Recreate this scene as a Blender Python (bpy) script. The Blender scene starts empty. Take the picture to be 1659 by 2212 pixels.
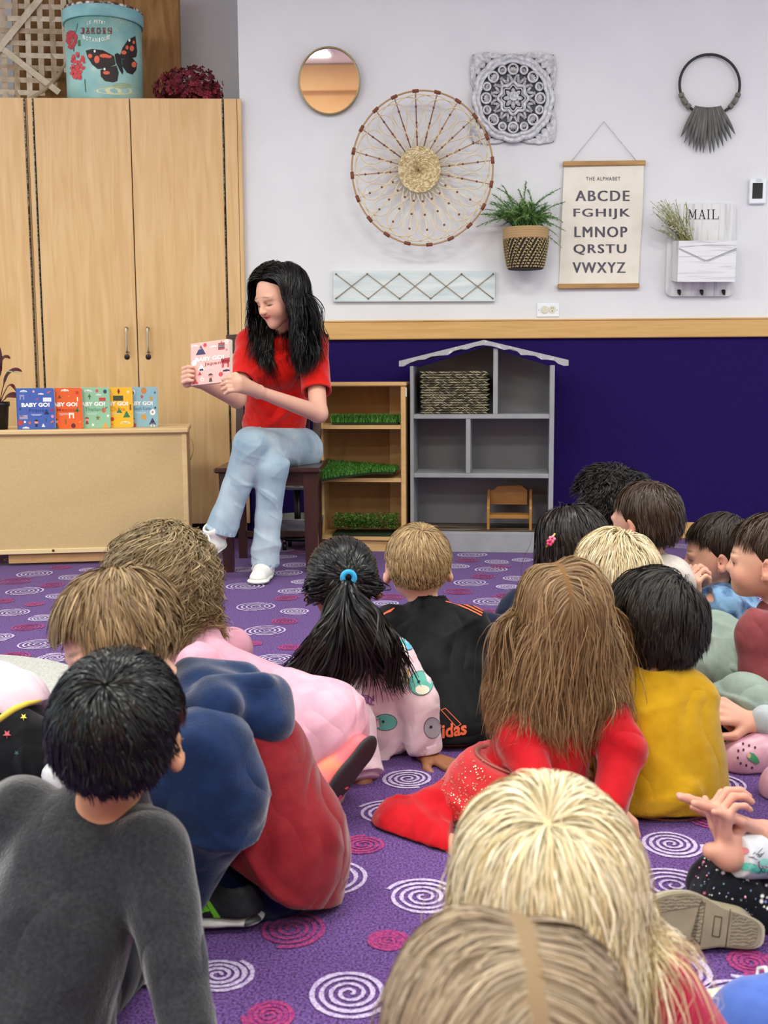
import bpy, math, random
import numpy as np
from mathutils import Vector, Matrix
from mathutils.bvhtree import BVHTree
from mathutils.geometry import tessellate_polygon
random.seed(7); RNG = np.random.default_rng(7)
PI = math.pi
SC = bpy.context.scene
COL = SC.collection
# ---------------------------------------------------------------- camera
CAM = np.array([0.0, 0.0, 0.85])
FPX, CX, CY = 2420.0, 829.5, 1106.0
YAW, PITCH, ROLL = math.radians(2.0), math.radians(7.2), math.radians(0.35)
cp, sp, cyw, syw = math.cos(PITCH), math.sin(PITCH), math.cos(YAW), math.sin(YAW)
FWD = np.array([-syw * cp, cyw * cp, -sp])
RT0 = np.array([cyw, syw, 0.0])
UP0 = np.cross(RT0, FWD)
RT = RT0 * math.cos(ROLL) - UP0 * math.sin(ROLL)
UPV = UP0 * math.cos(ROLL) + RT0 * math.sin(ROLL)
cd = bpy.data.cameras.new('camera'); cam = bpy.data.objects.new('camera', cd); COL.objects.link(cam)
cam.matrix_world = Matrix(((RT[0], UPV[0], -FWD[0], CAM[0]), (RT[1], UPV[1], -FWD[1], CAM[1]), (RT[2], UPV[2], -FWD[2], CAM[2]), (0, 0, 0, 1)))
cd.sensor_fit = 'VERTICAL'; cd.sensor_height = 36.0; cd.sensor_width = 27.0
cd.lens = FPX / 2212.0 * 36.0
cd.clip_start = 0.02; cd.clip_end = 60
cd.dof.use_dof = True; cd.dof.focus_distance = 3.6; cd.dof.aperture_fstop = 9.0
SC.camera = cam
# ---------------------------------------------------------------- world, exposure, ceiling lamps' light
SC.view_settings.view_transform = 'Standard'; SC.view_settings.look = 'None'
SC.view_settings.exposure = 0.04; SC.view_settings.gamma = 1.0; SC.view_settings.use_curve_mapping = False
SC.cycles.max_bounces = 6; SC.cycles.diffuse_bounces = 3; SC.cycles.glossy_bounces = 3
SC.cycles.caustics_reflective = False; SC.cycles.caustics_refractive = False
SC.cycles.sample_clamp_indirect = 4.0
w = bpy.data.worlds.new('world'); SC.world = w; w.use_nodes = True
w.node_tree.nodes['Background'].inputs[0].default_value = (0.86, 0.97, 1.0, 1)
w.node_tree.nodes['Background'].inputs[1].default_value = 1.55
CEIL = 3.05
LAMPS = [(-2.3, 2.7, 50), (0.1, 2.7, 42), (2.5, 2.7, 44), (-1.4, .4, 48), (1.2, .4, 46), (-1.6, -1.8, 46), (1.1, -1.8, 46)]
for i, (x, y, e) in enumerate(LAMPS):
    ld = bpy.data.lights.new('ceiling_panel_light', 'AREA'); ld.shape = 'RECTANGLE'; ld.size = 1.15; ld.size_y = 0.55
    ld.energy = e; ld.color = (0.95, 1.0, 0.90)
    lo = bpy.data.objects.new('ceiling_panel_light', ld); COL.objects.link(lo); lo.location = (x, y, CEIL - 0.03)

# ---------------------------------------------------------------- pixels of the photograph -> rays -> places
def ray(px, py):
    d = RT * ((px - CX) / FPX) - UPV * ((py - CY) / FPX) + FWD
    return d
def hit(px, py, P0, n):
    d = ray(px, py); n = np.asarray(n, float); t = np.dot(np.asarray(P0, float) - CAM, n) / np.dot(d, n)
    return CAM + d * t
def FL(px, py, h=0.0): return hit(px, py, (0, 0, h), (0, 0, 1))
def AT(px, py, y): return hit(px, py, (0, y, 0), (0, 1, 0))
def PX(y, n): return n * y / FPX           # n pixels as metres at distance y
YW = FL(1500, 1163)[1]
def WP(px, py, off=0.0): return hit(px, py, (0, YW - off, 0), (0, 1, 0))

# ---------------------------------------------------------------- colour and materials
def lin(c):
    if isinstance(c, str): c = tuple(int(c[i:i + 2], 16) for i in (0, 2, 4))
    r = []
    for x in c[:3]:
        x = x / 255.0
        r.append(x / 12.92 if x <= 0.04045 else ((x + 0.055) / 1.055) ** 2.4)
    return (r[0], r[1], r[2], 1.0)
MATS = {}
def mat(name, c, rough=0.55, metal=0.0, spec=0.4, c2=None, nscale=(8, 8, 8), ramp=(0.35, 0.7), detail=4.0, dist=0.0,
        bump=0.0, bscale=200.0, bstretch=(1, 1, 1), sheen=0.0, attr=None, coat=0.0, emit=0.0, wave=None, sss=0.0, bdist=0.002, crease=0.0):
    if name in MATS: return MATS[name]
    m = bpy.data.materials.new(name); m.use_nodes = True
    nt = m.node_tree; N = nt.nodes; L = nt.links; b = N['Principled BSDF']
    b.inputs['Base Color'].default_value = lin(c); b.inputs['Roughness'].default_value = rough
    b.inputs['Metallic'].default_value = metal; b.inputs['Specular IOR Level'].default_value = spec
    if sheen: b.inputs['Sheen Weight'].default_value = sheen; b.inputs['Sheen Roughness'].default_value = 0.4
    if coat: b.inputs['Coat Weight'].default_value = coat; b.inputs['Coat Roughness'].default_value = 0.15
    if sss: b.inputs['Subsurface Weight'].default_value = sss; b.inputs['Subsurface Radius'].default_value = (0.012, 0.004, 0.002); b.inputs['Subsurface Scale'].default_value = 1.0
    if emit: b.inputs['Emission Color'].default_value = lin(c); b.inputs['Emission Strength'].default_value = emit
    tc = N.new('ShaderNodeTexCoord')
    col = None
    if attr:
        a = N.new('ShaderNodeAttribute'); a.attribute_name = attr; col = a.outputs['Color']
    if c2 is not None:
        mp = N.new('ShaderNodeMapping'); L.new(tc.outputs['Object'], mp.inputs['Vector']); mp.inputs['Scale'].default_value = nscale
        nz = N.new('ShaderNodeTexNoise'); nz.inputs['Scale'].default_value = 1.0; nz.inputs['Detail'].default_value = detail; nz.inputs['Distortion'].default_value = dist
        L.new(mp.outputs['Vector'], nz.inputs['Vector'])
        fac = nz.outputs['Fac']
        if wave:
            wv = N.new('ShaderNodeTexWave'); wv.bands_direction = wave[0]; wv.inputs['Scale'].default_value = wave[1]; wv.inputs['Distortion'].default_value = wave[2]
            wv.inputs['Detail'].default_value = 3; wv.inputs['Detail Scale'].default_value = wave[3] if len(wave) > 3 else 1.0
            mp2 = N.new('ShaderNodeMapping'); L.new(tc.outputs['Object'], mp2.inputs['Vector']); mp2.inputs['Scale'].default_value = wave[4] if len(wave) > 4 else (1, 1, 1)
            L.new(mp2.outputs['Vector'], wv.inputs['Vector'])
            mm = N.new('ShaderNodeMath'); mm.operation = 'MULTIPLY_ADD'; mm.inputs[1].default_value = 0.5
            m2 = N.new('ShaderNodeMath'); m2.operation = 'MULTIPLY'; m2.inputs[1].default_value = 0.5
            L.new(fac, m2.inputs[0]); L.new(wv.outputs['Fac'], mm.inputs[0]); L.new(m2.outputs[0], mm.inputs[2]); fac = mm.outputs[0]
        rp = N.new('ShaderNodeValToRGB'); rp.color_ramp.elements[0].position = ramp[0]; rp.color_ramp.elements[1].position = ramp[1]
        rp.color_ramp.elements[0].color = lin(c); rp.color_ramp.elements[1].color = lin(c2)
        L.new(fac, rp.inputs['Fac'])
        if col is None: col = rp.outputs['Color']
        else:
            mx = N.new('ShaderNodeMix'); mx.data_type = 'RGBA'; mx.blend_type = 'MULTIPLY'; mx.inputs[0].default_value = 1.0
            L.new(col, mx.inputs[6]); L.new(rp.outputs['Color'], mx.inputs[7]); col = mx.outputs[2]
    if col is not None: L.new(col, b.inputs['Base Color'])
    if bump:
        mp = N.new('ShaderNodeMapping'); L.new(tc.outputs['Object'], mp.inputs['Vector']); mp.inputs['Scale'].default_value = bstretch
        nz = N.new('ShaderNodeTexNoise'); nz.inputs['Scale'].default_value = bscale; nz.inputs['Detail'].default_value = 3
        L.new(mp.outputs['Vector'], nz.inputs['Vector'])
        bp = N.new('ShaderNodeBump'); bp.inputs['Strength'].default_value = bump; bp.inputs['Distance'].default_value = bdist
        L.new(nz.outputs['Fac'], bp.inputs['Height']); L.new(bp.outputs['Normal'], b.inputs['Normal'])
        if crease:
            n2 = N.new('ShaderNodeTexNoise'); n2.inputs['Scale'].default_value = 6.5; n2.inputs['Detail'].default_value = 1.0; n2.inputs['Roughness'].default_value = .4; n2.inputs['Distortion'].default_value = .9; L.new(tc.outputs['Object'], n2.inputs['Vector'])
            s1 = N.new('ShaderNodeMath'); s1.operation = 'SUBTRACT'; s1.inputs[1].default_value = .5; s2 = N.new('ShaderNodeMath'); s2.operation = 'ABSOLUTE'; s3 = N.new('ShaderNodeMath'); s3.operation = 'POWER'; s3.inputs[1].default_value = .95
            L.new(n2.outputs['Fac'], s1.inputs[0]); L.new(s1.outputs[0], s2.inputs[0]); L.new(s2.outputs[0], s3.inputs[0])
            b2 = N.new('ShaderNodeBump'); b2.inputs['Strength'].default_value = crease; b2.inputs['Distance'].default_value = .05; L.new(s3.outputs[0], b2.inputs['Height']); L.new(b2.outputs['Normal'], bp.inputs['Normal'])
    MATS[name] = m
    return m
def cloth(name, c, c2=None, rough=0.92, sheen=0.25, bscale=700, bump=0.35, nscale=(30, 30, 30), crease=.5, **k):
    return mat(name, c, crease=crease, rough=rough, spec=0.15, c2=c2 or c, nscale=nscale, sheen=sheen, bump=bump, bscale=bscale, bdist=0.0015, **k)

# ---------------------------------------------------------------- mesh builder
def nrm(v): v = np.asarray(v, float); return v / (np.linalg.norm(v) + 1e-12)
def basis(d):
    d = nrm(d); a = np.array([0, 0, 1.0]) if abs(d[2]) < 0.9 else np.array([1.0, 0, 0])
    u = nrm(np.cross(a, d)); return u, np.cross(d, u), d
def tess(pts, lv):
    V = [tuple(p) for p in pts]; F = [list(t) for t in tessellate_polygon([[Vector((p[0], p[1], 0)) for p in pts]])]
    return subdiv2(V, F, lv)
def subdiv2(V, F, lv):
    V = list(map(tuple, V))
    for _ in range(lv):
        mid = {}; G = []
        def m(a, b):
            k = (min(a, b), max(a, b))
            if k not in mid: mid[k] = len(V); V.append(tuple((x + y) / 2 for x, y in zip(V[a], V[b])))
            return mid[k]
        for f in F:
            if len(f) != 3: G.append(f); continue
            a, b, c = f; x, y, z = m(a, b), m(b, c), m(c, a); G += [[a, x, z], [x, b, y], [z, y, c], [x, y, z]]
        F = G
    return V, F
class MB:
    def __init__(s): s.v = []; s.f = []; s.mi = []; s.sm = []; s.mats = []; s.nv = 0; s.col = None
    def slot(s, m):
        if m not in s.mats: s.mats.append(m)
        return s.mats.index(m)
    def add(s, V, F, m, smooth=False):
        V = np.asarray(V, float).reshape(-1, 3); k = s.slot(m); o = s.nv
        s.v.append(V); s.nv += len(V)
        for f in F: s.f.append([int(i) + o for i in f])
        s.mi += [k] * len(F); s.sm += [smooth] * len(F)
        return s
    def box(s, c, size, m, R=None, bev=0.0):
        hx, hy, hz = [x / 2.0 for x in size]; b = min(bev, hx * .9, hy * .9, hz * .9)
        if b <= 0:
            V = [(x, y, z) for x in (-hx, hx) for y in (-hy, hy) for z in (-hz, hz)]
            F = [(0, 1, 3, 2), (4, 6, 7, 5), (0, 4, 5, 1), (2, 3, 7, 6), (0, 2, 6, 4), (1, 5, 7, 3)]
        else:
            V = []; idx = {}
            for sx in (-1, 1):
                for sy in (-1, 1):
                    for sz in (-1, 1):
                        for ax in range(3):
                            p = [sx * (hx - b), sy * (hy - b), sz * (hz - b)]; p[ax] = (sx, sy, sz)[ax] * (hx, hy, hz)[ax]
                            idx[(sx, sy, sz, ax)] = len(V); V.append(p)
            F = []
            for ax in range(3):
                for q in (-1, 1):
                    o1, o2 = [a for a in range(3) if a != ax]; f = []
                    for (a1, a2) in ((-1, -1), (1, -1), (1, 1), (-1, 1)):
                        k = [0, 0, 0]; k[ax] = q; k[o1] = a1; k[o2] = a2; f.append(idx[(k[0], k[1], k[2], ax)])
                    F.append(f)
                o1, o2 = [a for a in range(3) if a != ax]
                for a1 in (-1, 1):
                    for a2 in (-1, 1):
                        f = []
                        for q, axx in ((-1, o1), (1, o1), (1, o2), (-1, o2)):
                            k = [0, 0, 0]; k[ax] = q; k[o1] = a1; k[o2] = a2; f.append(idx[(k[0], k[1], k[2], axx)])
                        F.append(f)
            for sx in (-1, 1):
                for sy in (-1, 1):
                    for sz in (-1, 1): F.append([idx[(sx, sy, sz, a)] for a in range(3)])
        V = np.array(V, float)
        if R is not None: V = V @ np.asarray(R, float).T
        return s.add(V + np.asarray(c, float), F, m)
    def quad8(s, A, B, m):   # two quads of four corners (front, back)
        V = list(A) + list(B)
        return s.add(V, [(0, 1, 2, 3), (7, 6, 5, 4), (0, 4, 5, 1), (1, 5, 6, 2), (2, 6, 7, 3), (3, 7, 4, 0)], m)
    def tube(s, P, r, m, n=8, caps=True, smooth=True, closed=False, flat=1.0, up=None):
        P = [np.asarray(p, float) for p in P]; K = len(P)
        r = [r] * K if np.isscalar(r) else list(r)
        V = []; u = None
        for i in range(K):
            if closed: t = nrm(P[(i + 1) % K] - P[i - 1])
            else: t = nrm(P[min(i + 1, K - 1)] - P[max(i - 1, 0)])
            if u is None:
                u = basis(t)[0] if up is None else nrm(np.asarray(up, float) - t * np.dot(up, t))
            else:
                u = u - t * np.dot(u, t); u = nrm(u)
            w_ = np.cross(t, u)
            for j in range(n):
                a = 2 * PI * j / n; V.append(P[i] + r[i] * (math.cos(a) * u + flat * math.sin(a) * w_))
        F = []
        for i in range(K if closed else K - 1):
            i2 = (i + 1) % K
            for j in range(n): j2 = (j + 1) % n; F.append((i * n + j, i * n + j2, i2 * n + j2, i2 * n + j))
        if caps and not closed: F.append(list(range(n))[::-1]); F.append([(K - 1) * n + j for j in range(n)])
        return s.add(V, F, m, smooth)
    def lathe(s, prof, c, m, n=32, axis=(0, 0, 1), smooth=True, caps=True, sx=1.0):
        u, w_, d = basis(axis)
        if abs(axis[2]) > 0.9: u, w_, d = np.array([1., 0, 0]), np.array([0, 1., 0]), np.array([0, 0, 1.])
        V = []; c = np.asarray(c, float)
        for (r, z) in prof:
            for j in range(n): a = 2 * PI * j / n; V.append(c + r * (sx * math.cos(a) * u + math.sin(a) * w_) + z * d)
        F = []
        for i in range(len(prof) - 1):
            for j in range(n): j2 = (j + 1) % n; F.append((i * n + j, i * n + j2, (i + 1) * n + j2, (i + 1) * n + j))
        if caps: F.append(list(range(n))[::-1]); F.append([(len(prof) - 1) * n + j for j in range(n)])
        return s.add(V, F, m, smooth)
    def ell(s, c, r, m, n=12, k=8, R=None, smooth=True):
        V = []; F = []
        for i in range(k + 1):
            t = PI * i / k
            for j in range(n): a = 2 * PI * j / n; V.append((r[0] * math.sin(t) * math.cos(a), r[1] * math.sin(t) * math.sin(a), r[2] * math.cos(t)))
        for i in range(k):
            for j in range(n): j2 = (j + 1) % n; F.append((i * n + j, (i + 1) * n + j, (i + 1) * n + j2, i * n + j2))
        V = np.array(V)
        if R is not None: V = V @ np.asarray(R, float).T
        return s.add(V + np.asarray(c, float), F, m, smooth)
    def flat(s, V2, F, fn, m, thick=None, fn2=None):
        A = [fn(x, y) for x, y in V2]
        if fn2 is None: return s.add(A, F, m)
        B = [fn2(x, y) for x, y in V2]; n = len(A)
        FF = [list(f) for f in F] + [[i + n for i in reversed(f)] for f in F]
        cnt = {}
        for f in F:
            for i in range(len(f)): cnt[(f[i], f[(i + 1) % len(f)])] = 1
        for (a, b) in list(cnt):
            if (b, a) not in cnt: FF.append([b, a, a + n, b + n])
        return s.add(A + B, FF, m)
    def poly(s, pts, fn, m, fn2=None, lv=0):
        if lv: V, F = tess(pts, lv); return s.flat(V, F, fn, m, fn2=fn2)
        return s.flat(pts, [list(range(len(pts)))], fn, m, fn2=fn2)
    def build(s, name, parent=None, **k):
        if not s.f: print('EMPTY', name); return None
        me = bpy.data.meshes.new(name)
        V = np.concatenate(s.v) if s.v else np.zeros((0, 3))
        off = np.zeros(3)
        if parent is not None:
            q = parent
            while q is not None: off = off + np.array(q.location); q = q.parent
        tot = np.array([len(f) for f in s.f], dtype=np.int32)
        me.vertices.add(len(V)); me.vertices.foreach_set('co', (V - off).astype(np.float32).ravel())
        me.loops.add(int(tot.sum())); me.loops.foreach_set('vertex_index', np.array([i for f in s.f for i in f], dtype=np.int32))
        me.polygons.add(len(tot)); st = np.concatenate([[0], np.cumsum(tot)[:-1]]).astype(np.int32)
        me.polygons.foreach_set('loop_start', st); me.polygons.foreach_set('loop_total', tot)
        me.polygons.foreach_set('material_index', np.array(s.mi, dtype=np.int32)); me.polygons.foreach_set('use_smooth', np.array(s.sm, dtype=bool))
        for m in s.mats: me.materials.append(m)
        if s.col is not None:
            at = me.color_attributes.new('Col', 'FLOAT_COLOR', 'POINT'); cc = np.ones((len(V), 4), np.float32); cc[:len(s.col), :3] = s.col
            at.data.foreach_set('color', cc.ravel())
        me.update(calc_edges=True); me.validate()
        o = bpy.data.objects.new(name, me); COL.objects.link(o)
        if parent is not None: o.parent = parent
        return tag(o, **k)
def tag(o, label=None, cat=None, group=None, kind=None):
    if label: o['label'] = label
    if cat: o['category'] = cat
    if group: o['group'] = group
    if kind: o['kind'] = kind
    return o
def thing(name, loc, label, cat, group=None):
    o = bpy.data.objects.new(name, None); COL.objects.link(o); o.location = [float(x) for x in loc]; o.empty_display_size = 0.05
    return tag(o, label, cat, group)
_TX = {}
def text2d(t, bold=0.0, space=1.0):
    k = (t, bold, space)
    if k not in _TX:
        cu = bpy.data.curves.new('t', 'FONT'); cu.body = t; cu.size = 1; cu.offset = bold; cu.space_character = space; cu.resolution_u = 3
        o = bpy.data.objects.new('t', cu); COL.objects.link(o); bpy.context.view_layer.update()
        dg = bpy.context.evaluated_depsgraph_get(); me = bpy.data.meshes.new_from_object(o.evaluated_get(dg))
        V = np.array([v.co[:2] for v in me.vertices]); F = [list(p.vertices) for p in me.polygons]
        V = (V - V.min(0)) / (V.max(0) - V.min(0))
        bpy.data.objects.remove(o); bpy.data.meshes.remove(me); bpy.data.curves.remove(cu)
        _TX[k] = (V, F)
    return _TX[k]
def put_text(mb, t, x0, y0, x1, y1, fn, m, bold=0.0, space=1.0):
    """text filling the box from (x0,y0) lower left to (x1,y1) upper right of the mapping fn"""
    V, F = text2d(t, bold, space)
    return mb.flat([(x0 + a * (x1 - x0), y0 + b * (y1 - y0)) for a, b in V], F, fn, m)
def circ(x, y, r, n=14, ry=None, a0=0): ry = r if ry is None else ry; return [(x + r * math.cos(a0 + 2 * PI * i / n), y + ry * math.sin(a0 + 2 * PI * i / n)) for i in range(n)]
def star(x, y, r, n=5, k=0.45, a0=PI / 2): return [(x + (r if i % 2 == 0 else r * k) * math.cos(a0 + PI * i / n), y + (r if i % 2 == 0 else r * k) * math.sin(a0 + PI * i / n)) for i in range(2 * n)]
def Rz(a): c, s_ = math.cos(a), math.sin(a); return np.array([[c, -s_, 0], [s_, c, 0], [0, 0, 1.0]])
def Rx(a): c, s_ = math.cos(a), math.sin(a); return np.array([[1.0, 0, 0], [0, c, -s_], [0, s_, c]])
def Ry(a): c, s_ = math.cos(a), math.sin(a); return np.array([[c, 0, s_], [0, 1.0, 0], [-s_, 0, c]])
# ================================================================ THE ROOM
m_wall = mat('wall_paint', 'e2e2e5', rough=0.8, spec=0.2, bump=0.25, bscale=260, c2='dcdce0', nscale=(3, 3, 3), bdist=0.001)
m_ply = cloth('wainscot_carpet', '24135a', '1c0e49', bump=0.9, bscale=500, nscale=(200, 200, 200), sheen=0.05, crease=0)
m_rail = mat('rail_maple', 'c89a5c', rough=0.45, c2='d9ad70', nscale=(3, 30, 45), ramp=(0.3, 0.75), dist=1.0)
m_peach = mat('far_wall_peach', 'f0bd84', rough=0.8, c2='e6b078', nscale=(2, 2, 2))
m_ceil = mat('ceiling_white', 'f3e8ea', rough=0.9)
m_lamp = mat('lamp_diffuser', 'fff6ea', emit=3.0)
m_carpet = cloth('floor_carpet', '372049', '7a569e', bump=1.0, bscale=420, nscale=(260, 260, 260), ramp=(0.36, 0.66), sheen=0.1, detail=2, crease=0)
m_sw = cloth('carpet_swirl_white', '8a72ac', 'c9b9d6', bump=1.0, bscale=420, nscale=(330, 330, 330), ramp=(0.3, 0.55), sheen=0.1, detail=2, crease=0)
m_sr = cloth('carpet_swirl_red', '70256f', 'b0416f', bump=1.0, bscale=420, nscale=(330, 330, 330), ramp=(0.38, 0.62), sheen=0.1, detail=2, crease=0)
XL, XR, YB = -4.2, 4.2, -3.6
XC = WP(519, 300)[0]
b = MB(); b.add([(XL, YB, 0), (XR, YB, 0), (XR, YW + 0.8, 0), (XL, YW + 0.8, 0)], [(0, 1, 2, 3)], m_carpet)
# woven spirals of the carpet: part of the floor
def spiral(c, R, m, turns, wd, seed):
    rg = random.Random(seed); N_ = int(26 * turns); V = []; F = []; ph = rg.uniform(0, 6.28); sg = 1 if m is m_sw else -1
    e1, e2 = rg.uniform(-.06, .06), rg.uniform(0, 6.28)
    for i in range(N_ + 1):
        t = i / N_; a = ph + sg * turns * 2 * PI * t; r = R * (0.07 + 0.93 * t); k = 1 + e1 * math.cos(2 * a + e2)
        w_ = wd * (0.75 + 0.5 * rg.random()) * (0.7 + 0.3 * t)
        for q in (-.5, .5): V.append((c[0] + (r * k + q * w_) * math.cos(a), c[1] + (r * k + q * w_) * math.sin(a), 0.0016))
    for i in range(N_): F.append((2 * i, 2 * i + 1, 2 * i + 3, 2 * i + 2))
    b.add(V, F, m)
WS = [(755,2147,190),(704,1900,182),(472,2107,145),(915,1938,168),(841,1756,142),(882,1683,112),(1450,1824,136),(1456,1914,174),(1540,1694,142),(575,1363,95),
 (555,1311,90),(596,1425,92),(77,1240,79),(154,1248,64),(51,1278,86),(127,1288,62),(27,1324,78),(181,1267,60),(90,1336,66),(0,1377,68),(83,1392,95),(114,1422,80),(194,1231,50),
 (1018,1199,65),(1074,1214,56),(1063,1231,71),(1017,1259,80),(1064,1300,86),(986,1224,56),(1116,1250,60),(1098,1268,54),(631,1277,66),(619,1238,70),(641,1221,60),(619,1203,50),(655,1257,52),
 (832,1304,60),(638,1321,66),(1100,1349,84),(525,1231,62),(532,1267,84),(614,1189,48),(1130,1210,50),(1150,1430,95),(1300,1600,120),(1200,1950,180),(300,1330,80),(380,1290,70),(300,1480,100),(180,1560,110),
 (640,1480,100),(560,1560,110),(1480,1230,66),(1470,1180,60),(1560,1560,100),(1620,1900,150),(1450,2100,170),(1600,2160,190),(380,1800,140),(120,1720,130),(1000,1560,110),(60,1560,110),(420,1218,55),(740,1330,70),(1180,1290,70),(1240,1230,60)]
RS = [(35,1256,80),(112,1264,56),(8,1299,50),(74,1306,42),(57,1356,70),(30,1418,70),(130,1226,46),(1045,1246,56),(992,1279,68),(1011,1211,52),(1051,1324,66),(844,1290,60),(1092,1288,60),(619,1293,54),
 (616,1343,60),(544,1391,44),(625,1399,54),(784,1826,100),(629,2008,152),(838,2034,92),(582,2194,116),(934,1734,58),(1543,1768,118),(1558,1645,72),(1080,1225,44),(570,1215,50),(640,1192,40),(1130,1330,60),
 (1250,1760,110),(1480,2010,120),(230,1380,70),(700,1700,90),(500,1700,100),(1150,1385,70),(1500,1205,50),(1620,2080,110),(300,1650,90),(1400,1240,60)]
for i, (x, y, w_) in enumerate(WS):
    p = FL(x, y); R_ = PX(np.dot(p - CAM, FWD), w_ / 2); spiral(p, R_, m_sw, 4.2, 0.0085 if R_ > .09 else 0.0075, i)
rs_ = random.Random(4); used = [(FL(x, y), 1) for x, y, _ in WS + RS]
for i in range(900):
    p = np.array([rs_.uniform(-3.2, 3.2), rs_.uniform(-1.5, YW - .15), 0]); red = rs_.random() < .35
    if min(np.hypot(p[0] - q[0][0], p[1] - q[0][1]) for q in used) < .30 or (abs(p[0] + .05) < .35 and 1.3 < p[1] < 2.9) or (p[1] > 2.9 and abs(p[0] - .25) < .5): continue
    used.append((p, 1)); spiral(p, rs_.uniform(.06, .09) if not red else .07, m_sr if red else m_sw, 4.1, .008, 300 + i)
for i, (x, y, w_) in enumerate(RS):
    p = FL(x, y); R_ = PX(np.dot(p - CAM, FWD), w_ / 2); spiral(p, R_, m_sr, 4.0, 0.008, 100 + i)
b.build('floor', kind='structure')
zr1, zr0 = WP(1200, 690)[2], WP(1200, 731)[2]
b = MB()
b.box(((XC + XR) / 2, YW + 0.05, (zr0 + 0.02 + CEIL) / 2), (XR - XC, 0.1, CEIL - zr0 - 0.02), m_wall)
b.box(((XC + XR) / 2, YW + 0.05, (zr0 + 0.02) / 2), (XR - XC, 0.1, zr0 + 0.02), m_ply)
b.build('wall_back', kind='structure')
b = MB(); b.box(((XC + XR) / 2 + .02, YW - 0.011, (zr0 + zr1) / 2), (XR - XC - .05, 0.022, zr1 - zr0), m_rail, bev=0.004)
b.box(((XC + XR) / 2 + .02, YW - 0.013, zr1 - 0.003), (XR - XC - .05, 0.028, 0.008), m_rail, bev=0.002)
b.build('trim_1', kind='structure')
zb = WP(1500, 1128)[2]
b = MB(); b.box(((XC + XR) / 2 + .02, YW - 0.008, zb / 2), (XR - XC - .05, 0.016, zb), m_rail, bev=0.003); b.build('baseboard_back', kind='structure')
b = MB(); b.box(((XL + XC) / 2, YW + 0.75, CEIL / 2), (XC - XL, 0.1, CEIL), m_wall); b.build('wall_alcove', kind='structure')
b = MB(); b.box((XC + 0.05, YW + 0.4, CEIL / 2), (0.098, 0.6, CEIL), m_wall); b.build('wall_return', kind='structure')
b = MB(); b.box((0, (YB + YW + .8) / 2, CEIL + 0.05), (XR - XL, YW + .8 - YB, 0.1), m_ceil); b.build('ceiling', kind='structure')
b = MB(); b.box((0, YB - 0.05, CEIL / 2), (XR - XL, 0.1, CEIL), m_peach); b.box((0, YB + 0.12, CEIL - 0.16), (XR - XL, 0.24, 0.3), m_peach); b.build('wall_front', kind='structure')
for i, (x, y, e) in enumerate(LAMPS):
    t = thing('ceiling_light', (x, y, CEIL), 'white flat ceiling light panel, ' + ('in the row nearest the doll house, left end', 'in the row nearest the doll house, middle', 'in the row nearest the doll house, right end', 'in the middle row, left', 'in the middle row, right', 'in the row nearest the peach wall, left', 'in the row nearest the peach wall, right')[i], 'ceiling light', 'ceiling light panels')
    m_tr = mat('lamp_trim', 'f0f0f0', rough=0.5)
    b = MB()
    for sx, sy, lx, ly in ((0, .29, 1.2, .03), (0, -.29, 1.2, .03), (.59, 0, .03, .58), (-.59, 0, .03, .58)): b.box((x + sx, y + sy, CEIL - 0.015), (lx, ly, 0.03), m_tr)
    b.build('frame', t)
    b = MB(); b.box((x, y, CEIL - 0.006), (1.15, 0.55, 0.01), m_lamp); b.build('diffuser', t)

# ================================================================ TALL CABINETS
m_cab = mat('cabinet_maple', 'cfa772', rough=0.42, spec=0.35, c2='dcb988', nscale=(22, 22, 1.6), ramp=(0.35, 0.68), dist=1.6, detail=6, bump=0.03, bscale=60, bstretch=(6, 6, .5))
m_hinge = mat('hinge_steel', '6b6a66', rough=0.35, metal=0.8, c2='26241f', nscale=(1, 1, 220), ramp=(0.45, 0.55), detail=0)
m_gap = mat('dark_gap', '2a1c10', rough=0.8)
m_steel = mat('brushed_steel', 'b6aa95', rough=0.3, metal=1.0)
m_blk = mat('black_plastic', '121212', rough=0.4)
TH = math.radians(4.5)
CP0 = AT(527, 1131, YW - 0.035); CN = np.array([math.sin(TH), -math.cos(TH), 0]); CT = np.array([math.cos(TH), math.sin(TH), 0])
def CB(px, py, off=0.0): return hit(px, py, CP0 + CN * off, CN)
ztop = CB(521, 213)[2]; zbot = CB(470, 1131)[2]
def cu(px, py=600): return float(np.dot(CB(px, py) - CP0, CT))   # along-front coordinate
def cbox(mb, u0, u1, z0, z1, d0, d1, m, bev=0.0):
    """box on the cabinet front: u along the front, d depth (positive = into the wall)"""
    c = CP0 + CT * (u0 + u1) / 2 - CN * (d0 + d1) / 2; c = np.array([c[0], c[1], (z0 + z1) / 2])
    mb.box(c, (u1 - u0, d1 - d0, z1 - z0), m, R=Rz(TH), bev=bev)
uR, uH2, uM, uH1, uL = cu(528, 560), cu(490, 560), cu(295.7, 700), cu(93, 700), cu(73, 700)
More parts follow.
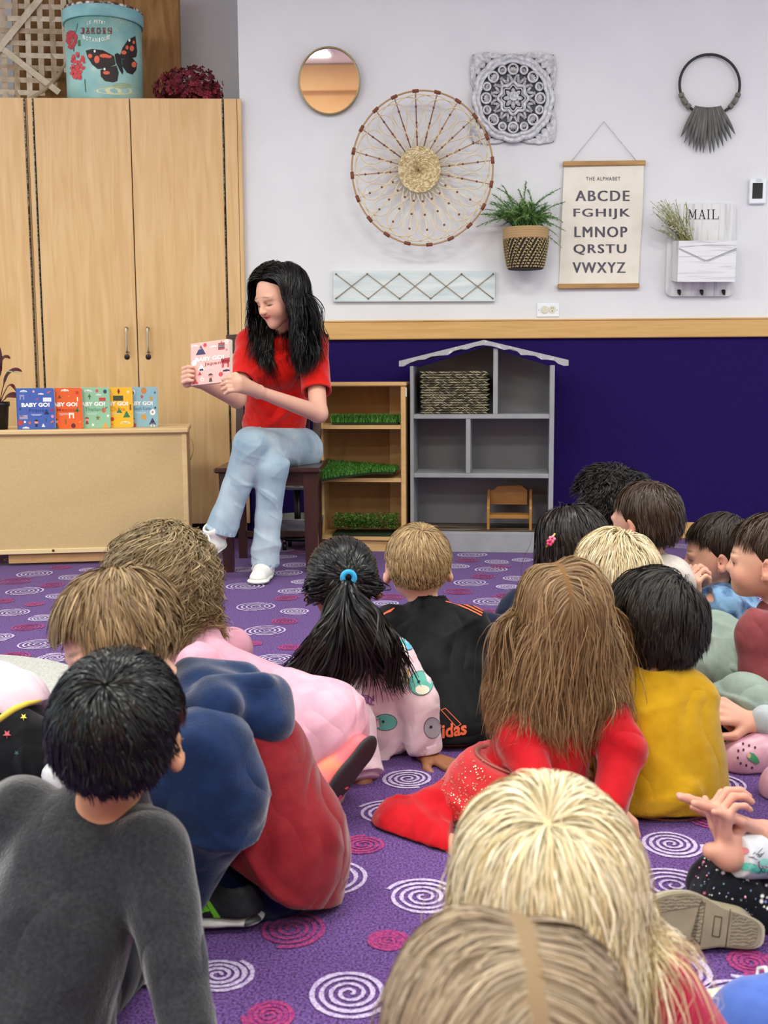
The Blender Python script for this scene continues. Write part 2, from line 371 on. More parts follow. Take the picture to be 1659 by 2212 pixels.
for (ua, ub, lab) in ((uL + .012, uR, 'tall pale maple cupboard with two doors beside the white wall'), (uL - 1.1, uL + .010, 'tall maple cupboard cut by left edge of photo')):
    main = ub == uR
    base = CP0 + CT * (ua + ub) / 2 - CN * 0.3
    t = thing('tall_cabinet', (base[0], base[1], 0), lab, 'cabinet')
    b = MB()
    fb = ub; ub = min(ub, float(np.dot(np.array([XC - .03, YW + .3, 0]) - CP0, CT)) - .0)
    for q in ((ua, ua + .018), (ub - .018, ub)): cbox(b, q[0], q[1], 0.0, ztop - .004, .012, .60, m_cab)
    cbox(b, ua, ub, ztop - .022, ztop - .004, .022, .60, m_cab); cbox(b, ua, ub, zbot, zbot + .02, .03, .60, m_cab); cbox(b, ua + .018, ub - .018, .05, ztop - .03, .58, .597, m_cab)
    cbox(b, ua + .03, ub - .03, 0, zbot - .002, .07, .09, mat('toe_kick', '24190f', rough=.8))
    b.build('carcass', t)
    if main:
        b = MB(); cbox(b, uH2 + .002, uR - .022, zbot, ztop, 0, .02, m_cab, .002); b.build('side_panel', t)
        b = MB(); cbox(b, uR - .020, uR, zbot, ztop, 0, .02, m_cab, .002); b.build('edge_panel', t)
        b = MB(); cbox(b, uL + .014, uH1 - .006, zbot, ztop, 0, .02, m_cab, .002); b.build('filler_panel', t)
        drs = ((uH1, uM - .0025, 272), (uM + .0025, uH2 - .006, 318))
    else: drs = ((ua + .02, uL - .002, None),)
    for (d0, d1, hx) in drs:
        b = MB(); cbox(b, d0, d1, zbot, ztop, 0, .02, m_cab, .002); d = b.build('door', t)
        hu = (d0 if hx == 272 else d1) + (-.004 if hx == 272 else .003)
        if hx is None: hu = d1 + .004
        b = MB(); cbox(b, hu - .003, hu + .0015, zbot + .01, ztop - .005, -.004, .01, m_hinge); b.build('hinge', d, label='dark steel piano hinge')
        if hx:
            A_, B_ = CB(hx, 708, 0.03), CB(hx + 2, 761, 0.03); dz = np.array([0, 0, 1.])
            b = MB(); b.tube([A_ - CN * .03, A_, A_ - dz * .006] + [A_ * (1 - q) + B_ * q for q in (.25, .5, .75)] + [B_ + dz * .006, B_, B_ - CN * .03], .0055, m_steel, n=8); b.build('handle', d, label='brushed steel bar handle')
            c = CB(hx + 2.5, 771); b = MB(); b.lathe([(.0005, .004), (.011, .004), (.0135, .002), (.0135, -.001)], c, m_blk, n=20, axis=tuple(CN)); b.build('lock', d, label='round black lock')

# --- things on top of the tall cabinets
ZT = ztop - 0.004
def ontop(px, py, d): return hit(px, py, CP0 - CN * d, CN)
# weathered board
m_board = mat('old_board', '8a5f34', rough=0.7, c2='b98f5a', nscale=(14, 14, 2.2), ramp=(.3, .7), dist=1.2, bump=.3, bscale=50, bstretch=(5, 5, 1))
L_, R_ = ontop(30, 150, .54), ontop(392, 150, .54)
c = (L_ + R_) / 2; wd = np.linalg.norm(R_ - L_)
b = MB()
for k in range(3):
    cc = L_ + (R_ - L_) * (k + .5) / 3; b.box((cc[0], cc[1], ZT + .34), (wd / 3 - .003, .03, .68), m_board, R=Rz(TH) @ Rx(math.radians(-3)), bev=.004)
b.build('wooden_board', label='brown weathered wooden board leaning behind the flower tin', cat='wooden board')
# round tin
m_tin = mat('tin_teal', '82b9b6', rough=0.45, spec=.5, c2='a9cfc6', nscale=(9, 9, 9), ramp=(.35, .7), coat=.2)
m_tin2 = mat('tin_lid_teal', '86bcc0', rough=0.4, spec=.5, c2='6fa9ae', nscale=(15, 15, 15), coat=.2)
m_rust = mat('tin_worn_edge', '54382a', rough=.6, c2='e8ded0', nscale=(40, 40, 40), ramp=(.45, .6))
pc = ontop(225, 120, .19); rl = np.linalg.norm(ontop(311, 60, .19) - ontop(138, 60, .19)) / 2; rb = rl * .945
zl0 = ontop(225, 33, .19 - rl)[2]; zl1 = zl0 + .068
t = thing('storage_tin', (pc[0], pc[1], ZT), 'round teal flower tin with butterfly on tall cabinet', 'tin')
b = MB(); b.lathe([(rb * .97, ZT), (rb, ZT + .006), (rb, zl0 + .02)], (pc[0], pc[1], 0), m_tin, n=64); 
zf = lambda py: ontop(225, py, .19 - rb)[2]
def tinmap(off):
    def f(px, py):
        d = ray(px, py); dx, dy = d[0], d[1]; ex, ey = CAM[0] - pc[0], CAM[1] - pc[1]; r = rb + off
        A_ = dx * dx + dy * dy; B_ = 2 * (dx * ex + dy * ey); C_ = ex * ex + ey * ey - r * r; D_ = max(B_ * B_ - 4 * A_ * C_, 0)
        return CAM + d * ((-B_ - math.sqrt(D_)) / (2 * A_))
    return f
tm = tinmap(.0012); tm2 = tinmap(.0018)
mk = lambda n, c: mat('print_' + n, c, rough=.5)
K_dark, K_or, K_red, K_red2, K_wh, K_gr, K_cream = mk('dark', '2a1f1c'), mk('orange', 'e8694c'), mk('rose', 'b8323c'), mk('carnation', 'd4434a'), mk('white', 'f2f0ea'), mk('leaf', '4c6b47'), mk('cream', 'd9dcae')
S5 = lambda pts: [(x / 5.027, y / 5.026) for x, y in pts]
b.poly(S5([(930, 550), (1000, 530), (1120, 545), (1240, 610), (1255, 700), (1150, 745), (1060, 750), (1000, 700), (950, 620)])[::-1], tm, K_dark, lv=2)
b.poly(S5([(1090, 760), (1180, 730), (1265, 710), (1290, 790), (1275, 880), (1230, 895), (1140, 880), (1095, 830)])[::-1], tm, K_dark, lv=2)
b.poly(S5([(1300, 610), (1330, 520), (1390, 430), (1470, 390), (1478, 450), (1490, 560), (1480, 620), (1380, 640), (1320, 640)])[::-1], tm, K_dark, lv=2)
b.poly(S5([(1320, 645), (1440, 630), (1490, 690), (1480, 760), (1440, 810), (1380, 790), (1330, 720)])[::-1], tm, K_dark, lv=2)
b.poly(S5([(1245, 590), (1275, 575), (1315, 600), (1320, 680), (1340, 780), (1330, 810), (1300, 760), (1260, 680)])[::-1], tm2, mk('body', '181412'), lv=2)
for (x, y, rx, ry) in ((978, 608, 24, 24), (1052, 645, 30, 42), (1130, 605, 50, 22), (1180, 615, 35, 16), (1155, 790, 38, 20), (1380, 515, 16, 24), (1432, 525, 24, 32), (1345, 570, 30, 22), (1452, 460, 14, 20), (1455, 700, 26, 32)): b.poly(circ(x / 5.027, y / 5.026, rx / 5.03, 12, ry / 5.03), tm2, K_or)
for (x, y) in ((1028, 556), (1405, 437), (1135, 750)): b.poly(circ(x / 5.027, y / 5.026, 2.4, 8, 3.2), tm2, K_wh)
rg = random.Random(3)
for (x0, y0, sx, sy, n, ms) in ((770, 430, 55, 90, 26, K_red), (775, 380, 40, 50, 10, mk('rose2', '94303a')), (840, 720, 78, 150, 40, K_red2), (830, 700, 60, 120, 16, K_red)):
    for i in range(n):
        a = rg.uniform(0, 6.28); q = math.sqrt(rg.random()); b.poly([(x / 5.027, y / 5.026) for x, y in circ(max(x0 + q * sx * math.cos(a), 735), y0 + q * sy * math.sin(a), rg.uniform(12, 26), 7, a0=a)], tinmap(.0012 + .00008 * i), ms)
for (pts, m_) in (([(795, 560), (800, 330), (810, 330), (806, 560)], K_gr), ([(815, 350), (840, 250), (848, 255), (824, 352)], K_gr), ([(840, 440), (870, 430), (875, 500), (845, 500)], K_gr), ([(915, 860), (925, 1000), (935, 1000), (925, 860)], K_gr)): b.poly(S5(pts)[::-1], tm, m_)
b.poly(S5(circ(1300, 985, 260, 20, 45)), tm, K_cream, lv=2); b.poly(S5(circ(1330, 930, 110, 16, 30)), tm, mk('moss', '9db394'), lv=2)
for (x, y) in ((1215, 190), (1250, 165), (1285, 195), (1325, 230), (1345, 185), (1400, 190), (1410, 260), (1260, 330), (1180, 370), (1160, 320)):
    for j in range(6):
        a = j * PI / 3; b.poly([(x / 5.027 + 1.2 * math.cos(a), y / 5.026 + 1.2 * math.sin(a)), (x / 5.027 + 5 * math.cos(a + .3), y / 5.026 + 5 * math.sin(a + .3)), (x / 5.027 + 5.2 * math.cos(a + .05), y / 5.026 + 5.2 * math.sin(a + .05))], tm2, mk('lace', 'd8dcb8'))
def arc_text(mb, s_, x0, x1, yb, bow, h, m_, bold):
    n = len(s_)
    for i, ch in enumerate(s_):
        if ch == ' ': continue
        q = (i + .5) / n; w_ = (x1 - x0) / n * (.45 if ch in 'IL1' else .78); xc = x0 + (x1 - x0) * q; yy = yb + bow * (4 * q * (1 - q)); sl = bow * 4 * (1 - 2 * q) / (x1 - x0)
        V, F = text2d(ch, bold); mb.flat([(xc + (a - .5) * w_, yy - c_ * h + sl * (a - .5) * w_) for a, c_ in V], F, tm2, m_)
arc_text(b, 'LE PETIT', 187, 228, 54, -4, 7, K_wh, .01)
arc_text(b, 'JARDIN', 172, 243, 72.5, 0, 12, mk('wine', '6d3a3c'), .03)
for i in range(6):
    x = 172 + 71 * (i + .5) / 6
    for yy in (72.5, 60.5): b.poly([(x - 4, yy + .6), (x + 4, yy + .6), (x + 4, yy - .8), (x - 4, yy - .8)], tm2, mk('wine', '6d3a3c'))
arc_text(b, 'BOTANIQUE', 178, 238, 83, 8, 9, K_wh, .02)
b.build('tin_body', t)
b = MB(); rl_ = rl; b.lathe([(rb * .99, zl0 + .004), (rl_ * .985, zl0), (rl_, zl0 + .004), (rl_, zl1 - .01)], (pc[0], pc[1], 0), m_tin2, n=64, caps=False)
b.lathe([(rl_ * 1.004, zl1 - .012), (rl_ * 1.008, zl1 - .004), (rl_ * .99, zl1), (rl_ * .93, zl1 - .006), (.001, zl1 - .006)], (pc[0], pc[1], 0), m_rust, n=64, caps=False); b.build('lid', t)
# woven round tray
m_st = [mat('bamboo_strip_%d' % i, c1, rough=.6, c2=c2, nscale=(25, 25, 25), ramp=(.3, .7)) for i, (c1, c2) in enumerate((('b09c84', 'c9b9a2'), ('9b8469', 'b9a58b'), ('c2b399', 'd8ccb8')))]
b = MB(); off = .42
def tw(px, py, d=0.0): return ontop(px, py, off + d)
cx0, cy0, RR = -10, 60, 172
def strip(x0, y0, x1, y1, wpx, phase, m_, amp=.004, d0=0.0):
    n = 26; V = []; dx, dy = x1 - x0, y1 - y0; l = math.hypot(dx, dy); nx, ny = -dy / l * wpx / 2, dx / l * wpx / 2
    for i in range(n + 1):
        q = i / n; x, y = x0 + dx * q, y0 + dy * q; rr = math.hypot(x - cx0, y - cy0) / RR
        d = d0 - .05 * (rr ** 4) + amp * math.sin(phase + PI * q * l / 27.5)
        V.append(tw(x + nx, y + ny, d)); V.append(tw(x - nx, y - ny, d)); V.append(tw(x + nx, y + ny, d + .0015)); V.append(tw(x - nx, y - ny, d + .0015))
    F = []
    for i in range(n): k = 4 * i; F += [(k, k + 1, k + 5, k + 4), (k + 2, k + 6, k + 7, k + 3), (k, k + 4, k + 6, k + 2), (k + 1, k + 3, k + 7, k + 5)]
    b.add(V, F, m_)
for i in range(-6, 7):
    o = i * 26.5 + 4; hh = math.sqrt(max(RR * RR - (o + 6) ** 2, 0))
    if hh < 30: continue
    strip(cx0 + o + 8, cy0 - hh, cx0 + o + 18, cy0 + hh, 12, i * PI, m_st[(i * 7) % 3])
    strip(cx0 - hh, cy0 + o - 3, cx0 + hh, cy0 + o + 5, 11, i * PI + PI / 2, m_st[(i * 5 + 1) % 3])
strip(-60, 175, 120, -45, 15, 0, m_st[2], 0, -.012); strip(-60, 55, 128, 200, 13, 0, m_st[2], 0, -.010)
b.tube([tw(cx0 + RR * math.cos(a), cy0 + RR * math.sin(a), -.05) for a in np.linspace(0, 2 * PI, 49)[:-1]], .012, m_st[1], n=6, closed=True)
b.build('woven_tray', label='large round woven bamboo tray leaning at left on tall cabinet', cat='woven tray')
# dark red flower head
m_flw = [mat('petal_%d' % i, c1, rough=.7, c2=c2, nscale=(60, 60, 60)) for i, (c1, c2) in enumerate((('5c0d1e', '741326'), ('3a0712', '550c1b'), ('7a1a2c', '8e2236')))]
b = MB(); c0 = ontop(407, 176, .12)
rg = random.Random(5)
c0[2] = ZT + .055
for i in range(520):
    a = rg.uniform(0, 2 * PI); t_ = math.acos(rg.uniform(-.55, 1)); d = np.array([math.sin(t_) * math.cos(a), math.sin(t_) * math.sin(a), math.cos(t_)])
    lump = 1 + .12 * math.sin(5 * a) * math.sin(4 * t_); p = c0 + d * np.array([.165, .12, .118]) * lump * rg.uniform(.86, 1.03)
    if p[2] < ZT + .008: continue
    if p[2] - ZT > .10 and abs(p[0] - c0[0]) > .12: continue
    u, v_, w_ = basis(d + .5 * RNG.normal(size=3) * .6); m_ = m_flw[rg.choice((0, 0, 1, 2))]
    for j in range(4):
        aa = j * PI / 2 + a; e = u * math.cos(aa) + v_ * math.sin(aa); s2 = np.cross(w_, e); r = rg.uniform(.012, .018)
        b.add([p, p + e * r * .6 + s2 * r * .45 + w_ * .003, p + e * r * 1.05 + w_ * .007, p + e * r * .6 - s2 * r * .45 + w_ * .003], [(0, 1, 2, 3)], m_, True)
b.ell(c0, (.14, .10, .05), m_flw[1], 16, 10)
b.build('flower_head', label='deep red dried hydrangea bloom on top of tall cabinet', cat='flowers')

# ================================================================ WALL DECOR
# mirror: hung from its top so it leans a little out
mc = WP(711.5, 175.5, .025); rx = np.linalg.norm(WP(778, 175) - WP(645, 175)) / 2; rz = np.linalg.norm(WP(711, 103) - WP(711, 248)) / 2
m_gold = mat('brass_frame', '9a8b66', rough=.35, metal=.7)
m_mir = mat('mirror_glass', 'ffffff', rough=.02, metal=1.0)
Rm = Rx(math.radians(5.0))
t = thing('wall_mirror', mc, 'round brass framed mirror on white wall', 'mirror')
P_ = lambda a, r, y: mc + Rm @ np.array([r * rx * math.cos(a), y, r * rz * math.sin(a)])
b = MB(); n = 64; prof = [(1.0, .012), (1.0, -.012), (.985, -.015), (.95, -.015), (.94, -.006), (.94, .012)]
V = [P_(2 * PI * j / n, r, y) for r, y in prof for j in range(n)]; F = [(i * n + j, i * n + (j + 1) % n, (i + 1) * n + (j + 1) % n, (i + 1) * n + j) for i in range(5) for j in range(n)]
b.add(V, F, m_gold, True); b.build('mirror_frame', t)
b = MB(); b.add([P_(2 * PI * j / n, .945, -.005) for j in range(n)], [list(range(n))], m_mir); b.build('mirror_glass', t)

# rattan wheel
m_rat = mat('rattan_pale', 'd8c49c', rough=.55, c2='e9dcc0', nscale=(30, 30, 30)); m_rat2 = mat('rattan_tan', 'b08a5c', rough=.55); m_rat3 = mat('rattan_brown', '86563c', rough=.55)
m_bind = mat('leather_binding', '7c452c', rough=.6)
gx, gy, gR, gV = 912.5, 362.5, 152.5, 167.0
hubx, huby = 903, 367
def wh(r, a, d=.05):   # r 0..1 from hub to rim
    ex, ey = gx + gR * math.cos(a), gy - gV * math.sin(a)
    return WP(hubx + (ex - hubx) * r, huby + (ey - huby) * r, d)
bowl = lambda r: .02 + .11 * r ** 1.0
t = thing('rattan_wheel', wh(0, 0, 0), 'large round openwork rattan wheel hung on the wall', 'wall decoration')
b = MB(); b.tube([wh(1, a, .13) for a in np.linspace(0, 2 * PI, 73)[:-1]], .0042, m_rat2, n=8, closed=True); b.tube([wh(1.0, a, .122) for a in np.linspace(0, 2 * PI, 73)[:-1]], .003, m_rat, n=6, closed=True); b.build('rim', t)
NS = 20; b = MB()
for k in range(NS):
    a = 2 * PI * (k + .25) / NS + .02; up = math.sin(a)
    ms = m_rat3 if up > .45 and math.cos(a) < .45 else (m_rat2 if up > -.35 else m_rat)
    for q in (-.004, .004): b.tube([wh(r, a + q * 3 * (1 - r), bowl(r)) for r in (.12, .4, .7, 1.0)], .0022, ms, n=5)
b.build('spokes', t)
b = MB()
for k in range(NS):
    a = 2 * PI * (k + .25) / NS + .02; da = 2 * PI / NS
    for sg in (-1, 1):
        pts = []
        for q in np.linspace(0, 1, 25):     # a loop that leaves the hub, crosses two neighbours and closes near the rim
            r = .22 + .735 * math.sin(q * PI / 2) ** .9; aa = a + sg * da * (1.55 * math.sin(PI * q) * (1 - .15 * q))
            pts.append(wh(r, aa, bowl(r) + .003 * sg))
        b.tube(pts, .0027, m_rat, n=5, caps=False)
b.build('loops', t)
for k in range(NS):
    a = 2 * PI * (k + .25) / NS + .02
    p0, p1 = wh(1, a - .045, .128), wh(1, a + .045, .128); b = MB(); b.tube([p0, p1], .0085, m_bind, n=8); b.build('rim_binding', t)
    for r in (.42, .60, .80): p = wh(r, a, bowl(r) + .002); b = MB(); b.ell(p, (.0058, .0058, .0058), m_bind, 6, 4); b.build('knot', t)
b = MB(); V = []; F = []; nr, na = 18, 80
for i in range(nr + 1):
    for j in range(na):
        r = .30 * i / nr; a = 2 * PI * j / na; V.append(wh(r, a, .024 + .02 * (1 - (i / nr) ** 2) + .0022 * (1 if (j // 2 + i) % 2 else -1) + (.05 * i / nr)))
for i in range(nr):
    for j in range(na): F.append((i * na + j, i * na + (j + 1) % na, (i + 1) * na + (j + 1) % na, (i + 1) * na + j))
b.add(V, F, mat('seagrass', 'b89f6e', rough=.8, c2='e8dab4', nscale=(90, 90, 90), ramp=(.4, .62)), False); b.build('woven_centre', t)

# carved panel
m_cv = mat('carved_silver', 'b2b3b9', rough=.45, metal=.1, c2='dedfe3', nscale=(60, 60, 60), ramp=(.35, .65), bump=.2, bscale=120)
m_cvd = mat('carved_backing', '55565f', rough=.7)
X0, X1, Y0, Y1 = 1021, 1196, 118, 306.5; mx, my = (X0 + X1) / 2, (Y0 + Y1) / 2; hx_, hy_ = (X1 - X0) / 2, (Y1 - Y0) / 2
def cvm(d): return lambda x, y: WP(mx + x * hx_, my - y * hy_, d)
b = MB()
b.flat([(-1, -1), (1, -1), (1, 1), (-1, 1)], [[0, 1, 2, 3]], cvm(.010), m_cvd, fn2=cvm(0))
def leaf(x, y, a, L, W, d0, dh, ms=m_cv, nv=3):
    """a raised leaf with a middle ridge and scalloped edge"""
    ca, sa = math.cos(a), math.sin(a); n = 9; V = []; F = []
    for i in range(n + 1):
        t_ = i / n; w_ = W * (math.sin(PI * min(t_ * .97 + .03, 1)) ** .7) * (1 + .16 * math.sin(t_ * PI * 2 * nv)); l = L * t_
        for q, hh in ((-1, 0), (-.55, .75), (-.4, .45), (0, 1), (.4, .45), (.55, .75), (1, 0)):
            X, Y = x + ca * l - sa * w_ * q, y + sa * l + ca * w_ * q; V.append(cvm(d0 + dh * hh * math.sin(PI * (.12 + .8 * t_)))(X, Y))
    for i in range(n):
        for j in range(6): k = i * 7 + j; F.append((k, k + 7, k + 8, k + 1))
    b.add(V, F, ms, True)
for sx in (-1, 1):
    for sy in (-1, 1):
        cx_, cy_ = sx * .98, sy * .98; a0 = math.atan2(-sy, -sx)
        for da, L_, W_ in ((0, .42, .1), (.5, .5, .085), (-.5, .5, .085), (.78, .8, .075), (-.78, .8, .075)):
            leaf(cx_, cy_, a0 + da, L_, W_, .012, .012)
        for q in (.3, .55, .8):
            leaf(sx * (1 - q * .05), sy * (1 - q), a0 + sy * sx * .6, .2, .06, .013, .012); leaf(sx * (1 - q), sy * (1 - q * .05), a0 - sy * sx * .6, .2, .06, .013, .012)
n = 192
def scal(a, r): return r * (1 + .045 * abs(math.cos(6 * a + PI / 2 * 0)) ** .7 - .02)
rings = [(1.0, .012), (1.0, .030), (.95, .038), (.90, .036), (.885, .030), (.87, .040), (.84, .043), (.80, .040), (.79, .028)]
V = []; F = []
for r, d in rings:
    for j in range(n): a = 2 * PI * j / n; rr = scal(a, r); V.append(cvm(d)(rr * math.cos(a), rr * math.sin(a)))
for i in range(len(rings) - 1):
    for j in range(n): j2 = (j + 1) % n; F.append((i * n + j, i * n + j2, (i + 1) * n + j2, (i + 1) * n + j))
b.add(V, F, m_cv, True)
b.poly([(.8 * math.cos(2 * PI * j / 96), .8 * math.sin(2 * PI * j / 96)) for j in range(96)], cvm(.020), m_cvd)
def ring2(x, y, r, w_, d, pet=0, a0=0, sq=0):
    m_ = 28; pts = []
    for j in range(m_):
        a = 2 * PI * j / m_; pts.append(cvm(d)(x + r * math.cos(a), y + r * math.sin(a)))
    b.tube(pts, w_, m_cv, n=6, closed=True)
for k in range(16):
    a = 2 * PI * k / 16 + PI / 2; big = k % 2 == 0
    r0 = .67 if big else .70; rr = .115 if big else .085
    if k % 4 == 2: r0 = .69
    x, y = r0 * math.cos(a), r0 * math.sin(a); ring2(x, y, rr, .0055, .034)
    for da in (-.75, -.38, 0, .38, .75): leaf(x - .8 * rr * math.cos(a), y - .8 * rr * math.sin(a), a + da, rr * 1.55, rr * .26, .024, .014, nv=2)
    for sg in (-1, 1): leaf(.34 * math.cos(a), .34 * math.sin(a), a + sg * .42, .22, .035, .024, .014); leaf(.50 * math.cos(a + sg * .1), .50 * math.sin(a + sg * .1), a + sg * 1.2, .12, .03, .024, .014)
for (R0, npt, amp, w_, d) in ((.34, 8, .10, .0075, .040), (.27, 8, .12, .004, .034)):
    pts = [cvm(d)((R0 * (1 + amp * math.cos(npt * a))) * math.cos(a), (R0 * (1 + amp * math.cos(npt * a))) * math.sin(a)) for a in np.linspace(0, 2 * PI, 97)[:-1]]
    b.tube(pts, w_, m_cv, n=6, closed=True)
for k in range(8): a = 2 * PI * k / 8; leaf(.05 * math.cos(a), .05 * math.sin(a), a, .20, .055, .03, .018); leaf(.2 * math.cos(a + PI / 8), .2 * math.sin(a + PI / 8), a + PI / 8, .2, .04, .024, .014)
b.lathe([(.022, .030), (.022, .044), (.015, .047), (.013, .040), (.008, .048), (.0005, .05)], WP(mx, my, 0), m_cv, n=24, axis=(0, -1, 0))
b.build('carved_panel', label='square grey carved wooden panel with flower pattern on wall', cat='wall decoration')

# black ring hanging with spikes
m_ring = mat('black_cord', '2b2b2b', rough=.6); m_spk = mat('grey_wood_spike', '5b5b58', rough=.75, c2='757570', nscale=(50, 50, 12)); m_bead = mat('grey_bead', '63645c', rough=.7, c2='807f74', nscale=(60, 60, 60))
t = thing('spike_necklace', WP(1533, 182), 'black hoop wall hanging with fan of grey wooden spikes', 'wall decoration')
b = MB(); rgn = lambda a, d=.02: WP(1533 + 65 * math.cos(a), 183 - 65.5 * math.sin(a), d)
b.tube([rgn(a) for a in np.linspace(0, 2 * PI, 65)[:-1]], .0065, m_ring, n=8, closed=True); b.build('hoop', t)
for (a0, a1) in ((-.28, -.42), (-.44, -.70), (-.72, -.86), (PI + .28, PI + .42), (PI + .44, PI + .70), (PI + .72, PI + .86)):
    b = MB(); aa = np.linspace(a0, a1, 5); b.tube([rgn(x, .021) for x in aa], [.0115, .0135, .0135, .0135, .0115], m_bead, n=10); b.build('bead', t)
tips = [(1471, 296), (1478, 310), (1487, 317), (1497, 322), (1503, 329), (1512, 328), (1519, 331), (1534, 332), (1542, 329), (1552, 320), (1562, 316), (1570, 305), (1580, 301), (1588, 290)]
for i, (x, y) in enumerate(tips):
    x0 = 1504 + (1555 - 1504) * i / 13; y0 = 229 + 3.0 * math.sin(PI * i / 13); b = MB(); A_, B_ = WP(x0, y0, .03 + .004 * (i % 2)), WP(x, y, .022 + .004 * (i % 2))
    b.tube([A_ * (1 - q) + B_ * q for q in (0, .15, .4, .65, .85, 1)], [.0055, .0075, .0098, .0088, .0055, .001], m_spk, n=8); b.build('spike', t)
b = MB(); b.ell(WP(1532, 122, .008), (.004, .008, .004), m_steel, 8, 6); b.build('nail', t)

# thermostat
m_wp = mat('white_plastic', 'e9edf2', rough=.35)
def wbox(mb, x0, y0, x1, y1, d0, d1, m, bev=0.0):
    A_, B_ = WP(x0, y0, (d0 + d1) / 2), WP(x1, y1, (d0 + d1) / 2); mb.box((A_ + B_) / 2, (abs(B_[0] - A_[0]), d1 - d0, abs(A_[2] - B_[2])), m, bev=bev)
t = thing('thermostat', WP(1636, 413), 'white wall thermostat with black screen above mail holder', 'thermostat')
b = MB(); wbox(b, 1619, 387, 1653, 440.5, 0, .022, m_wp, .004); wbox(b, 1634, 386, 1646, 392, .02, .025, mat('grey_logo_plate', 'd2d6da'), .001); b.build('body', t)
b = MB(); wbox(b, 1626, 395, 1647, 429, .0215, .0235, mat('black_glass', '0d0f0e', rough=.12, spec=.6), .001); b.build('screen', t)
# outlet
t = thing('wall_outlet', WP(1184, 669), 'white double wall outlet with one round plug cover', 'outlet')
b = MB(); wbox(b, 1160, 655, 1208, 684.5, 0, .006, m_wp, .002); b.build('cover_plate', t)
m_iv = mat('ivory_plastic', 'd8d3bd', rough=.4)
for x, cov in ((1177, 1), (1193, 0)):
    b = MB(); b.poly(circ(x, 668.5, 7.5, 24, 8), lambda a, c_: WP(a, c_, .0085 if not cov else .012), m_iv, fn2=lambda a, c_: WP(a, c_, .003))
    if not cov:
        for (dx, dy, r) in ((-2, -3, 1), (2, -3, 1), (0, 3.5, 1.3)): b.poly(circ(x + dx, 668.5 + dy, r * .6, 8, r * 1.5), lambda a, c_: WP(a, c_, .0088), m_blk)
    b.build('plug_cover' if cov else 'socket', t)
for x in (1163.5, 1204): b = MB(); b.poly(circ(x, 670, 1.1, 8), lambda a, c_: WP(a, c_, .0065), m_steel); b.build('screw', t)

# alphabet poster
m_can = mat('canvas_cream', 'e6e0d0', rough=.9, c2='eee9dc', nscale=(12, 12, 12), bump=.3, bscale=900); m_oak = mat('oak_bar', 'a37a48', rough=.5, c2='bb915c', nscale=(8, 40, 40)); m_ink = mat('grey_ink', '55525c', rough=.8, c2='66626e', nscale=(20, 20, 20))
t = thing('alphabet_poster', WP(1300, 485), 'cream canvas alphabet chart hanging from wooden bars', 'poster')
def po(x, y, d=0.0):     # the cloth waves a little
    q = (y - 357) / 258; return WP(x, y, .012 + .006 * math.sin(q * PI * 1.7 + x * .01) + .003 * math.sin(x * .045 + 1) * q + d)
b = MB(); nx, ny = 14, 22; V = []; F = []
for j in range(ny + 1):
    for i in range(nx + 1): q = j / ny; xl = 1218.5 + (1207.5 - 1218.5) * q; xr = 1391 + (1380 - 1391) * q + 1.2 * math.sin(q * 5); V.append(po(xl + (xr - xl) * i / nx, 355 + 261 * q))
for j in range(ny):
    for i in range(nx): k = j * (nx + 1) + i; F.append((k, k + nx + 1, k + nx + 2, k + 1))
b.add(V, F, m_can, True)
pf = lambda x, y: po(x, y, .0012)
put_text(b, 'THE ALPHABET', 1266, 390, 1340, 382, pf, m_ink, .008, 1.25)
for s_, x0, x1, yc in (('ABCDE', 1243, 1360, 423.5), ('FGHIJK', 1239, 1361, 462.5), ('LMNOP', 1241, 1355, 501.5), ('QRSTU', 1239, 1353, 539.5), ('VWXYZ', 1237, 1351, 578.5)): [put_text(b, s_, x0 + q + .6, yc + 11, x1 + q - .6, yc - 12, pf, m_ink, .0, 1.18) for q in (-.9, -.3, .3, .9)]
b.build('canvas', t)
for (x0, x1, y0, y1) in ((1216, 1394, 349, 357.5), (1205, 1380.5, 613.5, 622.5)):
    b = MB(); wbox(b, x0, y0, x1, y1, .004, .026, m_oak, .003); b.build('bar', t)
b = MB(); b.tube([WP(1233, 350, .015), WP(1304.5, 262, .006), WP(1377, 350, .015)], .0018, mat('white_string', 'c9c7c6', rough=.9), n=5); b.build('string', t)

# mail holder
m_ww = mat('whitewashed_wood', 'bcbcc0', rough=.7, c2='e2e1e2', nscale=(50, 50, 3), ramp=(.3, .55), dist=.8, bump=.2, bscale=60, bstretch=(4, 4, .4))
m_ww2 = mat('whitewashed_wood_front', 'bcbcc0', rough=.7, c2='e3e3e6', nscale=(4, 40, 60), ramp=(.28, .5), dist=.8)
m_line = mat('grey_groove', '6f6f73', rough=.8)
t = thing('mail_holder', WP(1515, 540), 'whitewashed wooden mail holder with envelope pocket and hooks', 'mail holder')
def rrect(x0, y0, x1, y1, r, n=6):
    o = []
    for (cx_, cy_, a0) in ((x1 - r, y1 - r, 0), (x0 + r, y1 - r, PI / 2), (x0 + r, y0 + r, PI), (x1 - r, y0 + r, 1.5 * PI)):
        for i in range(n + 1): a = a0 + PI / 2 * i / n; o.append((cx_ + r * math.cos(a), cy_ + r * math.sin(a)))
    return o
sk = lambda x, y: x + (540 - y) * .028 + 0    # it hangs slightly askew
b = MB(); b.poly(rrect(1440, 440, 1588, 640, 14), lambda x, y: WP(sk(x, y), y, .022), m_ww, fn2=lambda x, y: WP(sk(x, y), y, .002))
q_ = lambda d: (lambda x, y: WP(x, y, d)); wd_ = .9
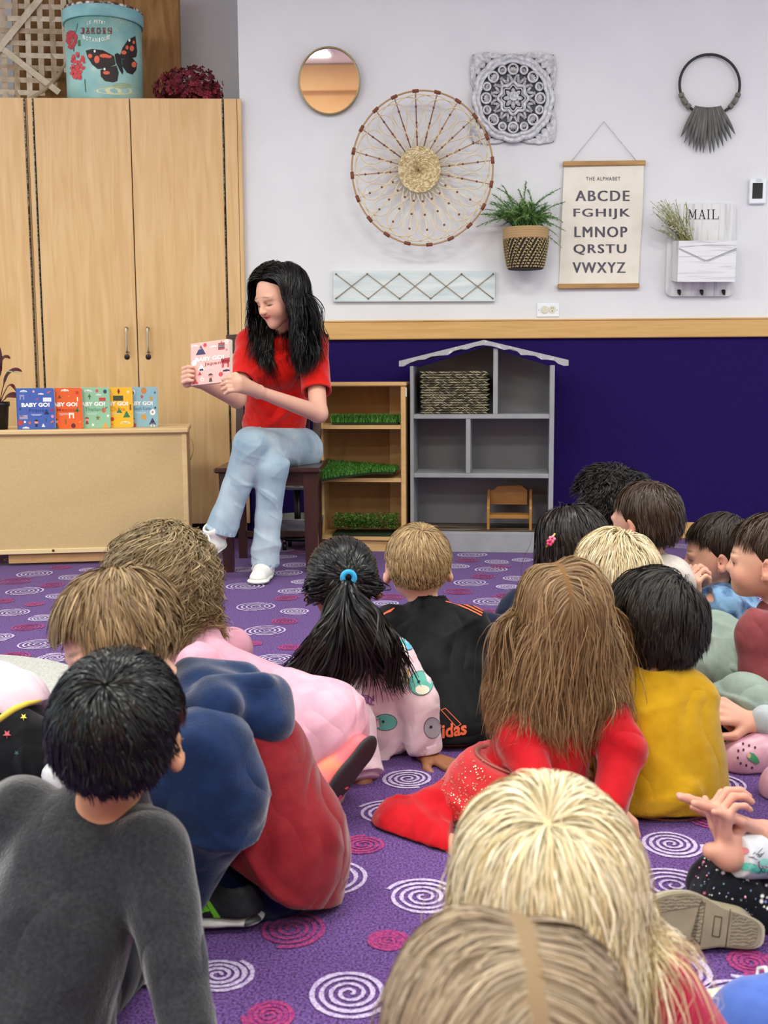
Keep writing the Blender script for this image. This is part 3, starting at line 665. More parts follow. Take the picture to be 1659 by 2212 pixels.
def stroke(mb, x0, y0, x1, y1, w_, fn, m_):
    l = math.hypot(x1 - x0, y1 - y0); nx, ny = -(y1 - y0) / l * w_ / 2, (x1 - x0) / l * w_ / 2
    mb.poly([(x0 + nx, y0 + ny), (x1 + nx, y1 + ny), (x1 - nx, y1 - ny), (x0 - nx, y0 - ny)], fn, m_)
m_bk = mat('black_ink', '1c1a22', rough=.7); fn = q_(.023)
for (x0, y0, x1, y1, w_) in ((1490, 473, 1490, 453, 1.5), (1490, 453, 1496, 470, 2.4), (1496, 470, 1502.5, 453, 1.2), (1502.5, 453, 1502.5, 473, 2.4), (1487, 473, 1493, 473, 1.3), (1499.5, 473, 1506, 473, 1.3), (1487, 453, 1491, 453, 1.3), (1501.5, 453, 1506, 453, 1.3),
    (1511, 473, 1516.5, 453, 1.3), (1516.5, 453, 1522, 473, 2.4), (1512.5, 466.5, 1520, 466.5, 1.2), (1508, 473, 1514, 473, 1.3), (1519, 473, 1525, 473, 1.3),
    (1530.5, 473, 1530.5, 453, 2.4), (1527, 473, 1534, 473, 1.3), (1527, 453, 1534, 453, 1.3), (1541, 473, 1541, 453, 2.4), (1537.5, 453, 1545, 453, 1.3), (1537.5, 473, 1552, 473, 1.3), (1552, 474, 1552, 467, 1.3)):
    stroke(b, x0, y0, x1, y1, w_, fn, m_bk)
b.build('back_board', t)
A_ = [WP(1467, 520, .125), WP(1591.5, 520, .125), WP(1587.5, 609, .125), WP(1463, 609, .125)]; B_ = [WP(1451, 521, .02), WP(1586, 521, .02), WP(1582, 606, .02), WP(1449, 606, .02)]
b = MB()
def lerp4(a, c_, q): return a * (1 - q) + c_ * q
for i, j in ((3, 2), (0, 3), (2, 1)):   # bottom, left, right panels with thickness
    p, q2, r_, s_ = A_[i], A_[j], B_[j], B_[i]; ctr = sum(A_ + B_) / 8
    ins = [x + (ctr - x) * .06 for x in (p, q2, r_, s_)]; b.add([p, q2, r_, s_] + ins, [(0, 1, 2, 3), (7, 6, 5, 4), (0, 4, 5, 1), (1, 5, 6, 2), (2, 6, 7, 3), (3, 7, 4, 0)], m_ww)
ins = [x + (sum(B_) / 4 - x) * .07 for x in A_]; b.quad8(A_, ins, m_ww2)
def pk(x, y): return WP(x, y, .1262)
for (x0, y0, x1, y1, w_) in ((1466.5, 536, 1526, 563.5, 1.1), (1467, 538.5, 1524, 565.5, .7), (1526, 563.5, 1591, 536.5, 1.3), (1528, 565.5, 1591, 539.5, .7), (1468, 534, 1530, 529, .6), (1530, 529, 1590, 531, .5)): stroke(b, x0, y0, x1, y1, w_, pk, m_line)
b.build('envelope_pocket', t)
for x in (1466, 1514.5, 1562):
    b = MB(); b.tube([WP(x, 626, .026), WP(x + 1, 633, .028), WP(x + 2, 637, .032)], [.008, .007, .003], m_blk, n=8); b.tube([WP(x + 1, 636, .03), WP(x + 3, 637, .045), WP(x + 4, 631, .055), WP(x + 4, 627, .052)], .003, m_blk, n=6); b.build('hook', t)
# dried sprigs
m_sg = [mat('sprig_%d' % i, c1, rough=.8) for i, c1 in enumerate(('a3a26d', 'd9d8b6', 'efeee0', '7c8050'))]
t = thing('dried_sprigs', WP(1480, 520, .07), 'bunch of white and green sprigs in mail holder pocket', 'dried flowers')
rg = random.Random(11); b = MB(); root = WP(1482, 530, .07)
for i in range(60):
    tx, ty = rg.gauss(1452, 22), rg.uniform(432, 500); tx = min(max(tx, 1406), 1515)
    if tx > 1490: ty = rg.uniform(480, 510)
    r0 = WP(rg.uniform(1468, 1500), 528, rg.uniform(.05, .10)); tip = WP(tx, ty, rg.uniform(.04, .16)); mid = (r0 + tip) / 2 + np.array([rg.uniform(-.02, .02), rg.uniform(-.02, .02), rg.uniform(.0, .03)])
    P_l = [(1 - q) ** 2 * r0 + 2 * q * (1 - q) * mid + q * q * tip for q in np.linspace(0, 1, 8)]
    b.tube(P_l, [.0016] * 7 + [.0008], m_sg[rg.choice((0, 3, 0))], n=4)
    for k in range(3, 8):
        for _ in range(4):
            d = nrm(RNG.normal(size=3) + (P_l[k] - P_l[k - 1]) * 40); e = P_l[k] + d * rg.uniform(.006, .016); b.tube([P_l[k], e], [.0016, .0007], m_sg[rg.choice((1, 2, 2, 0))], n=3)
b.build('sprigs', t)

# plank with rope
m_plk = mat('pale_blue_plank', 'c3d0d4', rough=.75, c2='dfe6e6', nscale=(3, 30, 26), ramp=(.3, .65), dist=.6, bump=.15, bscale=60)
m_jute = mat('jute', 'a08a6a', rough=.9, bump=.6, bscale=400)
t = thing('rope_plank', WP(895, 619), 'pale blue wooden plank with zigzag rope on wall', 'wall decoration')
b = MB(); A_ = [WP(720, 651.5, .024), WP(1069, 650.5, .024), WP(1069.5, 585.5, .024), WP(719.5, 585, .024)]; B_ = [p + np.array([0, .02, 0]) for p in A_]; b.quad8(A_, B_, m_plk); b.build('plank', t)
S4 = lambda x, y: (700 + x / 4.1475, 560 + y / 4.15)
top = [S4(x, y) for x, y in ((107, 132), (387, 130), (674, 130), (951, 130), (1232, 132), (1514, 132))]; bot = [S4(x, y) for x, y in ((108, 350), (396, 352), (678, 352), (956, 350), (1237, 351), (1512, 350))]
b = MB()
for k in range(2): b.tube([WP(*(top[i] if (i + k) % 2 == 0 else bot[i]), .028 + k * .002) for i in range(6)], .0022, m_jute, n=6)
b.build('rope', t)
for p in top + bot: b = MB(); b.ell(WP(*p, .029), (.0045, .005, .0045), mat('nail_head', '77726a', rough=.4, metal=.5), 8, 6); b.build('nail', t)

# wall planter
m_pot1 = mat('jute_band', 'b4946a', rough=.9, bump=.6, bscale=150, bstretch=(1, 1, 8)); m_pot2 = mat('dark_weave', '2a251d', rough=.85); m_pot3 = mat('pale_weave', 'b8a273', rough=.85)
pcx = WP(1135.5, 540, .11); prof_px = [(581, 33), (583, 36), (575, 39), (560, 42), (545, 45), (530, 47.5), (518, 48.5)]
scp = np.linalg.norm(WP(1136, 540, .11) - WP(1135, 540, .11)); zq = lambda y: WP(1135.5, y, .11)[2]
t = thing('woven_plant_pot', (pcx[0], pcx[1], zq(582)), 'dark woven basket planter with tan rim mounted on wall', 'basket planter')
b = MB(); n = 72; V = []; F = []; nr = 22
for i in range(nr + 1):
    q = i / nr; y = 582 - q * (582 - 517); R_ = np.interp(-y, [-583, -575, -560, -545, -530, -517], [37, 40, 43, 45.5, 47.5, 48.2]) * scp
    for j in range(n): a = 2 * PI * j / n; rr = R_ + (.0014 if i % 2 else -.0014); V.append((pcx[0] + rr * math.cos(a), pcx[1] + rr * math.sin(a), zq(y)))
Fd, Fl = [], []
for i in range(nr):
    for j in range(n): (Fl if (j + i * 1) % 3 == 0 and i % 2 else Fd).append((i * n + j, i * n + (j + 1) % n, (i + 1) * n + (j + 1) % n, (i + 1) * n + j))
b.add(V, Fd, m_pot2); b.f += [[x for x in f] for f in Fl]; k_ = b.slot(m_pot3); b.mi += [k_] * len(Fl); b.sm += [False] * len(Fl)
b.lathe([(.001, zq(581)), (.037 * scp / scp * 37 * scp / .037, zq(582))], (pcx[0], pcx[1], 0), m_pot2, n=36, caps=False)
for i in range(nr // 2 + 1):    # pale slanting stitches
    for j in range(0, n, 2):
        a = 2 * PI * (j + (i * .7)) / n; y0 = 580 - i * 5.7; a2 = a + .055
        if y0 < 519: continue
        rr = np.interp(-y0, [-583, -575, -560, -545, -530, -517], [37, 40, 43, 45.5, 47.5, 48.2]) * scp + .002
        b.tube([(pcx[0] + rr * math.cos(a), pcx[1] + rr * math.sin(a), zq(y0)), (pcx[0] + (rr + .001) * math.cos(a2), pcx[1] + (rr + .001) * math.sin(a2), zq(y0 - 3.6))], .0022, m_pot3, n=4, caps=False)
b.build('woven_body', t)
b = MB(); pr = []
for i in range(5): y = 518 - i * 5; pr += [(48.3 * scp, zq(y)), (49.6 * scp, zq(y - 1.2)), (49.6 * scp, zq(y - 3.8)), (48.3 * scp, zq(y - 5))]
pr += [(46.5 * scp, zq(493)), (46 * scp, zq(515))]; b.lathe(pr, (pcx[0], pcx[1], 0), m_pot1, n=48, caps=False); b.build('rim_band', t)
b = MB(); b.lathe([(.001, zq(500)), (46 * scp, zq(500))], (pcx[0], pcx[1], 0), mat('soil', '2e2318', rough=1, bump=1, bscale=80), n=36, caps=False); b.build('soil', t)
m_fn = [mat('fern_%d' % i, c1, rough=.65) for i, c1 in enumerate(('4c7a3a', '6a964c', '8fb068', '37592d'))]
t2 = thing('potted_fern', (pcx[0], pcx[1], zq(500)), 'feathery green asparagus fern growing in wall basket', 'plant')
rg = random.Random(21); b = MB()
tipsF = [(1030, 490, .10), (1040, 462, .15), (1060, 440, .1), (1072, 405, .1), (1085, 400, .14), (1100, 425, .05), (1137, 392, .11), (1140, 410, .14), (1125, 430, .15), (1152, 440, .1), (1180, 440, .1), (1196, 415, .08), (1208, 408, .12), (1216, 480, .13), (1213, 535, .15), (1205, 510, .12), (1195, 470, .1), (1170, 460, .16), (1110, 450, .18), (1090, 460, .17), (1055, 470, .06), (1160, 470, .18), (1075, 480, .18), (1140, 470, .2), (1190, 490, .18), (1222, 500, .1), (1064, 420, .13), (1120, 410, .06), (1048, 485, .14)]
allt = tipsF + [(rg.gauss(1130, 36), rg.uniform(435, 490), rg.uniform(.02, .2)) for _ in range(85)]
for (x, y, d) in allt:
    r0 = np.array([pcx[0] + rg.uniform(-.06, .06), pcx[1] + rg.uniform(-.06, .06), zq(500)]); tip = WP(x, y, d + rg.uniform(0, .02))
    mid = (r0 + tip) / 2 + np.array([(r0[0] - tip[0]) * .15, 0, .05 + .05 * (y > 470)])
    P_l = [(1 - q) ** 2 * r0 + 2 * q * (1 - q) * mid + q * q * tip for q in np.linspace(0, 1, 15)]
    b.tube(P_l, [.0016] * 14 + [.0006], m_fn[1], n=4, caps=False)
    for k in range(3, 15):
        dr = nrm(P_l[k] - P_l[k - 1]); L_ = .012 + .012 * math.sin(PI * k / 15); mm = m_fn[rg.choice((0, 1, 2, 1, 3))]
        for _ in range(9):
            e = nrm(np.cross(dr, RNG.normal(size=3)) + dr * rg.uniform(.2, 1.1)); p = P_l[k] + (P_l[k - 1] - P_l[k]) * rg.random(); L2 = L_ * rg.uniform(.7, 1.4); s_ = nrm(np.cross(e, dr)) * .0019
            b.add([p - s_, p + e * L2, p + s_], [(0, 1, 2)], mm)
b.build('fronds', t2)
# ================================================================ LOW CABINET AND WHAT STANDS ON IT
m_lc = mat('low_cabinet_maple', 'd6b584', rough=.5, c2='e0c294', nscale=(3, 30, 30), ramp=(.35, .7), dist=1)
m_lp = mat('low_cabinet_panel', 'c6ab7a', rough=.8, c2='ccb182', nscale=(90, 90, 90), bump=.15, bscale=500)
LP0 = FL(200, 1219); TH0, CN0, CT0 = TH, CN, CT
TH = math.radians(10); CN = np.array([math.sin(TH), -math.cos(TH), 0]); CT = np.array([math.cos(TH), math.sin(TH), 0])
def LC(px, py, off=0.0): return hit(px, py, LP0 + CN * off, CN)
def lbox(mb, u0, u1, z0, z1, d0, d1, m, bev=0.0):
    c = LP0 + CT * (u0 + u1) / 2 - CN * (d0 + d1) / 2; mb.box((c[0], c[1], (z0 + z1) / 2), (u1 - u0, d1 - d0, z1 - z0), m, R=Rz(TH), bev=bev)
lu = lambda x, y=1100: float(np.dot(LC(x, y) - LP0, CT))
LZ = LC(200, 927)[2]; z1_ = LC(200, 1183)[2]; z2_ = LC(200, 1193)[2]; u0, u1 = lu(-330), lu(408)
t = thing('low_cabinet', (LP0 + CT * (u0 + u1) / 2 - CN * .2) * (1, 1, 0), 'low pale maple cabinet turned with its plain back to the children', 'cabinet')
b = MB(); lbox(b, u0 - .02, u1 + .008, LZ - .022, LZ, -.012, .42, m_lc, .005); b.build('top', t)
b = MB(); lbox(b, u0, lu(397), z1_, LZ - .022, .004, .016, m_lp); b.build('back_panel', t)
b = MB(); lbox(b, lu(397), u1, .012, LZ - .022, 0, .41, m_lc, .003); b.build('side_panel', t)
b = MB(); lbox(b, u0, u0 + .02, .012, LZ - .022, 0, .41, m_lc, .003); b.build('side_panel', t)
b = MB(); lbox(b, u0 + .02, lu(397), z2_, z1_, -.004, .03, mat('maple_light_strip', 'e6cf9f', rough=.4), .002); b.build('bottom_rail', t)
b = MB(); c = LC(115, 1189, .006); b.ell(c, (.006, .004, .006), mat('bronze_bolt', '6b4a22', rough=.4, metal=.7), 10, 8); b.build('bolt', t)
b = MB(); lbox(b, lu(12), lu(397), .012, z2_ - .004, .014, .034, mat('plinth_maple', 'b98f63', rough=.6, c2='c49b6e', nscale=(3, 30, 30))); b.build('plinth', t)
b = MB(); p = LC(404, 945, .004); b.tube([p + CT * .012, p + CT * .024 - np.array([0, 0, .02]), p + CT * .026 - np.array([0, 0, .06]), p + CT * .012 - np.array([0, 0, .1])], .003, mat('cord_tan', 'a07a50', rough=.6), n=6); b.build('edge_clip', t)

# board books
m_pg = mat('book_pages', 'f2eee6', rough=.7)
def icons(b, fn, L):
    """small flat printed shapes: (kind, u, v, size, colour)"""
    for (k, u, v, s_, c) in L:
        m_ = mat('ink_' + c, c, rough=.5); s_ = s_ / 100
        if k == 'o': b.poly(circ(u, v, s_, 12), fn, m_)
        elif k == 'c':
            for dx, r in ((-.9, .5), (0, .75), (.9, .45)): b.poly(circ(u + dx * s_, v, s_ * r, 9, s_ * r * .6), fn, m_)
            b.poly([(u - 1.6 * s_, v - .35 * s_), (u + 1.6 * s_, v - .35 * s_), (u + 1.4 * s_, v), (u - 1.4 * s_, v)], fn, m_)
        elif k == 't': b.poly([(u - s_, v - s_ * .7), (u + s_, v - s_ * .7), (u, v + s_)], fn, m_)
        elif k == 'r': b.poly([(u - s_, v - s_ * .45), (u + s_, v - s_ * .45), (u + s_, v + s_ * .45), (u - s_, v + s_ * .45)], fn, m_)
        elif k == 'b': b.poly([(u - s_ * .35, v - s_), (u + s_ * .35, v - s_), (u + s_ * .35, v + s_), (u - s_ * .35, v + s_)], fn, m_)
        elif k == 's': b.poly(star(u, v, s_), fn, m_)
        elif k == 'l': b.poly([(u - s_, v - s_ * .3), (u, v - s_ * .5), (u + s_, v + s_ * .5), (u, v + s_ * .3)], fn, m_)
        elif k == 'a': b.poly([(u - s_, v - s_), (u - s_ * .5, v - s_), (u - s_ * .4, v + s_ * .3), (u + s_ * .4, v + s_ * .3), (u + s_ * .5, v - s_), (u + s_, v - s_), (u + s_, v + s_), (u - s_, v + s_)], fn, m_, lv=1)
        elif k == 'p':   # a small child figure
            b.poly(circ(u, v + s_ * .5, s_ * .62, 12), fn, mat('ink_skin', 'e79a86', rough=.5)); b.poly([(u + s_ * .66 * math.cos(a), v + s_ * .62 + s_ * .6 * math.sin(a)) for a in np.linspace(0, PI, 9)], fn, m_)
            b.poly([(u - s_ * .5, v - s_), (u + s_ * .5, v - s_), (u + s_ * .3, v), (u - s_ * .3, v)], fn, m_)
def book(name, O, ux, uz, uy, W, H, T, col, title_spec, sub, subcol, ic, label, parent=None):
    """O lower left front corner, ux right, uz up, uy backwards (unit), front cover towards -uy"""
    P = lambda u, v, d=0.0: O + ux * (u * W) + uz * (v * H) + uy * d
    m_c = mat('cover_' + col, col, rough=.42, coat=.25)
    t = thing(name, P(.5, 0, T / 2), label, 'book', 'board books' if parent is None else None)
    r = .045
    out = [(0, 0), (1 - r, 0)] + [(1 - r + r * math.sin(a), r - r * math.cos(a)) for a in (.5, 1.0)] + [(1, r), (1, 1 - r)] + [(1 - r + r * math.cos(a), 1 - r + r * math.sin(a)) for a in (.5, 1.0)] + [(1 - r, 1), (0, 1)]
    b = MB(); b.poly(out, lambda u, v: P(u, v, 0), m_c, fn2=lambda u, v: P(u, v, .0022))
    f1 = lambda u, v: P(u, v, -.0007); f2 = lambda u, v: P(u, v, -.0010)
    icons(b, f1, ic)
    put_text(b, 'BABY GO!', .13, .545, .87, .645, f2, mat('ink_title', 'f6f4ee', rough=.5), .045, 1.0)
    w_ = min(.5, .085 * len(sub)); put_text(b, sub, .55 - w_ / 2 + .02, .42, .55 + w_ / 2 + .02, .51, f2, mat('ink_' + subcol, subcol, rough=.5), .01, 1.1)
    for (x0, x1, v) in ((.36, .66, .36), (.40, .62, .335)): b.poly([(x0, v), (x1, v), (x1, v + .008), (x0, v + .008)], f1, mat('ink_fine', 'dfe3ea', rough=.6))
    b.build('front_cover', t)
    b = MB(); b.poly([(u * .99 + .002, v * .985 + .0075) for u, v in out], lambda u, v: P(u, v, .0022), m_pg, fn2=lambda u, v: P(u, v, T - .0022))
    for k in range(1, 6): b.poly([(u * 1.0 + .001, v) for u, v in out], lambda u, v: P(u, v, T * k / 6), mat('page_edge', 'd8d3ca', rough=.8), fn2=lambda u, v: P(u, v, T * k / 6 + .0004))
    b.build('pages', t)
    b = MB(); b.poly(out, lambda u, v: P(u, v, T - .0022), m_c, fn2=lambda u, v: P(u, v, T)); b.poly([(-.004, 0), (.012, 0), (.012, 1), (-.004, 1)], lambda u, v: P(u, v, 0.0), m_c, fn2=lambda u, v: P(u, v, T)); b.build('back_cover', t)
    return t
up = np.array([0, 0, 1.])
IC = {
 'France': [('c', .2, .93, 6, 'f2f2f2'), ('o', .46, .92, 3, 'e9a7a0'), ('c', .65, .86, 5, 'f2f2f2'), ('l', .86, .9, 6, 'd9694a'), ('a', .15, .78, 6, '9c93b8'), ('o', .34, .8, 2, '7d4a72'), ('l', .55, .74, 5, 'c45c62'), ('r', .81, .72, 11, 'e4e2ea'), ('o', .09, .5, 3, '24406e'), ('s', .22, .45, 3, '9a4a6e'), ('t', .78, .41, 7, '20284e'), ('r', .92, .47, 5, 'a82f4c'), ('r', .17, .3, 11, 'a39ab4'), ('r', .12, .33, 5, 'a39ab4'), ('o', .93, .31, 4, 'd88ab4'), ('o', .08, .16, 7, 'b8403e'), ('o', .2, .18, 3, 'e8e4ee'), ('o', .33, .16, 4, 'c45c50'), ('p', .5, .14, 8, '232a4e'), ('t', .68, .09, 5, 'f0eee8'), ('l', .92, .18, 6, 'd9694a'), ('b', .76, .22, 4, '24506e'), ('l', .86, .05, 5, '6c4a8e'), ('c', .22, .04, 6, 'f2f2f2')],
 'Mexico': [('o', .15, .92, 4, 'f2a13c'), ('c', .55, .94, 7, 'f6ead8'), ('o', .88, .88, 4, 'c0392b'), ('t', .4, .78, 5, '6b4a2c'), ('l', .65, .8, 4, 'f08c5a'), ('b', .88, .72, 5, 'efe3c0'), ('c', .1, .76, 4, 'f6ead8'), ('b', .86, .46, 6, '3c7a46'), ('r', .86, .44, 5, '3c7a46'), ('a', .70, .32, 7, 'f2e2d4'), ('p', .28, .14, 9, '6a3026'), ('b', .54, .17, 6, '8a6a30'), ('o', .74, .07, 6, '5a2a30'), ('l', .92, .16, 4, 'e7b04c'), ('r', .28, .03, 7, '3c7a46')],
 'Thailand': [('s', .1, .92, 6, 'eef2ea'), ('c', .42, .92, 7, 'f2f4ee'), ('o', .66, .92, 4, 'd0584a'), ('o', .88, .9, 5, '33455e'), ('c', .7, .82, 5, 'f2f4ee'), ('r', .14, .8, 9, '2d3b66'), ('t', .45, .8, 5, '4c7a3c'), ('b', .45, .75, 4, '6b5a36'), ('r', .8, .71, 9, 'c0473c'), ('o', .83, .44, 6, 'd8604c'), ('l', .9, .5, 4, '3c5a40'), ('s', .94, .3, 5, 'eef2ea'), ('p', .36, .18, 8, '8a3a40'), ('s', .66, .25, 7, '7a7a34'), ('s', .52, .08, 5, 'eef2ea'), ('t', .86, .06, 8, 'e9a04a')],
 'China': [('c', .2, .92, 6, 'fbf2d8'), ('b', .62, .9, 6, '8a3a20'), ('r', .62, .9, 4, 'c05a2a'), ('c', .35, .86, 5, 'fbf2d8'), ('r', .6, .73, 14, '3c4a30'), ('o', .88, .88, 4, 'f6dc90'), ('b', .93, .5, 7, '8a5a20'), ('t', .62, .42, 8, '2f7a50'), ('t', .82, .32, 10, '2f7a50'), ('p', .2, .15, 9, '3a2422'), ('o', .42, .21, 5, 'c0392b'), ('r', .4, .08, 4, 'd88a30'), ('c', .78, .12, 9, 'fbe9a8')],
 'South Korea': [('c', .1, .92, 4, 'f2f4f2'), ('o', .3, .87, 8, 'e9eef0'), ('o', .3, .85, 5, '33455e'), ('o', .62, .91, 8, 'd0843c'), ('o', .56, .76, 4, 'c05a44'), ('s', .82, .72, 7, 'c99a3c'), ('o', .93, .86, 3, '54708a'), ('o', .93, .48, 3, '3a4a5a'), ('o', .85, .37, 8, 'f0f2f0'), ('o', .85, .37, 3, '4a3a3a'), ('o', .6, .25, 7, 'd99a3c'), ('p', .28, .14, 9, '4a2a34'), ('r', .28, .05, 9, 'c0483c'), ('t', .84, .13, 10, '2d3b66'), ('a', .84, .04, 6, 'e6e2da')],
 'Japan': [('c', .12, .93, 6, 'f8efe8'), ('o', .38, .925, 4.6, 'd2474e'), ('t', .27, .80, 13, '3a3a62'), ('t', .27, .87, 5, 'f4ece8'), ('c', .6, .86, 6, 'f8efe8'), ('b', .80, .94, 3, 'a84a48'), ('r', .80, .895, 8, 'a84a48'), ('r', .80, .855, 8, 'f4ece8'), ('r', .80, .84, 8, '55506e'), ('r', .80, .80, 8, 'a84a48'), ('s', .93, .93, 7, 'f8efe8'), ('o', .93, .93, 2, 'e8c8b0'), ('s', .93, .75, 3.5, 'c8707a'), ('o', .10, .53, 7, 'f6ece8'), ('t', .28, .40, 9, 'f8f2ee'), ('r', .285, .35, 5, '3a3346'), ('a', .90, .43, 9, 'c8444a'), ('r', .90, .51, 11, 'b23a42'), ('r', .90, .47, 9, 'c8444a'), ('o', .78, .19, 5.5, 'd2474e'), ('c', .92, .27, 6, '3f3560'), ('p', .52, .13, 9, '4a4644'), ('s', .30, .12, 6.5, 'f8efe8'), ('o', .30, .12, 2, 'e8c8b0'), ('s', .93, .08, 6.5, 'f8efe8'), ('t', .24, .26, 5, 'b8404c'), ('t', .12, .08, 8, 'c85a50'), ('s', .18, .04, 4, 'e07a80')]}
BK = [('France', '3f5fae', '2a3f86', 38, 120, 0), ('Mexico', 'e2602c', 'b0381e', 99, 179.5, 1), ('Thailand', '8fc0a0', '4d8a70', 160, 239, 2), ('China', 'f0b830', 'd08a20', 210.5, 288.5, 3), ('South Korea', '8cb8c8', '4a7aa0', 266, 342, 4)]
LBL = {'France': 'blue BABY GO! France board book, first in the row on the low cabinet', 'Mexico': 'orange BABY GO! board book between the blue and green ones', 'Thailand': 'sage green BABY GO! Thailand board book on low cabinet', 'China': 'yellow BABY GO! China board book on low cabinet', 'South Korea': 'light blue BABY GO! Korea board book at right end of the row'}
for (nm, c1, c2, x0, x1, i) in BK:
    off = -(.045 + i * .022); A_ = LC(x0, 923, off); B_ = LC(x1, 923, off); A_[2] = B_[2] = LZ + .0005; W = np.linalg.norm(B_ - A_)
    ux = (B_ - A_) / W; book('board_book', A_, ux, nrm(up - CN * .0), -CN, W, .180, .019, c1, 1, nm, c2, IC[nm], LBL[nm])

# potted plant at the left edge
m_lf = mat('burgundy_leaf', '3d0f16', rough=.4, c2='551822', nscale=(20, 20, 20)); m_lfg = mat('pale_green_leaf_back', '8fa58a', rough=.5)
pp = LC(2, 925, -.08); pp[2] = LZ
t = thing('potted_plant', pp, 'dark red leaved plant in black pot on low cabinet', 'plant')
r_ = .040; b = MB(); b.lathe([(.030, LZ), (.038, LZ + .10), (.043, LZ + .103), (.043, LZ + .122), (.036, LZ + .118), (.034, LZ + .105)], pp * (1, 1, 0), m_blk, n=28); b.build('pot', t)
def leafmesh(mb, P, up_, W, m_, n2=6):
    V = []; K = len(P)
    for i, p in enumerate(P):
        t_ = nrm(P[min(i + 1, K - 1)] - P[max(i - 1, 0)]); s_ = nrm(np.cross(t_, up_)); nn = np.cross(s_, t_); q = i / (K - 1); w_ = W * math.sin(PI * (q * .94 + .03)) ** .8
        for x in np.linspace(-1, 1, n2 + 1): V.append(p + s_ * w_ * x + nn * (abs(x) * w_ * .35))
    F = [(i * (n2 + 1) + j, i * (n2 + 1) + j + 1, (i + 1) * (n2 + 1) + j + 1, (i + 1) * (n2 + 1) + j) for i in range(K - 1) for j in range(n2)]
    mb.add(V, F, m_, True)
for (x, y, xm, ym, W) in ((22, 775, -8, 757, .022), (47, 803, 10, 788, .022), (34, 845, 20, 810, .010), (40, 860, 15, 850, .028), (-25, 800, -15, 760, .03), (-10, 730, -10, 780, .03)):
    r0 = pp + up * .11; tip = LC(x, y, -.08 + .03); mid = LC(xm, ym, -.08); b = MB()
    P_l = [(1 - q) ** 2 * r0 + 2 * q * (1 - q) * mid + q * q * tip for q in np.linspace(0, 1, 14)]
    b.tube(P_l[:6], .0022, m_lf, n=5); leafmesh(b, P_l[4:], np.array([.1, -.5, 1.]), W, m_lf); b.build('leaf', t)
b = MB(); leafmesh(b, [LC(x, y, -.04) for x, y in ((8, 801), (20, 803), (36, 806), (50, 808))], np.array([0, -.3, 1.]), .008, m_lfg); b.build('leaf', t, label='pale green leaf underside')

# ================================================================ SHELF UNIT, DOLL HOUSE
m_sm = mat('shelf_maple', 'cfa469', rough=.45, c2='dbb47c', nscale=(4, 30, 30), ramp=(.35, .7), dist=1)
m_sb = mat('shelf_back_ply', 'a57c4c', rough=.6, c2='b68c59', nscale=(9, 9, 1.5), ramp=(.35, .7), dist=1)
class Fr:
    """an upright frame: front plane through pixel (px,py) on the floor, turned by th"""
    def __init__(s, P0, th): s.P0 = np.array(P0, float); s.th = th; s.T = np.array([math.cos(th), math.sin(th), 0]); s.N = np.array([math.sin(th), -math.cos(th), 0]); s.R = Rz(th)
    def pt(s, px, py, off=0.0): return hit(px, py, s.P0 + s.N * off, s.N)
    def u(s, px, py=1000, off=0.0): return float(np.dot(s.pt(px, py, off) - s.P0, s.T))
    def z(s, px, py, off=0.0): return s.pt(px, py, off)[2]
    def W(s, u, d, z): p = s.P0 + s.T * u - s.N * d; return np.array([p[0], p[1], z])
    def box(s, mb, u0, u1, z0, z1, d0, d1, m, bev=0.0): mb.box(s.W((u0 + u1) / 2, (d0 + d1) / 2, (z0 + z1) / 2), (abs(u1 - u0), abs(d1 - d0), abs(z1 - z0)), m, R=s.R, bev=bev)
S = Fr(FL(860, 1193), math.radians(-4))
sL, sR = S.u(672), S.u(876); szt = S.z(800, 826); D_ = .30
t = thing('shelf_unit', S.W((sL + sR) / 2, D_ / 2, 0), 'open maple shelf unit with rounded shelves left of the grey doll house', 'shelf')
b = MB(); S.box(b, sR - .022, sR, 0.0, szt - .018, 0, D_, m_sm, .003); b.build('side_panel', t)
b = MB(); S.box(b, sL, sR, .0, szt - .018, D_ - .012, D_, m_sb); S.box(b, sR - .10, sR - .022, .06, szt - .02, D_ - .03, D_ - .014, m_sm); b.build('back_panel', t)
b = MB(); S.box(b, sL + .02, sL + .04, .0, szt - .018, .12, D_, m_sm, .003); b.build('side_panel', t)
def shelfslab(z0, z1, over=0.0):
    b = MB(); n = 16; pts = [(sR - .022 + over, D_), (sR - .022 + over, -over * .3), (sL + .16, .004)] + [(sL + .16 - .16 * math.sin(a), .004 + .07 * (1 - math.cos(a))) for a in np.linspace(.2, PI / 2, 7)] + [(sL, D_)]
    b.poly(pts, lambda u, d: S.W(u, d, z1), m_sm, fn2=lambda u, d: S.W(u, d, z0)); b.build('shelf', t)
for (y, over) in ((918.5, 0), (1033, 0), (1159, 0)): z = S.z(800, y); shelfslab(z - .018, z, over)
b = MB(); S.box(b, sL, sR + .004, szt - .018, szt, -.006, D_, m_sm, .004); b.build('top', t)
b = MB(); S.box(b, sL + .1, sR - .022, 0, S.z(800, 1167), .02, .04, m_sm); b.build('plinth', t)
b = MB(); p = S.W(sR + .002, .01, S.z(870, 838)); b.box(p - up * .02, (.008, .02, .045), m_iv, R=S.R, bev=.003); b.build('corner_clip', t)
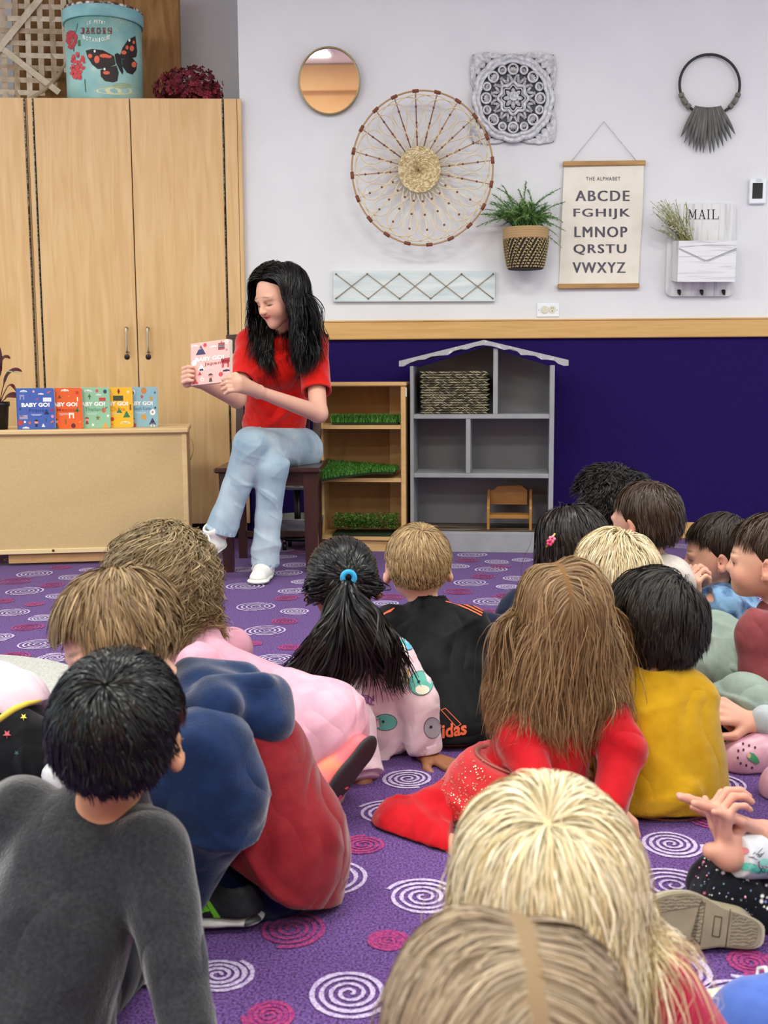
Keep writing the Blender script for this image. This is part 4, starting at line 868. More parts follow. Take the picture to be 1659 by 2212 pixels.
# turf pieces
m_gr = [mat('turf_%d' % i, c1, rough=.6) for i, c1 in enumerate(('3f7a28', '559638', '6cab48', '2a5a1e'))]
def turf(name, label, x0, x1, y, d0, d1, zf, n, h, seed, droop=None, leafy=False, thick=.012):
    rg = random.Random(seed); ua, ub = S.u(x0, y), S.u(x1, y)
    def surf(u, d):
        q = (u - ua) / (ub - ua); e = .012 * math.sin(u * 31 + seed) ; z = zf + thick
        if droop: z += droop(q, d)
        return S.W(u + e * .3, d, z)
    b = MB(); m_base = mat('turf_base', '1e2f16', rough=.9); nx, ny = 20, 6; V = []
    for dz in (0, -thick * .8):
        for j in range(ny + 1):
            for i in range(nx + 1):
                q = i / nx; dd = d0 + (d1 - d0) * j / ny; V.append(surf(ua + (ub - ua) * (.02 + .96 * q), dd) + up * dz)
    k = (nx + 1) * (ny + 1); F = []
    for j in range(ny):
        for i in range(nx): a = j * (nx + 1) + i; F += [(a, a + 1, a + nx + 2, a + nx + 1), (a + k, a + k + nx + 1, a + k + nx + 2, a + k + 1)]
    for i in range(nx): F.append((i, i + k, i + 1 + k, i + 1)); a = ny * (nx + 1) + i; F.append((a, a + 1, a + 1 + k, a + k))
    b.add(V, F, m_base)
    for _ in range(n):
        u = rg.uniform(ua, ub); d = rg.uniform(d0, d1); edge = min(u - ua, ub - u) / (ub - ua)
        if edge < .04 and rg.random() < .5: continue
        p = surf(u, d); m_ = m_gr[rg.choice((0, 1, 1, 2, 3))]; a = rg.uniform(0, 6.28)
        if not leafy:
            hh = h * rg.uniform(.6, 1.2); o = np.array([math.cos(a), math.sin(a), 0]); s_ = np.array([-o[1], o[0], 0]) * .0013; tip = p + up * hh * .85 + o * hh * rg.uniform(.1, .8); mid = p + up * hh * .6 + o * hh * .15
            b.add([p - s_, p + s_, mid + s_ * .9, mid - s_ * .9, tip], [(0, 1, 2, 3), (3, 2, 4)], m_)
        else:
            hh = h * rg.uniform(.3, 1.15); o = nrm(np.array([math.cos(a), math.sin(a), rg.uniform(-.3, .8)])); c = p + up * hh; uu, vv, _w = basis(o); r = rg.uniform(.004, .0075)
            mm = m_gr[rg.choice((0, 1, 3))] if rg.random() > .22 else mat('turf_bud', '8fa457', rough=.6)
            b.add([c, c + uu * r * .6 + o * r, c + o * r * 2, c - uu * r * .6 + o * r], [(0, 1, 2, 3)], mm)
    b.build(name, label=label, cat='artificial grass', group='grass mats on the shelf unit')
turf('grass_mat', 'bushy strip of artificial grass on the top shelf of maple unit', 714, 861, 917, .02, .10, S.z(800, 918.5), 3800, .042, 1)
turf('grass_mat', 'floppy sheet of artificial grass on middle shelf of maple unit', 690, 853, 1031, -.03, .20, S.z(800, 1033), 6500, .020, 2, droop=lambda q, d: (.020 - .055 * max(0, .75 - q) ** 1.2 * max(0, 1 - (d + .03) / .10) if d < .07 else .02 + .03 * max(0, (d - .07)) / .13 * (1 - q)))
turf('grass_mat', 'leafy green artificial boxwood mat on bottom shelf of maple unit', 716, 857, 1157, .0, .16, S.z(800, 1159), 4200, .072, 3, leafy=True)

# doll house
m_dg = mat('grey_paint', '8f8f93', rough=.6, c2='99999c', nscale=(12, 12, 12)); m_dge = mat('grey_paint_worn_edge', 'a3a3a6', rough=.55, c2='d8d8d6', nscale=(40, 40, 40), ramp=(.6, .75))
H = Fr(FL(1040, 1193), math.radians(-5)); HD = .30
hl, hr = H.u(886), H.u(1196, 1000); zt = H.z(1000, 790)
t = thing('doll_house', H.W((hl + hr) / 2, HD / 2, 0), 'grey wooden doll house bookcase with scalloped roof', 'doll house')
th_ = .022
b = MB(); H.box(b, hl, hl + .016, 0, zt, 0, HD, m_dg, .002); b.build('side_panel', t)
b = MB(); H.box(b, hr - .022, hr, 0, zt, 0, HD, m_dg, .002); b.build('side_panel', t)
za, zb_, zc = H.z(1040, 895), H.z(1040, 1023), H.z(1040, 1149)
for (z, tk) in ((za, .021), (zb_, .021)): b = MB(); H.box(b, hl + .016, hr - .022, z - tk, z, 0.002, HD, m_dg, .002); b.build('shelf', t)
b = MB(); H.box(b, hl + .016, hr - .022, zc - .02, zc, 0.002, HD, m_dg, .002); H.box(b, hl + .018, hr - .024, zc, zc + .002, .01, HD - .01, mat('worn_wood_floor', '4b3a2c', rough=.6, c2='8a7d70', nscale=(4, 40, 40), ramp=(.5, .62))); b.build('floor_board', t)
b = MB(); H.box(b, hl + .001, hr - .001, 0, H.z(1040, 1151), -.008, .012, m_dg, .002); b.build('base_board', t)
b = MB(); H.box(b, H.u(1065, 850), H.u(1075, 850), za, H.z(1070, 752), .004, HD, m_dg, .002); b.build('divider', t)
b = MB(); H.box(b, H.u(1006, 960), H.u(1016, 960), zb_, za - .02, .004, HD, m_dg, .002); b.build('divider', t)
b = MB(); zap = H.z(1048, 745); uap = H.u(1048, 745)
b.poly([(hl, .0), (hr, .0), (hr, zt - .01), (uap, zap), (hl, zt - .01)], lambda u, z: H.W(u, HD - .01, z), mat('grey_back', '85858a', rough=.7), fn2=lambda u, z: H.W(u, HD, z)); b.build('back_panel', t)
C6 = lambda x, y: (680 + x / 2.86, 700 + y / 2.86)
gp = [(520, 228), (1045, 98), (1568, 222), (1568, 256), (1540, 258), (1505, 246), (1480, 226), (1440, 220), (1400, 219), (1360, 196), (1310, 192), (1275, 192), (1250, 168), (1215, 153), (1170, 160), (1140, 150), (1095, 136), (1040, 130), (990, 138), (935, 158), (900, 155), (862, 165), (822, 192), (770, 195), (720, 200), (680, 219), (640, 221), (590, 238), (548, 262), (520, 262)]
b = MB(); V, F = tess([C6(x, y) for x, y in gp], 0); b.flat(V, F, lambda x, y: H.pt(x, y, .012), m_dge, fn2=lambda x, y: H.pt(x, y, -.008)); b.build('gable_trim', t)
b = MB()
pl, pa, pr = H.pt(*C6(520, 228), .012), H.pt(*C6(1045, 98), .012), H.pt(*C6(1568, 222), .012)
for (a, c_) in ((pl, pa), (pa, pr)):
    back = -H.N * (HD + .03); th2 = np.array([0, 0, -.016]); f_ = -H.N * .004
    b.add([a + f_, c_ + f_, c_ + back, a + back, a + th2 + f_, c_ + th2 + f_, c_ + back + th2, a + back + th2], [(0, 1, 2, 3), (4, 7, 6, 5), (0, 4, 5, 1), (1, 5, 6, 2), (2, 6, 7, 3), (3, 7, 4, 0)], m_dg)
b.build('roof', t)
# seagrass basket
m_sgd = mat('seagrass_dark', '2b2820', rough=.9); m_sgl = [mat('seagrass_strand_%d' % i, c1, rough=.85) for i, c1 in enumerate(('6d6650', '8f876c', 'a49c80', '504a39'))]
bu0, bu1 = H.u(910, 850, -.03), H.u(1056, 850, -.03); bz0, bz1 = za + .001, H.z(980, 803, -.03)
t = thing('seagrass_basket', H.W((bu0 + bu1) / 2, .13, bz0), 'woven seagrass basket in upper compartment of doll house', 'basket')
b = MB()
for (a0, a1, c0_, c1_) in ((bu0 + .006, bu1 - .006, .036, .044), (bu0 + .006, bu1 - .006, .23, .24), (bu0 + .006, bu0 + .014, .036, .24), (bu1 - .014, bu1 - .006, .036, .24)): H.box(b, a0, a1, bz0, bz1 - .003, c0_, c1_, m_sgd)
H.box(b, bu0 + .006, bu1 - .006, bz0, bz0 + .006, .036, .24, m_sgd); b.build('liner', t)
b = MB(); rg = random.Random(2); nr = 17
for i in range(nr):
    z = bz0 + .005 + (bz1 - bz0 - .008) * i / (nr - 1)
    for side in range(2):
        L_ = (bu1 - bu0) if side == 0 else .2; nst = int(L_ / .0155)
        for j in range(nst):
            q = (j + .5 * (i % 2)) / nst; q = min(max(q, .02), .98); sl = (.004 if i % 2 else -.004) + rg.uniform(-.002, .002); hw = .0115
            if side == 0: P_ = [H.W(bu0 + L_ * q + dx, .034 - .004 * (1 - abs(dx) / hw), z + sl * dx / hw) for dx in (-hw, 0, hw)]
            else: P_ = [H.W(bu0 + .003, .036 + L_ * q + dx, z + sl * dx / hw) for dx in (-hw, 0, hw)]
            b.tube(P_, [.002, .0036, .002], m_sgl[rg.choice((0, 1, 1, 2, 3))], n=5)
b.build('weave', t)
# toy chair
m_tc = mat('toy_chair_wood', '9a6a32', rough=.5, c2='ab7a3e', nscale=(4, 30, 30), ramp=(.3, .7), dist=1)
T_ = lambda x, y, off=-.05: H.pt(*C6(x, y), off)
t = thing('toy_chair', T_(1200, 1255, -.08), 'small orange brown wooden toy chair in the bottom of doll house', 'toy chair')
def extr(name, pts, o0, o1, m_=m_tc): b = MB(); V, F = tess([C6(x, y) for x, y in pts], 0); b.flat(V, F, lambda x, y: H.pt(x, y, o0), m_, fn2=lambda x, y: H.pt(x, y, o1)); return b.build(name, t)
tz0 = zc + .003
def tz(y): return tz0 + (1253 - y) / 2.86 * np.linalg.norm(H.pt(1100, 1100, -.06) - H.pt(1100, 1101, -.06))
def tbox(name, x0, x1, y0, y1, d0, d1): b = MB(); H.box(b, H.u(*C6(x0, 1100), -.06), H.u(*C6(x1, 1100), -.06), tz(y1), tz(y0), d0, d1, m_tc, .002); return b.build(name, t)
ub = lambda x: H.u(*C6(x, 1100), -.06)
b = MB(); V, F = tess([(ub(x), tz(y)) for x, y in ((1082, 1110), (1082, 1022), (1105, 1018), (1130, 994), (1275, 990), (1300, 1012), (1312, 1018), (1312, 1110))], 0); b.flat(V, F, lambda u, z: H.W(u, .150, z), m_tc, fn2=lambda u, z: H.W(u, .160, z)); b.build('backrest', t)
for x in (1072, 1334):
    b = MB(); prof_ = [(.06, tz(1253)), (.075, tz(1253)), (.08, tz(1180)), (.15, tz(1180)), (.155, tz(1253)), (.17, tz(1253)), (.17, tz(1022)), (.15, tz(1015)), (.12, tz(1060)), (.062, tz(1110)), (.056, tz(1125))]
    V, F = tess(prof_, 0); b.flat(V, F, lambda d, z: H.W(ub(x) - .006, d, z), m_tc, fn2=lambda d, z: H.W(ub(x) + .006, d, z)); b.build('side', t)
tbox('seat', 1076, 1330, 1163, 1188, .07, .155)

# ================================================================ WHEELED TRAY STAND
m_gal = mat('galvanised_metal', '8f928d', rough=.5, metal=.4, c2='b9b8ae', nscale=(20, 20, 40), ramp=(.35, .65))
c = FL(644, 1185); c = np.array([c[0], c[1] + .0, 0])
zz = lambda y: AT(658, y, c[1] - .12)[2]
t = thing('tray_stand', c, 'low galvanised oval tray stand on casters behind the chair', 'tray stand')
for (z0, z1, r) in ((zz(1153), zz(1122), .125), (zz(1059), zz(1052), .12)):
    b = MB(); b.lathe([(r * .90, z0), (r * .95, z0 + .002), (r, z1 - .004), (r * 1.03, z1), (r * 1.0, z1 + .002), (r * .97, z1 - .003), (r * .90, z0 + .006), (.001, z0 + .006)], c, m_gal, n=40, sx=1.0, caps=False); b.lathe([(.001, z0), (r * .9, z0)], c, m_gal, n=40, caps=False); b.build('tray', t)
b = MB(); b.tube([c + up * .05, c + up * zz(1056)], .016, m_blk, n=10); b.build('post', t)
b = MB(); b.lathe([(.08, .045), (.09, .055), (.09, .062), (.001, .062)], c, m_blk, n=24); b.build('base', t)
for a in (.6, 2.2, 3.9, 5.4):
    p = c + np.array([(.08) * math.cos(a), .08 * math.sin(a), .02]); b = MB(); b.tube([p + (.008, 0, 0), p - (.008, 0, 0)], .02, m_blk, n=14); b.tube([p + up * .015, p + up * .035], .006, m_steel, n=6); b.build('caster', t)

# ================================================================ CHAIR
m_dw = mat('dark_mahogany', '2e1712', rough=.35, c2='45231b', nscale=(12, 12, 2), ramp=(.3, .7), dist=1, coat=.25)
yf = FL(495, 1237)[1] - .0; yb = FL(520, 1206)[1]
KF = Fr((AT(580, 1237, yf)[0], yf, 0), 0)
sz = AT(580, 1010, yf)[2]; k0, k1 = KF.u(478, 1150), KF.u(686, 1150)
t = thing('wooden_chair', KF.W((k0 + k1) / 2, (yb - yf) / 2, 0), 'dark mahogany wooden chair the woman sits on', 'chair')
DY = yb - yf
def leg_(u0, u1, z1, d0, d1, m_=m_dw, top=1.0, name='leg', ut=0.0):
    b = MB(); V = []
    for z, k in ((0, .8), (z1, 1.0)):
        cu_ = (u0 + u1) / 2 + (ut if z else 0); hw = (u1 - u0) / 2 * k; cd_ = (d0 + d1) / 2; hd = (d1 - d0) / 2 * k
        for a, c2 in ((-1, -1), (1, -1), (1, 1), (-1, 1)): V.append(KF.W(cu_ + a * hw, cd_ + c2 * hd, z))
    b.add(V, [(3, 2, 1, 0), (4, 5, 6, 7), (0, 1, 5, 4), (1, 2, 6, 5), (2, 3, 7, 6), (3, 0, 4, 7)], m_); return b.build(name, t)
leg_(k0, k0 + .052, sz - .025, 0, .052, ut=-.006); leg_(k1 - .058, k1 + .004, sz - .025, 0, .055)
for u in (k0 + .012, k1 - .05):   # rear legs run up into the back posts
    b = MB(); P_ = [KF.W(u + .018, DY + .015, 0), KF.W(u + .018, DY - .015, sz), KF.W(u + .018, DY + .03, sz + .30), KF.W(u + .018, DY + .08, sz + .56)]
    b.tube(P_, [.024, .026, .024, .02], m_dw, n=4, smooth=False, up=(1, 1, 0)); b.build('rear_leg', t)
b = MB(); KF.box(b, k0 - .022, k1 + .018, sz - .022, sz, -.025, DY + .01, m_dw, .006); b.build('seat', t)
b = MB(); KF.box(b, k0 + .03, k1 - .03, sz - .078, sz - .022, .012, .03, m_dw); KF.box(b, k0 + .012, k0 + .03, sz - .078, sz - .022, .03, DY, m_dw); KF.box(b, k1 - .03, k1 - .012, sz - .078, sz - .022, .03, DY, m_dw); b.build('apron', t)
b = MB(); KF.box(b, k0 + .03, k1 - .03, .10, .125, DY - .005, DY + .012, m_dw); b.build('stretcher', t)
ztp = AT(600, 723, yb + .09)[2]
b = MB(); u0_, u1_ = KF.u(490, 740, -DY - .08), KF.u(710, 740, -DY - .08)
V = []; n = 10
for i in range(n + 1):
    q = i / n; u = u0_ + (u1_ - u0_) * q; cv = .02 * (1 - (2 * q - 1) ** 2)
    for (dd, z) in ((0, ztp - .085), (0, ztp), (.02, ztp), (.02, ztp - .085)): V.append(KF.W(u, DY + .065 + dd + cv + (z - ztp) * .12, z + .006 * (1 - (2 * q - 1) ** 2)))
F = [(4 * i + j, 4 * i + (j + 1) % 4, 4 * i + 4 + (j + 1) % 4, 4 * i + 4 + j) for i in range(n) for j in range(4)] + [(3, 2, 1, 0), (4 * n, 4 * n + 1, 4 * n + 2, 4 * n + 3)]
b.add(V, F, m_dw); b.build('top_rail', t)
for k in range(4):
    u = k0 + .075 + (k1 - k0 - .15) * k / 3; b = MB(); b.tube([KF.W(u, DY - .005, sz + .02), KF.W(u, DY + .025, sz + .28), KF.W(u, DY + .075, ztp - .05)], .012, m_dw, n=4, smooth=False, up=(1, 1, 0)); b.build('slat', t)
b = MB(); KF.box(b, k0 + .03, k1 - .03, sz + .02, sz + .055, DY - .015, DY + .008, m_dw); b.build('lower_rail', t)

# light grey rug
m_rug = cloth('grey_rug', 'a9a9a2', 'c9c8c0', bump=1.0, bscale=260, nscale=(200, 200, 200), ramp=(.35, .6), crease=0)
rc = FL(-230, 1530); rr_ = np.linalg.norm(FL(60, 1427) - rc)
b = MB(); b.lathe([(rr_, 0.002), (rr_, .010), (rr_ - .004, .013), (.001, .013)], rc, m_rug, n=96, caps=False); b.build('round_rug', label='light grey round rug at left edge of carpet', cat='rug')
# ================================================================ SOFT BODIES: smooth unions of tapered limbs, meshed
def A3(p): return np.asarray(p, float)
def C(a, b, ra, rb=None, k=.02, flat=None, op=1):
    """tapered limb a->b; flat=(axis, factor) squashes it along axis"""
    return dict(t='c', a=A3(a), b=A3(b), ra=ra, rb=ra if rb is None else rb, k=k, flat=flat, op=op)
def E(c, r, R=None, k=.02, op=1): return dict(t='e', c=A3(c), r=A3(r) if not np.isscalar(r) else np.full(3, float(r)), R=None if R is None else A3(R), k=k, op=op)
def PL(p, n, k=.004, op=-1): return dict(t='p', p=A3(p), n=nrm(n), k=k, op=op)   # half space on the n side; op -1 cuts it away
def BX(c, h, R=None, k=.004, op=-1, r=.002): return dict(t='b', c=A3(c), h=A3(h), R=None if R is None else A3(R), k=k, op=op, rr=r)
def chain(P, r, k=.02, flat=None):
    r = [r] * len(P) if np.isscalar(r) else r
    return [C(P[i], P[i + 1], r[i], r[i + 1], k, flat) for i in range(len(P) - 1)]
def dist(q, P):
    if q['t'] == 'c':
        a, b = q['a'], q['b']; X = P - a; ab = b - a; l2 = float(ab @ ab) + 1e-12
        h = np.clip(X @ ab / l2, 0, 1); D = X - h[:, None] * ab
        if q['flat'] is not None:
            ax = nrm(q['flat'][0]); f = q['flat'][1]; dd = D @ ax; D = D + (dd * (1 / f - 1))[:, None] * ax
            return (np.sqrt((D * D).sum(1)) - (q['ra'] + (q['rb'] - q['ra']) * h)) * (f + 1) / 2
        return np.sqrt((D * D).sum(1)) - (q['ra'] + (q['rb'] - q['ra']) * h)
    if q['t'] == 'e':
        X = P - q['c']
        if q['R'] is not None: X = X @ q['R']
        k0 = np.sqrt(((X / q['r']) ** 2).sum(1)); k1 = np.sqrt(((X / q['r'] ** 2) ** 2).sum(1)) + 1e-9
        return k0 * (k0 - 1) / k1
    if q['t'] == 'p': return -(P - q['p']) @ q['n']
    X = P - q['c']
    if q['R'] is not None: X = X @ q['R']
    D = np.abs(X) - (q['h'] - q['rr']); return np.sqrt((np.maximum(D, 0) ** 2).sum(1)) + np.minimum(D.max(1), 0) - q['rr']
def smin(a, b, k):
    h = np.clip(.5 + .5 * (b - a) / k, 0, 1); return b + (a - b) * h - k * h * (1 - h)
def field(L, P):
    d = None
    for q in L:
        x = dist(q, P)
        if d is None: d = x; continue
        if q['op'] == 1: d = smin(d, x, q['k'])
        elif q['op'] == -1: d = -smin(-d, x, q['k'])
        else: d = -smin(-d, -x, q['k'])
    return d
def bbox(L):
    lo = np.full(3, 1e9); hi = -lo
    for q in L:
        if q['op'] != 1: continue
        if q['t'] == 'c': r = max(q['ra'], q['rb']); a = np.minimum(q['a'], q['b']) - r; b = np.maximum(q['a'], q['b']) + r
        elif q['t'] == 'e': r = q['r'].max() if q['R'] is not None else q['r']; a = q['c'] - r; b = q['c'] + r
        else: r = np.linalg.norm(q['h']); a = q['c'] - r; b = q['c'] + r
        lo = np.minimum(lo, a); hi = np.maximum(hi, b)
    return lo - .012, hi + .012
def mesh_field(L, vox, disp=None, zmin=None):
    lo, hi = bbox(L)
    if zmin is not None: lo[2] = max(lo[2], zmin - .01)
    B = 12; n = np.ceil((hi - lo) / vox).astype(int) + 1; nb = (n + B - 1) // B; n = nb * B + 1
    val = np.ones(n, np.float32)
    ii = np.arange(B + 1) * vox; gx, gy, gz = np.meshgrid(ii, ii, ii, indexing='ij'); G = np.stack([gx.ravel(), gy.ravel(), gz.ravel()], 1)
    rad = B * vox * .87
    bc = np.stack(np.meshgrid(*[(np.arange(k) + .5) * B * vox for k in nb], indexing='ij'), -1).reshape(-1, 3) + lo
    DD = np.array([dist(q, bc) for q in L]); pos = np.array([q['op'] == 1 for q in L]); fd = field(L, bc)
    mx = max([q['k'] for q in L]); dmin = DD[pos].min(0)
    bi = np.stack(np.meshgrid(*[np.arange(k) for k in nb], indexing='ij'), -1).reshape(-1, 3)
    for m in range(len(bc)):
        x, y, z = bi[m] * B
        if dmin[m] > rad * 1.6 + mx or fd[m] < -rad * 2.6: 
            val[x:x + B + 1, y:y + B + 1, z:z + B + 1] = 1 if fd[m] > 0 else -1; continue
    for m in range(len(bc)):
        x, y, z = bi[m] * B
        if dmin[m] > rad * 1.6 + mx or fd[m] < -rad * 2.6: continue
        S_ = [q for j, q in enumerate(L) if (DD[j, m] < max(dmin[m], 0) + 2.4 * rad + 2 * q['k'] if q['op'] == 1 else (DD[j, m] < rad * 1.7 + q['k'] if q['op'] == -1 else True))]
        if not S_ or S_[0]['op'] != 1:
            S_ = [L[int(np.argmin(np.where(pos, DD[:, m], 1e9)))]] + [q for q in S_ if q['op'] != 1]
        val[x:x + B + 1, y:y + B + 1, z:z + B + 1] = field(S_, G + (lo + np.array([x, y, z]) * vox)).reshape(B + 1, B + 1, B + 1)
    ins = val < 0; nx, ny, nz = n
    cnt = np.zeros((nx - 1, ny - 1, nz - 1), np.int8)
    for a in (0, 1):
        for b in (0, 1):
            for c in (0, 1): cnt += ins[a:nx - 1 + a, b:ny - 1 + b, c:nz - 1 + c]
    act = np.argwhere((cnt > 0) & (cnt < 8)); idx = np.full(cnt.shape, -1, np.int32); idx[tuple(act.T)] = np.arange(len(act))
    sm = np.zeros((len(act), 3)); ct = np.zeros(len(act))
    cv = {(a, b, c): val[act[:, 0] + a, act[:, 1] + b, act[:, 2] + c] for a in (0, 1) for b in (0, 1) for c in (0, 1)}
    for ax in range(3):
        for o1 in (0, 1):
            for o2 in (0, 1):
                p = [0, 0, 0]; oth = [i for i in range(3) if i != ax]; p[oth[0]] = o1; p[oth[1]] = o2; q = list(p); q[ax] = 1
                va, vb = cv[tuple(p)], cv[tuple(q)]; s = (va < 0) != (vb < 0); t = np.where(s, va / (va - vb + 1e-20), 0)
                pt = np.zeros((len(act), 3)) + np.array(p, float); pt[:, ax] += t; sm += pt * s[:, None]; ct += s
    V = lo + (act + sm / ct[:, None]) * vox
    F = []
    for ax in range(3):
        a1, a2 = [(1, 2), (2, 0), (0, 1)][ax]; sl0 = [slice(1, None)] * 3; sl0[ax] = slice(0, -1)
        g0 = ins[tuple(slice(1, n[i] - 1) if i != ax else slice(0, n[i] - 1) for i in range(3))]
        g1 = ins[tuple(slice(1, n[i] - 1) if i != ax else slice(1, n[i]) for i in range(3))]
        e = np.argwhere(g0 != g1); sg = g0[tuple(e.T)]; e = e + np.array([0 if i == ax else 1 for i in range(3)])
        def at(d1, d2): k = e.copy(); k[:, a1] -= d1; k[:, a2] -= d2; return idx[tuple(k.T)]
        Q = np.stack([at(1, 1), at(0, 1), at(0, 0), at(1, 0)], 1); Q[~sg] = Q[~sg][:, ::-1]; F.append(Q)
    F = np.concatenate(F); F = F[(F >= 0).all(1)]
    h = vox * .5; T = np.array([[1, -1, -1], [-1, -1, 1], [-1, 1, -1], [1, 1, 1.]])
    for it in range(2):
        fs = [field(L, V + t * h) for t in T]; Nn = sum(f[:, None] * t for f, t in zip(fs, T)); Nn /= np.linalg.norm(Nn, axis=1, keepdims=True) + 1e-12
        if it == 0: V = V - Nn * np.clip(sum(fs) / 4, -vox * .6, vox * .6)[:, None]
    if disp is not None: V = V + Nn * disp(V, Nn)[:, None]
    return V, F
def nz3(P, s, seed=0):
    """cheap smooth noise in -1..1 (sums of warped sines)"""
    r = np.random.default_rng(seed); o = np.zeros(len(P))
    for i in range(4):
        d = nrm(r.normal(size=3)); e = nrm(r.normal(size=3)); o += np.sin((P @ d) * s * r.uniform(.7, 1.6) + 1.7 * np.sin((P @ e) * s * .8 + r.uniform(0, 6)) + r.uniform(0, 6))
    return o / 4
def folds(amp=.004, s=38, dirs=None, seed=0, fine=.3):
    """soft cloth folds: rounded ridges with pinched valleys, fading in and out"""
    def f(V, Nn):
        r = np.random.default_rng(seed + 50); o = np.zeros(len(V)); D = dirs or [(.3, .2, 1.), (.8, .1, .6)]
        for i, d in enumerate(D):
            d = nrm(d)
            for sc, a in ((1.5, 1.0), (2.9, .45)):
                x = (V @ d) * s * sc + 2.6 * nz3(V, s * .33 * sc, seed + 1 + i) + r.uniform(0, 6); mask = np.clip(.45 + 1.1 * nz3(V, s * .35, seed + 7 + i * 3), 0, 1)
                o += a * mask * (.6 - np.abs(np.sin(x * .5)) ** .8 * 1.25)
        return np.maximum(amp * (o * 2.3 + fine * nz3(V, s * 1.1, seed + 3)), -.0035)
    return f
def biggest(V, F):
    """keep the outer surface only (drop inner bubbles and crumbs)"""
    lab = np.arange(len(V))
    while True:
        m = lab[F].min(1); new = lab.copy(); np.minimum.at(new, F.ravel(), np.repeat(m, 4)); new = new[new]
        if (new == lab).all(): break
        lab = new
    c = np.bincount(lab, minlength=len(V)); k = c.argmax(); keep = lab == k
    idx = np.cumsum(keep) - 1; return V[keep], idx[F[keep[F[:, 0]]]]
def soft(name, L, m, parent, vox=.006, disp=None, colfn=None, deco=None, **k):
    V, F = mesh_field(L, vox, disp); V, F = biggest(V, F); b = MB(); ms = m if isinstance(m, (list, tuple)) else [m]
    b.v.append(V); b.nv = len(V); b.f = F.tolist(); b.sm = [True] * len(F)
    for q in ms: b.slot(q)
    if colfn is not None and len(ms) > 1: b.mi = np.asarray(colfn(V[F].mean(1)), int).tolist()
    else: b.mi = [0] * len(F)
    if colfn is not None and len(ms) == 1: b.col = colfn(V)
    if deco is not None: deco(b, BVHTree.FromPolygons([tuple(v) for v in V], F.tolist()), V)
    return b.build(name, parent, **k)
def decal(b, bvh, V2, F, m, px=True, off=.0012, lv=0, y=None):
    """print a flat shape given in photo pixels onto a garment along the line of sight from where it is drawn"""
    if lv: V2, F = subdiv2(V2, F, lv)
    P = []; ok = []
    for (x, y_) in V2:
        d = ray(x, y_); h = bvh.ray_cast(Vector(CAM), Vector(nrm(d)))
        if h[0] is None: P.append((0, 0, 0)); ok.append(False)
        else:
            n_ = np.array(h[1]); n_ = n_ if n_ @ d < 0 else -n_; P.append(np.array(h[0]) + n_ * off); ok.append(True)
    P = np.array(P); G = []
    for f in F:
        if not all(ok[i] for i in f): continue
        q = P[list(f)]; ds = np.linalg.norm(q - CAM, axis=1)
        if ds.max() - ds.min() > .05: continue
        G.append(list(f))
    b.add(P, G, m, True)
def dpoly(b, bvh, pts, m, lv=2, off=.0012): V, F = tess(pts, 0); decal(b, bvh, V, F, m, lv=lv, off=off)
def dtext(b, bvh, t, x0, y0, x1, y1, m, bold=.02, sk=0.0, slope=0.0, off=.0014):
    """text box in pixels: (x0,y0) lower left, (x1,y1) upper right"""
    V, F = text2d(t, bold); V = [(x0 + a * (x1 - x0) + sk * c_, y0 + c_ * (y1 - y0) + slope * a) for a, c_ in V]; decal(b, bvh, V, [list(f) for f in F], m, off=off)

